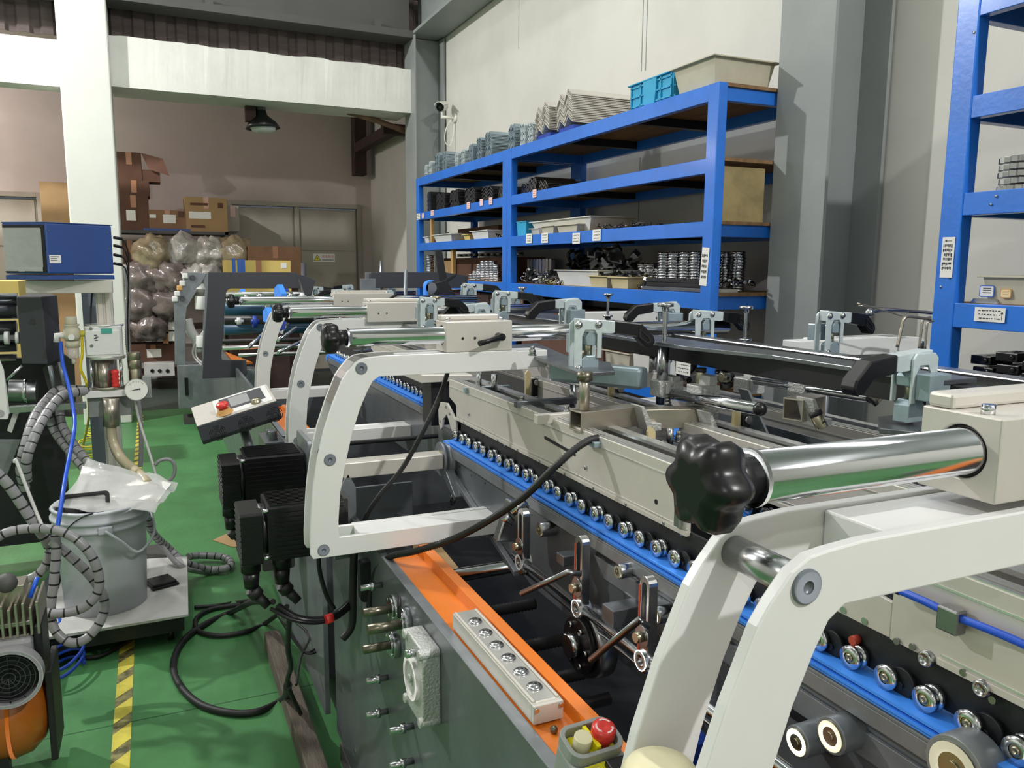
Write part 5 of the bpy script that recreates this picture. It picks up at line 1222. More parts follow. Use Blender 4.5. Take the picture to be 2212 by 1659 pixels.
one('carton', MB().box((2.45, 6.75, Z4), (2.49, 7.0, Z4+.16)), 'cardboard_light', 'tan cardboard piece behind the wooden stick', 'box')
one('carton', MB().box((2.62, 6.1, Z3), (2.84, 7.05, Z3+.13)), 'cardboard_dark', 'dark brown carton at the back of the third shelf in the far bay', 'box')
one('carton', MB().box((2.35, 2.98, Z4+.0), (2.50, 3.05, Z4+.015)), 'bin_white', 'flat white carton corner beside the near post', 'box')
# bundles of chromed bars
for i in range(13):
    y = 5.48-i*.047; y = y if y > 5.26 else y-.19
    one('chrome_bar', MB().prism(rrect(y-.019, Z4, y+.019, Z4+.165, .008, 3), 'x', 2.40, 2.43), 'chrome_dull' if i % 2 else 'steel', 'upright ribbed steel bar in the bundle around the middle post', 'bar', 'upright steel bars around the middle post')
# black bars and flat goods at the near end of the fourth shelf
for i, (y0, y1, z0, h, m_, lb) in enumerate(((2.98, 3.50, .0, .018, 'steel_plate', 'lowest flat steel bar in the near corner of the fourth shelf'), (2.98, 3.46, .019, .02, 'black_steel', 'black bar lying on the lowest flat bar'), (3.0, 3.48, .040, .018, 'black_steel', 'upper black bar in the near corner of the fourth shelf'))):
    one('flat_bar', MB().box((2.31, y0, Z4+z0), (2.37, y1, Z4+z0+h)), m_, lb, 'bar', bev=.002)
heap('shaft_collar', 'bright shaft collar lined up right of the near rack post', 'small part', ['chrome'], 2.35, 2.55, 2.93, 3.02, Z4+.03, 14, .022, 'bright collars right of the near rack post', ('ring',), .02)
one('wood_stick', MB().box((2.30, 6.86, Z3), (2.325, 6.90, Z3+.22)), 'wood_pale', 'upright wooden stick on the third shelf', 'stick', bev=.002)
one('wood_stick', MB().box((2.315, 6.35, Z4), (2.345, 6.40, Z4+.26)), 'wood_pale', 'upright wooden stick on the fourth shelf', 'stick', bev=.002)
one('plywood_sheet', MB().box((2.33, 2.93, Z3), (2.58, 2.945, Z3+.24)), 'plywood_pale', 'mottled plywood sheet closing the near end of the third shelf', 'board')
one('brown_carton', MB().box((2.33, 5.3, .9215), (2.8, 6.6, 1.30)), 'brown_steel', 'big dark brown carton under the fourth shelf', 'box')
one('brown_carton', MB().box((2.33, 3.9, .9215), (2.75, 5.0, 1.24)), 'cardboard_dark', 'big dark carton under the clip heap', 'box')
bin_('plastic_tub', 'white plastic tub under the fourth shelf', 'tub', 'bin_white', 2.42, 3.42, .9215, .2, .34, .25, taper=.9)
bin_('plastic_tub', 'wide cream tub next to the white one under the fourth shelf', 'tub', 'bin_beige', 2.45, 3.85, .9215, .22, .42, .12, taper=.9)
heap('black_fitting', 'black fitting on the low shelf behind the toggle clamps', 'small part', ['black_plastic', 'chrome'], 2.33, 2.55, 2.98, 3.3, .9215, 20, .04, 'black fittings on the low shelf', ('clip', 'ring'), .08)
# paper tags
def ptag(label, u, v, w, h, X=2.2785, mat='paper', lines=3, rot=0, board=False, mk='ink'):
    p = at(u, v, X=X); t = thing('paper_tag', label, 'label', tuple(p), 'paper tags on the blue racks')
    R_ = M.Translation(p) @ M.Rotation(rot, 4, 'X')
    ob('card', MB(R_).box((-.002, -w/2, -h/2), (0, w/2, h/2)), mat, t)
    m = MB(R_)
    for i in range(lines):
        z = h*(.28-.56*i/max(lines-1, 1)); y = -w*.36
        while y < w*.34:
            l = w*RND.uniform(.03, .09); k = h*.045; m.box((-.0026, y, z-k*RND.random()), (-.002, y+l, z+k)); y += l+w*RND.uniform(.02, .06)
    ob('handwriting', m, mk, t)
    return t
for u, v, w, h, lb in ((904, 468, .10, .055, 'white tag on the corner of the far rack, second beam'), (914, 466, .06, .045, 'pink rimmed tag right next to the corner tag'), (934, 460, .075, .045, 'pink rimmed tag under the dark stacks'), (1012, 444, .07, .05, 'pink rimmed tag left of the pair'), (1040, 437, .06, .05, 'torn pink rimmed tag of the pair'), (1060, 434, .06, .05, 'right pink rimmed tag of the pair')):
    ptag(lb, u, v, w, h, mat='paper_pink' if 'pink' in lb else 'paper', mk='red_ink' if 'pink' in lb else 'ink')
ptag('pink rimmed tag on the second beam, right of the middle post', 1155, 418, .055, .05, mat='paper_pink', mk='red_ink')
for u, v, lb in ((1143, 515, 'first white card on the third beam, right of the middle post'), (1177, 514, 'second white card on the third beam'), (1245, 515, 'third white card on the third beam'), (1289, 508, 'fourth white card on the third beam')):
    ptag(lb, u, v, .088, .062)
for u, v, lb in ((988, 606, 'white card on the fourth beam, left of the blue strip'), (1004, 608, 'white card on the fourth beam, right of the blue strip')): ptag(lb, u, v, .10, .055)
ptag('tall white card hanging aslant on the near rack post', 1522, 576, .05, .17, lines=5, rot=radians(4))
ptag('white card on the low beam seen under the black bar', 1476, 796, .11, .06)
for w_, rr in ((0, 0),):
    t = ptag('upright handwritten card with arrow on the right rack post', 2047, 556, .042, .125, lines=6)
    p = ORG.copy(); ob('arrow', MB().box((p.x-.0028, p.y-.012, p.z+.050), (p.x-.002, p.y+.008, p.z+.0516)).prism([(p.y+.013, p.z+.051), (p.y+.006, p.z+.0545), (p.y+.006, p.z+.0475)], 'x', p.x-.0028, p.x-.002), 'ink', t)
t = ptag('wide handwritten card with arrow on the right rack beam', 2138, 680, .095, .042, lines=3)
p = ORG.copy(); ob('arrow', MB().box((p.x-.0028, p.y-.0395, p.z-.014), (p.x-.002, p.y-.0385, p.z+.006)).prism([(p.y-.039, p.z+.012), (p.y-.043, p.z+.004), (p.y-.035, p.z+.004)], 'x', p.x-.0028, p.x-.002), 'ink', t)
for i, (u, v) in enumerate(((2052, 600), (2032, 620), (2104, 70), (2151, 424), (2140, 442))):
    p = at(u, v, X=2.279); one('paint_drop', MB().sph(p, .004, 10, (.5, 1, 1.1)), 'steel', ('white drop on the right rack post, under the upright card', 'lower white drop on the right rack post', 'bolt head high on the right rack post', 'upper white dot on the right rack beam', 'lower white dot on the right rack beam')[i], 'bolt')
# right rack contents
ZR = 1.735+.0015
for i in range(5):
    m = MB(); k = 20; o_ = []
    for j in range(k*2): a = pi*j/k; r = .082 if j % 2 else .072; o_.append((r*cos(a), r*sin(a)))
    o_ = [(a_*1, b_) for a_, b_ in o_]; ORG = V((0, 0, 0))
    if i == 0:
        g0 = ob('gear_ring', m.prism(o_, 'z', 0, .017, hole=[(a_*.6, b_*.6) for a_, b_ in o_]), 'chrome_dull', org=(0, 0, 0), bev=.001); o = g0
    else: o = g0.copy(); COL.objects.link(o)
    o.location = (2.42, 1.60+RND.uniform(-.006, .006), ZR+i*.021); o.rotation_euler = (0, 0, RND.random()*6)
    tag(o, 'toothed steel ring in the left pile on the right rack, '+('lowest', 'second lowest', 'middle', 'second highest', 'topmost')[i]+' of its pile', 'gear ring', 'toothed rings on the right rack')
for i in range(3):
    o = g0.copy(); COL.objects.link(o); o.location = (2.44, 1.41, ZR+i*.021); o['label'] = 'toothed steel ring in the pile cut off by the right edge, '+('lowest', 'middle', 'topmost')[i]
ZR4 = 1.40+.0015
t = bin_('parts_bin', 'pale gray bin with a blue framed and an orange label on the right rack', 'bin', 'bin_beige', 2.48, 1.49, ZR4, .30, .33, .085, taper=.9)
def lab(px, mat, mk, nm):
    c = at(*px[:2], X=2.345); w, h = px[2:]
    ob(nm+'_frame', MB().prism(rrect(c.y-w, c.z-h, c.y+w, c.z+h, .006), 'x', c.x-.012, c.x-.010), mk, t); ob(nm+'_field', MB().prism(rrect(c.y-w+.003, c.z-h+.003, c.y+w-.003, c.z+h-.003, .004), 'x', c.x-.0125, c.x-.012), mat, t)
    for k in (-.3, .1, .45): ob(nm+'_writing', MB().box((c.x-.013, c.y-w*.6, c.z+h*k), (c.x-.0125, c.y+w*.5, c.z+h*k+.0022)), 'orange_ink' if mk == 'orange_ink' else 'ink', t)
ORG = t.location.copy()
lab((2137, 629, .024, .018), 'paper', 'blue_ink', 'blue_label'); lab((2178, 634, .017, .014), 'tan_label', 'orange_ink', 'orange_label')
one('steel_angle', MB().prism([(1.60, ZR4), (1.69, ZR4), (1.68, ZR4+.014), (1.61, ZR4+.014)], 'x', 2.33, 2.37), 'chrome_dull', 'short steel angle left of the pale gray bin', 'angle')
Z5 = .9215
ORG = V((0, 0, 0)); nb = 0
for col_ in range(4):
    for row in range(9):
        m = MB()
        if nb == 0:
            m.box((-.05, -.035, 0), (.05, .035, .028)); m.cyl((-.05, -.018, .014), (-.056, -.018, .014), .008, n=12); m.prism(arc(0, 0, .030, 0, 180, 8), 'x', -.02, .02)
            k0 = ob('black_clamp', m, 'motor_black', org=(0, 0, 0), bev=.003); o = k0
        else: o = k0.copy(); COL.objects.link(o)
        o.location = (2.40+RND.uniform(-.01, .01), 1.65-col_*.082+RND.uniform(-.005, .005), Z5+row*.036+(.018 if col_ % 2 else 0)); o.rotation_euler = (0, 0, RND.uniform(-.1, .1)); nb += 1
        tag(o, 'glossy black clamp in the '+('leftmost', 'second', 'third', 'rightmost')[col_]+' column piled on the low shelf of the right rack', 'clamp', 'black clamps on the right rack, '+('leftmost', 'second', 'third', 'rightmost')[col_]+' column')
# security camera on the wall by the far column
t = thing('security_camera', 'white bullet security camera on a wall bracket beside the far column', 'camera', tuple(at(985, 255, X=2.95)))
p = ORG.copy(); c = at(952, 232, X=2.80); c.y = p.y
d = V((-.55, -.80, -.22)).normalized()
ob('body', MB().cyl(c+d*-.09, c+d*.07, .042, n=20), 'cctv_white', t, .006)
ob('sun_hood', MB(frame(c, V((.8, -.55, 0)), d)).prism(arc(0, 0, .052, 200, 340, 8)+arc(0, 0, .048, 340, 200, 8), 'y', -.10, .13), 'cctv_white', t)
ob('lens_face', MB().cyl(c+d*.071, c+d*.085+V((0, 0, -.006)), .040, n=20).cyl(c+d*.085, c+d*.092, .018, n=16), 'black_plastic', t)
ob('bracket_arm', MB().cyl(c+V((0, 0, -.04)), c+V((0, 0, -.10)), .014, n=12).cyl(V((c.x-.01, p.y, c.z-.10)), V((2.945, p.y, c.z-.10)), .016, n=12), 'cctv_white', t)
ob('wall_plate', MB().cyl((2.949, p.y, c.z-.10), (2.9215, p.y, c.z-.10), .045, n=20), 'cctv_white', t)
ob('hanging_wire', MB().tube(cr([V((2.90, p.y, c.z-.11)), V((2.84, p.y, c.z-.22)), V((2.83, p.y, c.z-.34)), V((2.88, p.y, c.z-.38)), V((2.92, p.y, c.z-.28)), V((2.93, p.y, c.z-.16))], 5), .005, 6), 'cctv_white', t)
# hanging bell lamp and loose pipe under the white beam
t = thing('bell_lamp', 'dark bell shaped lamp hanging below the white beam', 'lamp', tuple(at(568, 285, Y=8.8)))
p = at(568, 278, Y=8.8)
ob('shade', MB().lathe([(.045, .20), (.06, .13), (.14, .06), (.175, .0), (.170, .0), (.13, .055), (.05, .12)], p, (-.08, 0, 1), 28, False), 'black_plastic', t)
ob('bulb', MB().sph(p+V((0, 0, .01)), .13, 20, (1, 1, .45)), 'lamp_white', t)
ob('socket', MB().cyl(p+V((-.015, 0, .18)), p+V((-.02, 0, .30)), .05, n=16), 'steel_dark', t)
ob('bracket', MB().box((p.x-.17, p.y-.05, p.z+.06), (p.x-.07, p.y+.05, 3.099)).box((p.x-.17, p.y-.03, p.z+.27), (p.x+.10, p.y+.03, p.z+.30)), 'brown_steel', t)
a, b = at(750, 241, Y=8.75), at(880, 285, Y=8.9); one('loose_pipe', MB().tube([a, (a+b)/2+V((0, 0, .01)), b], .03, 10), 'rust', 'rusty pipe slanting under the end of the white beam', 'pipe')
# wall cracks and conduit strips on the right wall
for u0, v0, u1, v1 in ((1390, 0, 1390, 152), (1399, 0, 1400, 150), (1121, 0, 1121, 105), (1383, 340, 1382, 520)):
    a, b = at(u0, v0, X=2.9495), at(u1, v1, X=2.9495); m = MB(); m.box((2.9485, a.y-.004, min(a.z, b.z)), (2.952, a.y+.004, max(a.z, b.z))); struct('trim_1%d' % (u0 % 10), m, 'steel_gray')

# ================================================================== background boxes and bags
t = thing('storage_shelf', 'dark metal shelf full of film bags and cartons left of the back door', 'shelf', (.3, 10.8, 0))
for x in (-.5, .86):
    for y in (10.45, 11.1): ob('post', MB().box((x, y, 0), (x+.04, y+.04, 1.90)), 'steel_dark', t)
for z in (.15, .72, 1.86): ob('shelf_board', MB().box((-.5, 10.45, z), (.90, 11.14, z+.035)), 'steel_dark' if z > 1 else 'brown_steel', t)
YBX = 10.55
def cart(label, px, mat='cardboard', d=.45, y=YBX, flaps=None, labels=(), name='carton', bev=.006):
    (u0, v0), (u1, v1) = px; a = at(u0, v1, Y=y); b = at(u1, v0, Y=y); t = thing(name, label, 'box', ((a.x+b.x)/2, y+d/2, a.z), 'cartons at the back wall')
    ob('box', MB().box((a.x, y, a.z), (b.x, y+d, b.z)), mat, t, bev)
    ob('tape', MB().box(((a.x+b.x)/2-.03, y-.002, b.z-.14), ((a.x+b.x)/2+.03, y, b.z)), 'cardboard_tape', t)
    for (lu, lv, lw, lh, lm) in labels:
        c = at(lu, lv, Y=y); ob('label', MB().box((c.x-lw, y-.004, c.z-lh), (c.x+lw, y-.0005, c.z+lh)), lm, t)
    return t
cart('tall dark carton with a white label left on the shelf', ((258, 423), (320, 497)), 'cardboard_dark', labels=((283, 465, .05, .06, 'paper'),))
cart('middle crushed carton of the left pile', ((256, 391), (322, 422)), 'cardboard_dark')
c = cart('open topmost carton of the left pile with hanging flaps', ((254, 330), (304, 390)), 'cardboard_dark')
ob('flap', MB().add([at(u, v, Y=Y_) for u, v, Y_ in ((304, 330, 10.55), (352, 343, 10.4), (366, 380, 10.35), (322, 366, 10.5))]+[at(u, v, Y=Y_+.01) for u, v, Y_ in ((304, 330, 10.55), (352, 343, 10.4), (366, 380, 10.35), (322, 366, 10.5))], [(3, 2, 1, 0), (4, 5, 6, 7), (0, 1, 5, 4), (1, 2, 6, 5), (2, 3, 7, 6), (3, 0, 4, 7)]), 'cardboard_dark', c)
ob('side_part', MB().box((at(305, 385, Y=10.56).x, 10.56, at(305, 392, Y=10.56).z), (at(346, 385, Y=10.56).x, 10.9, at(305, 366, Y=10.56).z)), 'cardboard_dark', c)
cart('low carton with blue base between the tall ones', ((322, 455), (402, 495)), 'cardboard', labels=((366, 473, .07, .05, 'paper'), (330, 467, .035, .02, 'paper'), (391, 463, .035, .035, 'cardboard_dark'), (361, 497, .26, .018, 'blue_paint')))
cart('square tan carton with a long white label', ((402, 428), (490, 502)), 'cardboard_light', labels=((432, 465, .125, .042, 'paper'), (430, 441, .10, .015, 'cardboard_dark'), (428, 489, .08, .015, 'cardboard_dark'), (476, 444, .03, .03, 'cardboard_dark')))
cart('gray carton leaning beside the square tan one', ((491, 445), (516, 500)), 'door_gray', y=10.9)
cart('wide brown carton in front of the back door', ((540, 533), (650, 600)), 'cardboard', y=10.0, d=.5)
cart('yellow carton with blue tape in front of the brown one', ((490, 563), (628, 640)), 'carton_yellow', y=9.2, d=.4, labels=((505, 574, .018, .08, 'blue_ink'), (521, 574, .04, .07, 'blue_ink'), (613, 574, .03, .03, 'paper')))
cart('brown carton low behind the pressure gauge', ((284, 743), (378, 785)), 'cardboard_dark', y=10.5, labels=((333, 763, .08, .05, 'paper'),))
cart('small dark carton on the shelf left of the film bags', ((262, 520), (300, 570)), 'cardboard_dark', y=10.7)
for i, (v0, v1) in enumerate(((695, 714), (716, 738))): cart(('upper', 'lower')[i]+' white foam box between the bags and the cabinet', ((338, v0), (377, v1)), 'bin_white', y=10.3, d=.3)
b = one('white_base', MB().box((at(312, 810, Y=10.3).x, 10.3, at(312, 815, Y=10.3).z), (at(378, 810, Y=10.3).x, 10.7, at(312, 786, Y=10.3).z)), 'tray_white', 'white panel with three dark holes standing on the floor at the back', 'panel', bev=.005)
for u in (329, 345, 362): p = at(u, 801, Y=10.299); one('floor_socket', MB().cyl(p, p+V((0, -.01, 0)), .022, n=14), 'black_plastic', 'dark round hole in the white panel, '+{329: 'left', 345: 'middle', 362: 'right'}[u], 'hole')
def bag(label, u, v, r, mat, y=10.3, sq=(1, .8, .9), seed=0):
    p = at(u, v, Y=y); R = r*y*1.06/FPX; n = 30; m = MB(); vs = []; fs = []; mm = n//2
    for i in range(mm+1):
        th = pi*i/mm
        for j in range(n):
            ph = 2*pi*j/n; d = V((sin(th)*cos(ph)*sq[0], sin(th)*sin(ph)*sq[1], cos(th)*sq[2])); k = 1+.34*noise.noise(d*2.2+V((seed, 0, 0)))+.26*abs(noise.noise(d*5+V((seed, 3, 0))))-.05
            vs.append(p+d*R*k)
    for i in range(mm):
        for j in range(n): q = (j+1) % n; fs.append((i*n+j, (i+1)*n+j, (i+1)*n+q, i*n+q))
    m.add(vs, fs, True); return one('film_bag', m, mat, label, 'plastic bag', 'bags of clear film at the back')
for i, a in enumerate((('tan film bag under the shelf, leftmost of the upper row', 330, 545, 34, 'film_tan'), ('crumpled gray film bag, second of the upper row', 392, 540, 32, 'film'), ('bright clear film bag under the square carton', 452, 545, 32, 'film'), ('film bag hanging beside the back door, below the gray carton', 505, 545, 34, 'film_tan'),
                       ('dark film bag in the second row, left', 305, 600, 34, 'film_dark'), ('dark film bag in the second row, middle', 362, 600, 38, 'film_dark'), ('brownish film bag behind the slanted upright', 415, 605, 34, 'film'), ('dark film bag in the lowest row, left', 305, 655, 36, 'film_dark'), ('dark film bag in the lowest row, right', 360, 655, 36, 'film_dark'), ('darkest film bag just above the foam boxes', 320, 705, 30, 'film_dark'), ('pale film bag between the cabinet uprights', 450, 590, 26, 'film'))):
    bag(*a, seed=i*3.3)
# warning sign on the door
t = thing('warning_sign', 'small white warning sign with yellow triangle and red characters on the door', 'sign', tuple(at(700, 557, Y=11.5)))
p = at(700, 557, Y=11.508); w, h = .152, .058
ob('plate', MB().box((p.x-w, 11.508, p.z-h), (p.x+w, 11.5195, p.z+h)), 'paper', t)
q = V((p.x-.095, 0, p.z)); ob('triangle_edge', MB().prism([(q.x-.050, q.z-.042), (q.x+.050, q.z-.042), (q.x, q.z+.046)], 'y', 11.506, 11.508), 'ink', t)
ob('triangle', MB().prism([(q.x-.040, q.z-.036), (q.x+.040, q.z-.036), (q.x, q.z+.034)], 'y', 11.505, 11.506), 'yellow_plastic', t)
ob('flash', MB().prism([(q.x+.006, q.z+.018), (q.x-.012, q.z-.008), (q.x, q.z-.006), (q.x-.006, q.z-.028), (q.x+.012, q.z+.0), (q.x, q.z-.001)], 'y', 11.504, 11.505), 'ink', t)
tm = M.Translation(-ORG) @ frame(V((p.x+.055, 11.5075, p.z+.014)), V((1, 0, 0)), V((0, 0, 1)))
text('lettering', '有电危险', .044, 'red_ink', t, tm)
ob('underline', MB().box((p.x-.03, 11.506, p.z-.032), (p.x+.14, 11.508, p.z-.024)), 'ink', t)
# things by the left door
one('carton', MB().box((-1.13, 11.0, 0), (-.80, 11.4, 2.45)), 'cardboard_light', 'tall tan carton standing behind the white column', 'box')
one('fire_box', MB().box((-1.10, 11.35, 1.7), (-1.02, 11.45, 1.86)), 'red_plastic', 'small red box on the wall beside the left door', 'box')
one('gray_cover', MB().tube(cr([at(110, 445, Y=11.3), at(122, 432, Y=11.3), at(135, 425, Y=11.3)], 4), .04, 8), 'steel_gray', 'curved gray strip on the wall behind the column', 'strip')
one('carton', MB().box((at(0, 640, Y=6.5).x-.4, 6.5, .8), (at(42, 640, Y=6.5).x, 6.9, at(20, 607, Y=6.5).z)), 'carton_yellow', 'yellow carton at the left edge behind the chrome rollers', 'box', bev=.004)

mt('column_blue_gray', '#747d8c', .45)
# ================================================================== gluing unit on its stand
YS = 4.1
t = thing('control_box', 'blue box with film covered screen on top of the stand', 'control box', tuple(at(125, 596, Y=4.1)))
fl_, fr_, bk = at(6, 540, Y=3.98), at(102, 540, Y=3.90), at(246, 540, Y=4.12)
L_ = (fl_.x, 4.0); C_ = (fr_.x, 3.88); R_ = (bk.x-.0, 4.02)
zb, zt = 1.457, 1.668
foot = [(L_[0], L_[1]), (C_[0], C_[1]), (R_[0], R_[1]), (R_[0]-.16, R_[1]+.20), (L_[0]+.02, L_[1]+.20)]
ob('case', MB().prism(foot, 'z', zb, zt), 'blue_paint', t, .006)
ob('top_edge', MB().prism([(C_[0]+(a-C_[0])*1.01, C_[1]+(b_-C_[1])*1.01) for a, b_ in foot], 'z', zt, zt+.004), 'blue_paint', t, .001)
ob('base_tray', MB().prism([(a, b_) for a, b_ in foot], 'z', zb-.025, zb-.006), 'blue_paint', t, .002)
xx = V((C_[0]-L_[0], C_[1]-L_[1], 0)); wl = xx.length; fm = frame(V((L_[0], L_[1], zb)), xx, V((0, 0, 1)))
ob('front_frame', MB(fm).box((.006, .006, 0), (wl-.004, .203, .004)), 'black_plastic', t, .001)
ob('screen', MB(fm).box((.014, .028, .004), (wl-.018, .185, .006)), 'screen_gray', t)
ob('loose_film', MB(fm).box((.008, .010, .006), (wl-.02, .19, .0065)), 'film_clear', t)
ob('brand_label', MB(fm).box((.07, .008, .004), (.10, .020, .0055)), 'steel', t)
x2 = V((R_[0]-C_[0], R_[1]-C_[1], 0)); w2 = x2.length; fm2 = frame(V((C_[0], C_[1], zb)), x2, V((0, 0, 1)))
ob('side_label', MB(fm2).box((.008, .045, 0), (.055, .078, .0008)), 'paper', t)
m = MB(fm2)
for i in range(3): m.box((.013, .070-i*.008, .0008), (.040+.006*(i == 0), .073-i*.008, .0012))
ob('label_print', m, 'ink', t)
for a, b_ in ((.012, .18), (.012, .03), (w2-.02, .18), (w2-.02, .11), (w2-.02, .03)): ob('rivet', MB(fm2).cyl((a, b_, 0), (a, b_, .002), .003, n=10), 'steel', t)
one('unit_shelf', MB().box((at(55, 620, Y=4.0).x, 4.0, 1.372), (at(243, 620, Y=4.0).x, 4.06, 1.428)), 'aluminium', 'gray profile bar carrying the blue box', 'bar', bev=.003)
t = thing('unit_stand', 'gray profile stand holding pump head and filter', 'stand', (-.2, 4.25, 0))
ob('column', MB().box((-.235, 4.12, .02), (-.165, 4.19, 1.40)).box((-.228, 4.112, .05), (-.205, 4.12, 1.39)).box((-.195, 4.112, .05), (-.172, 4.12, 1.39)), 'aluminium', t, .003)
ob('rear_column', MB().box((-.31, 4.40, .02), (-.25, 4.46, 1.38)), 'column_blue_gray', t, .003)
ob('base_plate', MB().box((-.42, 4.0, .0), (.0, 4.5, .02)), 'steel_dark', t)
P0 = at(183, 835, Y=4.0); 
ob('bracket_plate', MB().box((at(183, 840, Y=4.0).x, 3.98, .905), (at(272, 840, Y=4.0).x, 4.11, .935)), 'white_paint', t, .002)
ob('bracket_box', MB().box((at(190, 870, Y=4.02).x, 4.02, .81), (at(283, 870, Y=4.02).x, 4.11, .904)), 'steel_gray', t, .003)
t = thing('pump_head', 'white pump controller with green display above the steel pump cylinder', 'pump', (-.2, 4.02, .935))
xc = at(224, 730, Y=4.0).x
ob('controller', MB().prism(rrect(xc-.075, 3.965, xc+.075, 4.105, .03), 'z', 1.088, 1.225), 'white_paint', t, .003)
ob('front_panel', MB().box((xc-.068, 3.960, 1.10), (xc+.066, 3.9655, 1.208)), 'white_paint', t, .002)
p = at(230, 715, Y=3.959); ob('lcd', MB().box((p.x-.022, 3.957, p.z-.011), (p.x+.022, 3.96, p.z+.011)), 'lcd_green', t)
for u, v in ((196, 710), (198, 747)): p = at(u, v, Y=3.96); ob('screw', MB().cyl(p, p+V((0, -.003, 0)), .007, n=12), 'steel', t)
for u, v in ((206, 724), (209, 728), (206, 731), (208, 735)): p = at(u, v, Y=3.96); ob('mark', MB().box((p.x-.006, 3.958, p.z-.0015), (p.x+.006, 3.9605, p.z+.0015)), 'ink', t)
ob('flange_ring', MB().cyl((xc+.005, 4.04, 1.075), (xc+.005, 4.04, 1.09), .078, n=32), 'aluminium_bright', t, .001); ob('flange_ring', MB().cyl((xc+.005, 4.04, 1.222), (xc+.005, 4.04, 1.232), .078, n=32), 'aluminium_bright', t, .001)
for dx in (-.058, .062): ob('tie_rod', MB().cyl((xc+dx, 4.0, .95), (xc+dx, 4.0, 1.075), .007, n=12), 'chrome', t)
ob('pump_cylinder', MB().cyl((xc-.008, 4.04, .95), (xc-.008, 4.04, 1.075), .042, n=26).cyl((xc-.008, 4.0, .95), (xc-.008, 4.0, 1.06), .026, n=20), 'stainless', t)
ob('red_coupling', MB().lathe([(.016, 0), (.018, .008), (.013, .016), (.018, .026), (.013, .036), (.018, .046), (.013, .056), (.018, .066), (.014, .078)], (xc+.036, 3.99, .95), (0, 0, 1), 16), 'red_plastic', t)
ob('foot_ring', MB().cyl((xc+.005, 4.04, .936), (xc+.005, 4.04, .949), .068, n=30), 'stainless', t, .001)
t = thing('material_pipe', 'stainless pipe end with pale ribbed hose running down to the pail', 'pipe', (-.2, 4.03, .6))
p1 = at(240, 860, Y=3.97); p2 = at(240, 920, Y=3.97)
ob('pipe_end', MB().cyl(p1, p2, .034, n=24).cyl(p2, p2+V((0, 0, -.025)), .020, n=18), 'stainless', t)
P = resample(cr([at(240, 922, Y=3.97), at(246, 960, Y=3.95), at(262, 990, Y=3.88), at(285, 1012, Y=3.78), at(305, 1028, Y=3.66), at(318, 1045, Y=3.6)], 10), .005)
ob('ribbed_hose', MB().tube(P, .021, 12, rf=lambda i: .0225 if i % 2 else .0195), 'hose_clear', t)
t = thing('pressure_gauge', 'round white dial pressure gauge on a steel fitting', 'gauge', tuple(at(295, 842, Y=3.95)))
p = at(295, 842, Y=3.95); d = V((.08, -1, .12)).normalized()
ob('case', MB().cyl(p-d*.03, p, .050, n=32), 'chrome', t, .001); ob('dial', MB().cyl(p, p+d*.001, .046, n=32), 'paper', t)
u_, w_ = MB()._fr(d); m = MB()
for i in range(28):
    a = radians(-225+270*i/27-90); r0, r1 = (.034 if i % 3 == 0 else .037), .041
    e = lambda r: p+d*.0012+(V((1, 0, 0))*cos(a)-V((0, 0, 1))*sin(a))*r
    m.tube([e(r0), e(r1)], .0007, 4)
ob('tick_marks', m, 'ink', t); ob('needle', MB().tube([p+d*.003+V((-.030, 0, -.004)), p+d*.003+V((.016, 0, .004))], .0016, 6, rf=lambda i: (.0006, .003)[i]), 'ink', t)
m = MB(); q = at(293, 825, Y=4.0); m.cyl(q+V((0, .02, -.06)), q+V((0, .02, .06)), .026, n=20).cyl(q+V((0, .02, .06)), q+V((0, .02, .10)), .029, n=20).cyl(q+V((0, .02, .10)), q+V((0, .02, .135)), .027, n=20); ob('fitting', m, 'nickel', t, .002)
ob('side_block', MB().cbox(at(318, 835, Y=4.0), (.035, .04, .10)), 'steel_gray', t, .002)
t = thing('air_filter', 'cream air filter regulator with elbow for the blue hose', 'filter', tuple(at(155, 790, Y=4.0)))
xf = at(156, 730, Y=4.0).x
zz = lambda v: at(156, v, Y=4.0).z
ob('knob', MB().cyl((xf, 4.0, zz(700)), (xf, 4.0, zz(684)), .024, n=22), 'bin_beige', t, .002)
ob('regulator_body', MB().lathe([(.028, zz(735)), (.034, zz(728)), (.034, zz(712)), (.026, zz(706)), (.032, zz(703)), (.032, zz(700))], (xf, 4.0, 0), (0, 0, 1), 22), 'bin_beige', t)
ob('gauge_dial', MB().cyl((xf, 3.965, zz(727)), (xf, 3.960, zz(727)), .013, n=18), 'paper', t)
ob('bowl_cap', MB().cyl((xf, 4.0, zz(750)), (xf, 4.0, zz(736)), .029, n=22), 'bin_beige', t)
ob('clear_bowl', MB().lathe([(.018, zz(774)), (.024, zz(768)), (.025, zz(750))], (xf, 4.0, 0), (0, 0, 1), 20), 'film_clear', t)
ob('drain', MB().cyl((xf, 4.0, zz(786)), (xf, 4.0, zz(774)), .009, n=14), 'bin_beige', t)
ob('elbow', MB().tube([(xf-.03, 4.0, zz(724)), (xf-.058, 4.0, zz(724)), (xf-.060, 4.0, zz(738))], .014, 12), 'white_paint', t)
ob('yellow_fitting', MB().cyl((xf+.03, 4.0, zz(721)), (xf+.06, 4.0, zz(721)), .014, n=12), 'yellow_tape', t)
hose('air_hose', 'bright blue air hose running down into the pail', [at(131, 738, Y=4.0), at(136, 785, Y=3.98), at(150, 840, Y=3.9), at(160, 895, Y=3.8), at(160, 930, Y=3.7), at(150, 985, Y=3.6), at(138, 1050, Y=3.4), at(130, 1105, Y=3.3), at(124, 1140, Y=3.26)], .008, 'blue_hose', 'hose')
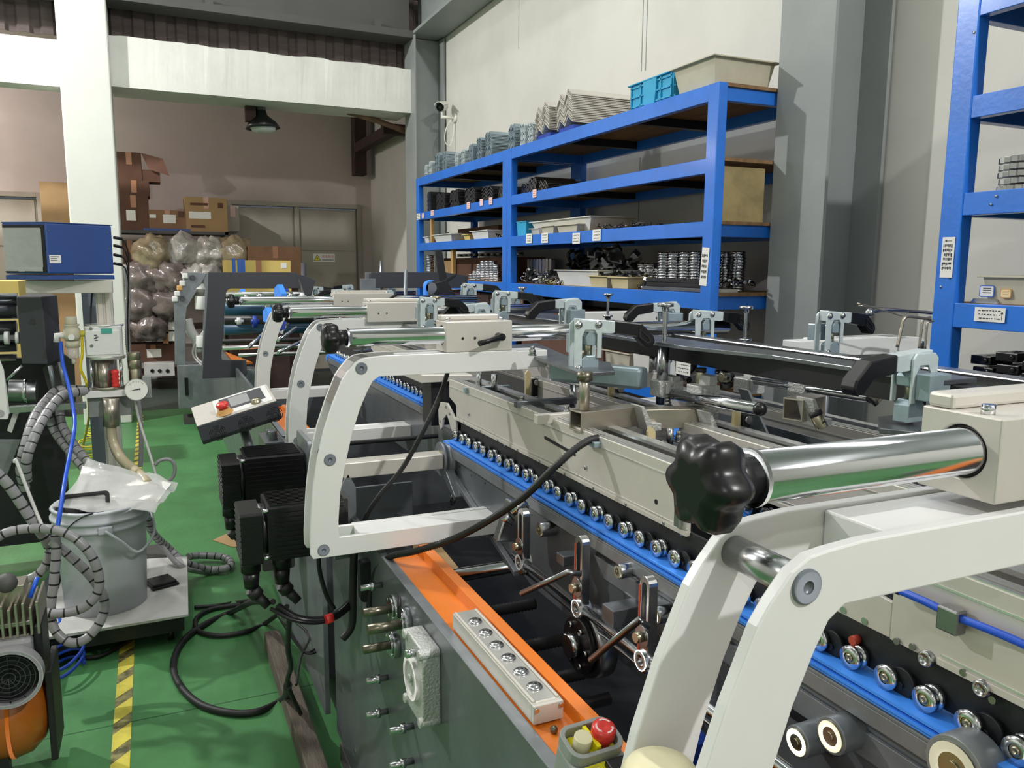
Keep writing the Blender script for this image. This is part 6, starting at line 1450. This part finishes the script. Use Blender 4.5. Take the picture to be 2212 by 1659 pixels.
hose('air_hose', 'yellow air hose looping beside the pump head', [at(176, 722, Y=4.0), at(178, 760, Y=4.0), at(174, 795, Y=4.0), at(184, 820, Y=4.02), at(188, 835, Y=4.05), at(192, 900, Y=4.4), at(180, 960, Y=4.6)], .006, 'yellow_hose', 'hose')
hose('power_cord', 'black cord hanging down the column beside the pump head', [at(200, 620, Y=4.12), at(196, 700, Y=4.12), at(205, 800, Y=4.12), at(203, 835, Y=4.13)], .004, 'black_rubber', 'cord')
for i, (v, v2) in enumerate(((513, 516), (530, 534), (550, 554), (569, 572))):
    one('cable_plug', MB().cyl(at(246, v, Y=4.08), at(263, v2, Y=4.1), .007, n=10), 'black_plastic', ('topmost', 'second', 'third', 'lowest')[i]+' black plug on the right side of the blue box', 'plug', 'black plugs on the blue box')
    hose('thin_cable', ('topmost', 'second', 'third', 'lowest')[i]+' thin cable drooping from the blue box plugs', [at(262, v2, Y=4.1), at(272, v2+12, Y=4.12), at(278, v2+50, Y=4.15), at(276, 700, Y=4.2), at(282, 860, Y=4.25)], .003, 'black_rubber')
hose('braided_hose', 'gray braided hose bundle standing along the white column', [at(272, 575, Y=4.3), at(277, 640, Y=4.3), at(275, 720, Y=4.3), at(283, 800, Y=4.3), at(298, 860, Y=4.3), at(305, 940, Y=4.3), at(303, 1010, Y=4.3)], .012, 'hose_gray', 'hose', rib=.006)
hose('spiral_hose', 'speckled thin hose slanting right of the pump stand', [at(292, 865, Y=4.0), at(300, 905, Y=4.0), at(320, 970, Y=3.95), at(335, 1020, Y=3.9), at(337, 1045, Y=3.85)], .007, 'tray_white', 'hose', rib=.005)
hose('spiral_hose', 'gray spiral hose loop standing out right of the bag', [at(335, 1005, Y=3.9), at(345, 995, Y=3.9), at(365, 992, Y=3.9), at(377, 1005, Y=3.9), at(375, 1028, Y=3.9), at(360, 1042, Y=3.9)], .009, 'hose_gray', 'hose', rib=.006)
# hose bundle with cut spiral wrap
def wrapped(label, pts, r=.019):
    t = thing('wrapped_hose', label, 'hose', tuple(pts[0]), 'gray spiral wrapped hoses')
    P = resample(cr(pts, 10), .006); m = MB(); m.tube(P, r, 12, rf=lambda i: r if i % 7 else r*.93)
    for i in range(len(P)-1):
        if i % 7 == 0:
            for j in range(12): m.mi[i*12+j] = 1
    ob('hose', m, ('hose_gray', 'black_rubber'), t)
wrapped('spiral wrapped hose arching from the bracket plate to the left, uppermost', [at(190, 842, Y=4.1), at(130, 842, Y=4.1), at(105, 860, Y=4.05), at(75, 900, Y=3.9), at(55, 960, Y=3.8), at(45, 1010, Y=3.8), at(55, 1060, Y=3.85)], .020)
wrapped('spiral wrapped hose arching from the bracket plate, second', [at(190, 845, Y=4.0), at(140, 852, Y=3.95), at(110, 880, Y=3.9), at(80, 930, Y=3.8), at(58, 990, Y=3.75), at(58, 1040, Y=3.8)], .020)
wrapped('spiral wrapped hose crossing behind the blue air hose toward the bag', [at(105, 900, Y=4.1), at(120, 935, Y=4.1), at(150, 975, Y=4.0), at(180, 1010, Y=3.9), at(195, 1030, Y=3.9)], .019)
wrapped('spiral wrapped hose from the frame bar toward the bag, right one', [at(128, 880, Y=4.15), at(135, 920, Y=4.1), at(160, 960, Y=4.0), at(190, 1000, Y=3.9), at(205, 1020, Y=3.9)], .019)
wrapped('dark spiral wrapped hose coming down from the left edge', [at(-20, 1010, Y=3.1), at(20, 1050, Y=3.1), at(60, 1110, Y=3.1), at(95, 1160, Y=3.1), at(105, 1178, Y=3.12)], .018)
wrapped('gray hose loop hanging in front of the pail, big one', [at(-20, 1172, Y=3.05), at(10, 1152, Y=3.05), at(60, 1142, Y=3.05), at(120, 1145, Y=3.0), at(165, 1165, Y=2.98), at(200, 1205, Y=2.97), at(215, 1255, Y=2.97), at(205, 1290, Y=2.97), at(175, 1315, Y=2.97), at(130, 1325, Y=2.97), at(85, 1322, Y=2.98)], .016)
wrapped('straight hanging hose with black gaps in front of the pail', [at(120, 1155, Y=3.05), at(121, 1200, Y=3.04), at(116, 1260, Y=3.03), at(110, 1315, Y=3.02), at(118, 1360, Y=3.0), at(150, 1388, Y=2.98), at(185, 1380, Y=2.98), at(215, 1345, Y=3.0), at(226, 1300, Y=3.02), at(200, 1250, Y=3.04), at(150, 1200, Y=3.06), at(110, 1168, Y=3.06)], .016)
wrapped('short pale hose bending left under the big loop', [at(108, 1190, Y=3.1), at(100, 1220, Y=3.1), at(75, 1245, Y=3.1), at(30, 1258, Y=3.1), at(-10, 1262, Y=3.1)], .016)
wrapped('gray hose curling on the floor to the right of the cart', [at(318, 1105, Y=3.7), at(330, 1150, Y=3.8), at(365, 1185, Z=.16), at(400, 1215, Z=.10), at(450, 1230, Z=.03), at(490, 1227, Z=.03), at(499, 1215, Z=.03), at(480, 1203, Z=.03), at(430, 1200, Z=.04), at(405, 1203, Z=.05)], .018)
hose('spiral_hose', 'second gray hose beside the one curling on the floor', [at(315, 1095, Y=3.75), at(322, 1140, Y=3.85), at(350, 1180, Z=.20), at(390, 1222, Z=.14), at(440, 1236, Z=.02), at(485, 1232, Z=.02)], .012, 'hose_gray', 'hose')
hose('clear_tube', 'clear thin tube slanting down into the hoses at the left', [at(32, 1000, Y=3.2), at(35, 996, Y=3.2), at(60, 1060, Y=3.15), at(80, 1110, Y=3.1), at(93, 1140, Y=3.05)], .006, 'tray_white', 'tube')
for i, (u, v, r) in enumerate(((210, 940, .10), (205, 965, .14), (190, 985, .12))):
    c = at(u, v, Z=.01); hose('yellow_cable', ('upper', 'middle', 'lower')[i]+' tangle of thin yellow cable on the floor behind the stand', [c+V((r*cos(a*.9)*(1+.2*sin(a)), r*1.6*sin(a*.9), .01+.003*a)) for a in range(15)], .006, 'yellow_hose', k=3)
# ---- pail on the white cart board
t = thing('cart_board', 'white topped low cart carrying the gray pail', 'cart', (-.18, 3.65, 0))
ob('board', MB().prism([(-.44, 3.24), (.068, 3.25), (.09, 3.93), (-.42, 4.05)], 'z', .118, .13), 'tray_white', t, .002)
ob('side_rail', MB().prism([(-.42, 3.262), (.05, 3.27), (.075, 3.91), (-.40, 4.03)], 'z', .055, .117), 'black_steel', t)
for x, y in ((-.36, 3.32), (.0, 3.33), (-.34, 3.9), (.02, 3.85)): ob('caster', MB().cyl((x-.012, y, .028), (x+.012, y, .028), .028, n=18), 'black_plastic', t)
one('black_case', MB(M.Translation(at(348, 1262, Z=.13)) @ M.Rotation(radians(20), 4, 'Z')).box((-.05, -.05, 0), (.05, .05, .022)).box((-.056, -.06, 0), (.056, -.03, .012)), 'black_plastic', 'flat black case lying on the cart board beside the pail', 'case', bev=.004)
xc, yc = -.232, 3.50
t = thing('pail', 'light gray plastic pail with wire handle, standing on the cart board', 'bucket', (xc, yc, .131))
z0 = .131
ob('pail_wall', MB().lathe([(.135, 0), (.150, 0), (.164, .30), (.168, .34), (.176, .342), (.176, .352), (.170, .354), (.172, .375), (.180, .377), (.180, .388), (.172, .390), (.173, .415), (.178, .42), (.170, .428), (.160, .42), (.158, .34), (.14, .01)], (xc, yc, z0), (0, 0, 1), 56, False), 'pail_gray', t)
ob('dark_lid', MB().cyl((xc, yc, z0+.405), (xc, yc, z0+.412), .158, n=48), 'black_plastic', t)
p = at(228, 1145, Y=3.33)
ob('handle_lug', MB().cbox((p.x, 3.325, p.z), (.05, .02, .03)), 'pail_gray', t, .004)
ob('wire_handle', MB().tube(cr([V((p.x, 3.312, p.z)), at(260, 1168, Y=3.30), at(300, 1192, Y=3.33), V((xc+.19, 3.5, z0+.27)), V((xc+.182, 3.62, z0+.33))], 6), .0055, 8), 'pail_gray', t)
t = thing('tray_grip', 'black plastic tray handle lying on the pail lid', 'handle', tuple(at(190, 1095, Y=3.42)))
p = V((xc-.045, 3.40, z0+.413))
o_ = rrect(-.085, 0, .085, .078, .016); i_ = rrect(-.070, .014, .070, .064, .008)
ob('grip', MB(frame(p, V((1, .05, 0)), V((0, .55, 1)))).prism(o_, 'z', -.011, .011, hole=i_), 'black_plastic', t, .003)
t = thing('film_bag', 'clear film bag with a white paper sheet draped over the pail', 'plastic bag', (xc, 3.55, z0+.43))
def drape(px, mat, nm, th=.002, amp=.008, n=9):
    c = [at(u, v, Y=y) for u, v, y in px]; m = MB(); vs = []
    for i in range(n+1):
        for j in range(n+1):
            s, q = i/n, j/n; a = c[0].lerp(c[1], s); b_ = c[3].lerp(c[2], s); v = a.lerp(b_, q)
            k = amp*noise.noise(v*14); vs.append(v+V((0, k*.5, k)))
    N = len(vs); vs += [v+V((0, .0, -th)) for v in vs]
    fs = []
    for i in range(n):
        for j in range(n):
            a = i*(n+1)+j; fs += [(a, a+1, a+n+2, a+n+1), (N+a, N+a+n+1, N+a+n+2, N+a+1)]
    m.add(vs, fs, True); ob(nm, m, mat, t)
drape(((150, 1095, 3.42), (178, 1008, 3.62), (370, 1042, 3.62), (328, 1103, 3.36)), 'paper', 'paper_sheet', amp=.006)
drape(((112, 1096, 3.38), (190, 1000, 3.62), (384, 1040, 3.64), (335, 1108, 3.34)), 'film_clear', 'clear_film', amp=.03)
hose('power_cord', 'thin black cord hanging over the pail rim', [at(145, 1142, Y=3.30), at(165, 1125, Y=3.31), at(190, 1112, Y=3.32), at(225, 1106, Y=3.36)], .003, 'black_rubber', 'cord')
hose('power_cord', 'black cable shadowed under the cart running to the right', [at(300, 1370, Z=.012), at(250, 1400, Z=.012), at(200, 1420, Z=.012), at(120, 1412, Z=.012)], .008, 'black_rubber', 'cord')
hose('blue_cable', 'coil of blue air hose on the floor before the cart, upper turn', [at(100, 1390, Z=.05)+V((.05*cos(a)*(1+.1*sin(a*2)), .07*sin(a), .015*a*.4)) for a in [k*.7 for k in range(22)]], .007, 'blue_hose', 'hose', k=3)
hose('blue_cable', 'coil of blue air hose on the floor before the cart, lower turn', [at(140, 1450, Z=.02)+V((.06*cos(a)*(1+.1*sin(a*2)), .10*sin(a+.4), .012*a*.4)) for a in [k*.7 for k in range(22)]], .006, 'blue_dark', 'hose', k=3)
# ---- compressor in the lower left corner
t = thing('air_compressor', 'orange air compressor with gray finned head at the left edge', 'compressor', (-.48, 2.6, 0))
cx_ = -.352
m = MB(); m.lathe([(0, 0), (.05, .004), (.10, .022), (.132, .055), (.14, .09), (.14, .5)], (cx_+.02, 2.60, .20), (-1, 0, 0), 40); ob('tank', m, 'orange_bin', t)
ob('tank_rim', MB().pipe((cx_-.075, 2.60, .20), (cx_-.085, 2.60, .20), .143, .14, 40), 'orange_paint', t)
for x in (cx_-.12,): ob('foot', MB().box((x-.03, 2.50, 0), (x+.03, 2.54, .10)), 'black_steel', t)
ob('side_shield', MB().box((cx_+.012, 2.52, .05), (cx_+.03, 2.70, .33)), 'black_rubber', t, .004)
p = at(20, 1462, Y=2.42); R = .075
k = ob('fan_guard', MB().pipe((p.x, 2.44, p.z), (p.x, 2.40, p.z), R+.008, R-.002, 40), 'hose_gray', t, .002)
m = MB()
for r in (.2, .36, .52, .68, .84): m.pipe((p.x, 2.412, p.z), (p.x, 2.408, p.z), R*r+.002, R*r, 32)
for a in range(12): m.tube([(p.x, 2.41, p.z), (p.x+R*cos(a*pi/6), 2.41, p.z+R*sin(a*pi/6))], .0015, 5)
ob('guard_wires', m, 'black_steel', k)
ob('fan_disc', MB().cyl((p.x, 2.44, p.z), (p.x, 2.436, p.z), R, n=32), 'black_plastic', t)
ob('motor_case', MB().box((p.x-.10, 2.442, .33), (cx_+.0, 2.70, .47)), 'hose_gray', t, .01)
xh = cx_+.0
m = MB(); m.box((p.x-.12, 2.47, .455), (xh-.01, 2.62, .475)).box((p.x-.12, 2.47, .50), (xh-.005, 2.62, .512)).box((p.x-.12, 2.52, .475), (xh-.02, 2.60, .60))
for i in range(11): x = p.x-.10+i*.017; m.box((x, 2.455, .475), (x+.007, 2.62, .50+.07*(1 if i % 3 else .8)))
ob('cylinder_head', m, 'timber' if 0 else 'stainless', t, .0015)
ob('side_guard', MB().box((xh+.002, 2.46, .34), (xh+.022, 2.60, .50)), 'black_steel', t, .006)
ob('hose_clamp', MB().sph((p.x+.0, 2.50, .62), .028, 12), 'steel_dark', t)
ob('yellow_lead', MB().tube([(p.x-.06, 2.47, .60), (p.x-.05, 2.46, .66)], .006, 8), 'yellow_hose', t); ob('blue_lead', MB().tube([(p.x+.055, 2.48, .575), (p.x+.075, 2.50, .625)], .006, 8), 'blue_hose', t)
# ---- neighbouring machine at the left
t = thing('neighbour_machine', 'neighbouring machine with chrome rollers and dark faceted cover at the left edge', 'machine', (-.75, 4.4, 0))
foot = [(at(40, 700, Y=4.2).x, 4.2), (at(96, 700, Y=4.15).x, 4.15), (at(128, 700, Y=4.35).x, 4.35), (at(128, 700, Y=4.35).x-.05, 4.6), (at(40, 700, Y=4.2).x, 4.6)]
ob('faceted_cover', MB().prism(foot, 'z', 1.045, 1.352), 'frame_dark', t, .006)
ob('cover_hole', MB().cyl(at(70, 694, Y=4.175), at(70, 694, Y=4.165), .012, n=16), 'black_rubber', t)
ob('side_skirt', MB().prism([(at(u, v, Y=4.4).x, at(u, v, Y=4.4).z) for u, v in ((92, 795), (130, 760), (160, 780), (165, 900), (120, 900))], 'y', 4.4, 4.42), 'steel_dark', t, .002)
for i, (v, r, m_) in enumerate(((640, .016, 'chrome'), (652, .018, 'chrome'), (672, .035, 'chrome'), (705, .028, 'chrome_dull'), (728, .03, 'chrome'), (750, .02, 'chrome_dull'), (772, .018, 'chrome'))):
    p = at(38 if i < 3 else 36, v, Y=4.3); ob('chrome_roller', MB().cyl((p.x, 4.3, p.z), (p.x-1.2, 4.3, p.z), r, n=22), m_, t)
ob('white_collar', MB().cyl(at(42, 730, Y=4.25), at(34, 730, Y=4.25), .028, n=20).cyl(at(20, 730, Y=4.25), at(10, 730, Y=4.25), .03, n=20), 'white_paint', t)
ob('blue_roller', MB().cyl(at(34, 731, Y=4.3), at(-40, 731, Y=4.3), .022, n=18), 'roll_teal', t)
ob('bearing_drum', MB().cyl(at(80, 845, Y=4.2), at(20, 845, Y=4.2), .052, n=26), 'steel', t, .002); ob('drum_ring', MB().cyl(at(60, 845, Y=4.2), at(52, 845, Y=4.2), .056, n=26), 'chrome', t)
ob('dark_frame', MB().box((-1.9, 4.52, .1), (-.44, 4.57, 1.04)), 'black_steel', t)
ob('frame_bar', MB().box((at(20, 885, Y=3.95).x, 3.95, at(20, 893, Y=3.95).z), (at(185, 870, Y=3.95).x, 3.99, at(20, 879, Y=3.95).z)), 'chrome_dull', t, .002)
for i, (a, b_) in enumerate((((108, 790), (118, 842)), ((130, 782), (140, 838)))): ob('flat_rod', MB().cyl(at(*a, Y=4.1), at(*b_, Y=4.1), .010, n=10), 'gunmetal_light', t)
ob('slanted_leg', MB().prism([(at(u, v, Y=4.0).x, at(u, v, Y=4.0).z) for u, v in ((28, 893), (40, 893), (25, 935), (15, 930))], 'y', 4.0, 4.02), 'tray_white', t)
ob('crank', MB().cyl(at(48, 790, Y=4.0), at(14, 822, Y=4.0), .006, n=10), 'chrome_dull', t)
ob('lower_plate', MB().prism([(at(u, v, Y=4.05).x, at(u, v, Y=4.05).z) for u, v in ((-60, 950), (45, 950), (10, 1040), (-60, 1040))], 'y', 4.05, 4.07), 'gunmetal_light', t, .002)
ob('frame_plinth', MB().prism([(-.50, 2.9), (-.46, 2.9), (-.40, 5.2), (-.44, 5.2)], 'z', .0, .16), 'gunmetal', t, .003)
t = thing('support_arm', 'white curved arm of the neighbouring machine at the left edge', 'support arm', tuple(at(5, 905, Y=3.2)), 'white C shaped support arms')
ob('front_plate', MB().prism(pl([(-70, 760), (-4, 770), (8, 800), (18, 900), (16, 906), (-70, 906)], 3.2), 'y', 3.2, 3.21), 'white_paint', t, .002)
ob('rear_plate', MB().prism(pl([(-70, 770), (2, 790), (10, 812), (20, 890), (20, 895), (-70, 897)], 3.28), 'y', 3.28, 3.29), 'white_paint', t, .002)
ob('bolt', MB().cyl(at(1, 893, Y=3.2), at(1, 893, Y=3.197), .012, n=18), 'steel', t)

# supports under the cartons before the back door, tape roll on the nearest arm
for (u0, u1, v, Y, lb) in ((492, 626, 640, 9.2, 'low brown crate under the yellow carton'), (542, 648, 600, 10.0, 'low brown crate under the wide brown carton')):
    a = at(u0, v, Y=Y); c = at(u1, v, Y=Y); one('wooden_crate', MB().box((a.x+.02, Y+.02, 0), (c.x-.02, Y+.38, a.z-.002)), 'brown_steel', lb, 'crate')
p = at(1425, 1706, Y=.437)
t = thing('tape_roll', 'cream adhesive tape wound around the foot of the nearest white arm', 'tape', tuple(p))
ob('tape_winding', MB().lathe([(.015, -.02), (.026, -.018), (.029, .0), (.028, .014), (.024, .019), (.015, .019)], p, (0, 0, 1), 32), 'cap_cream', t)
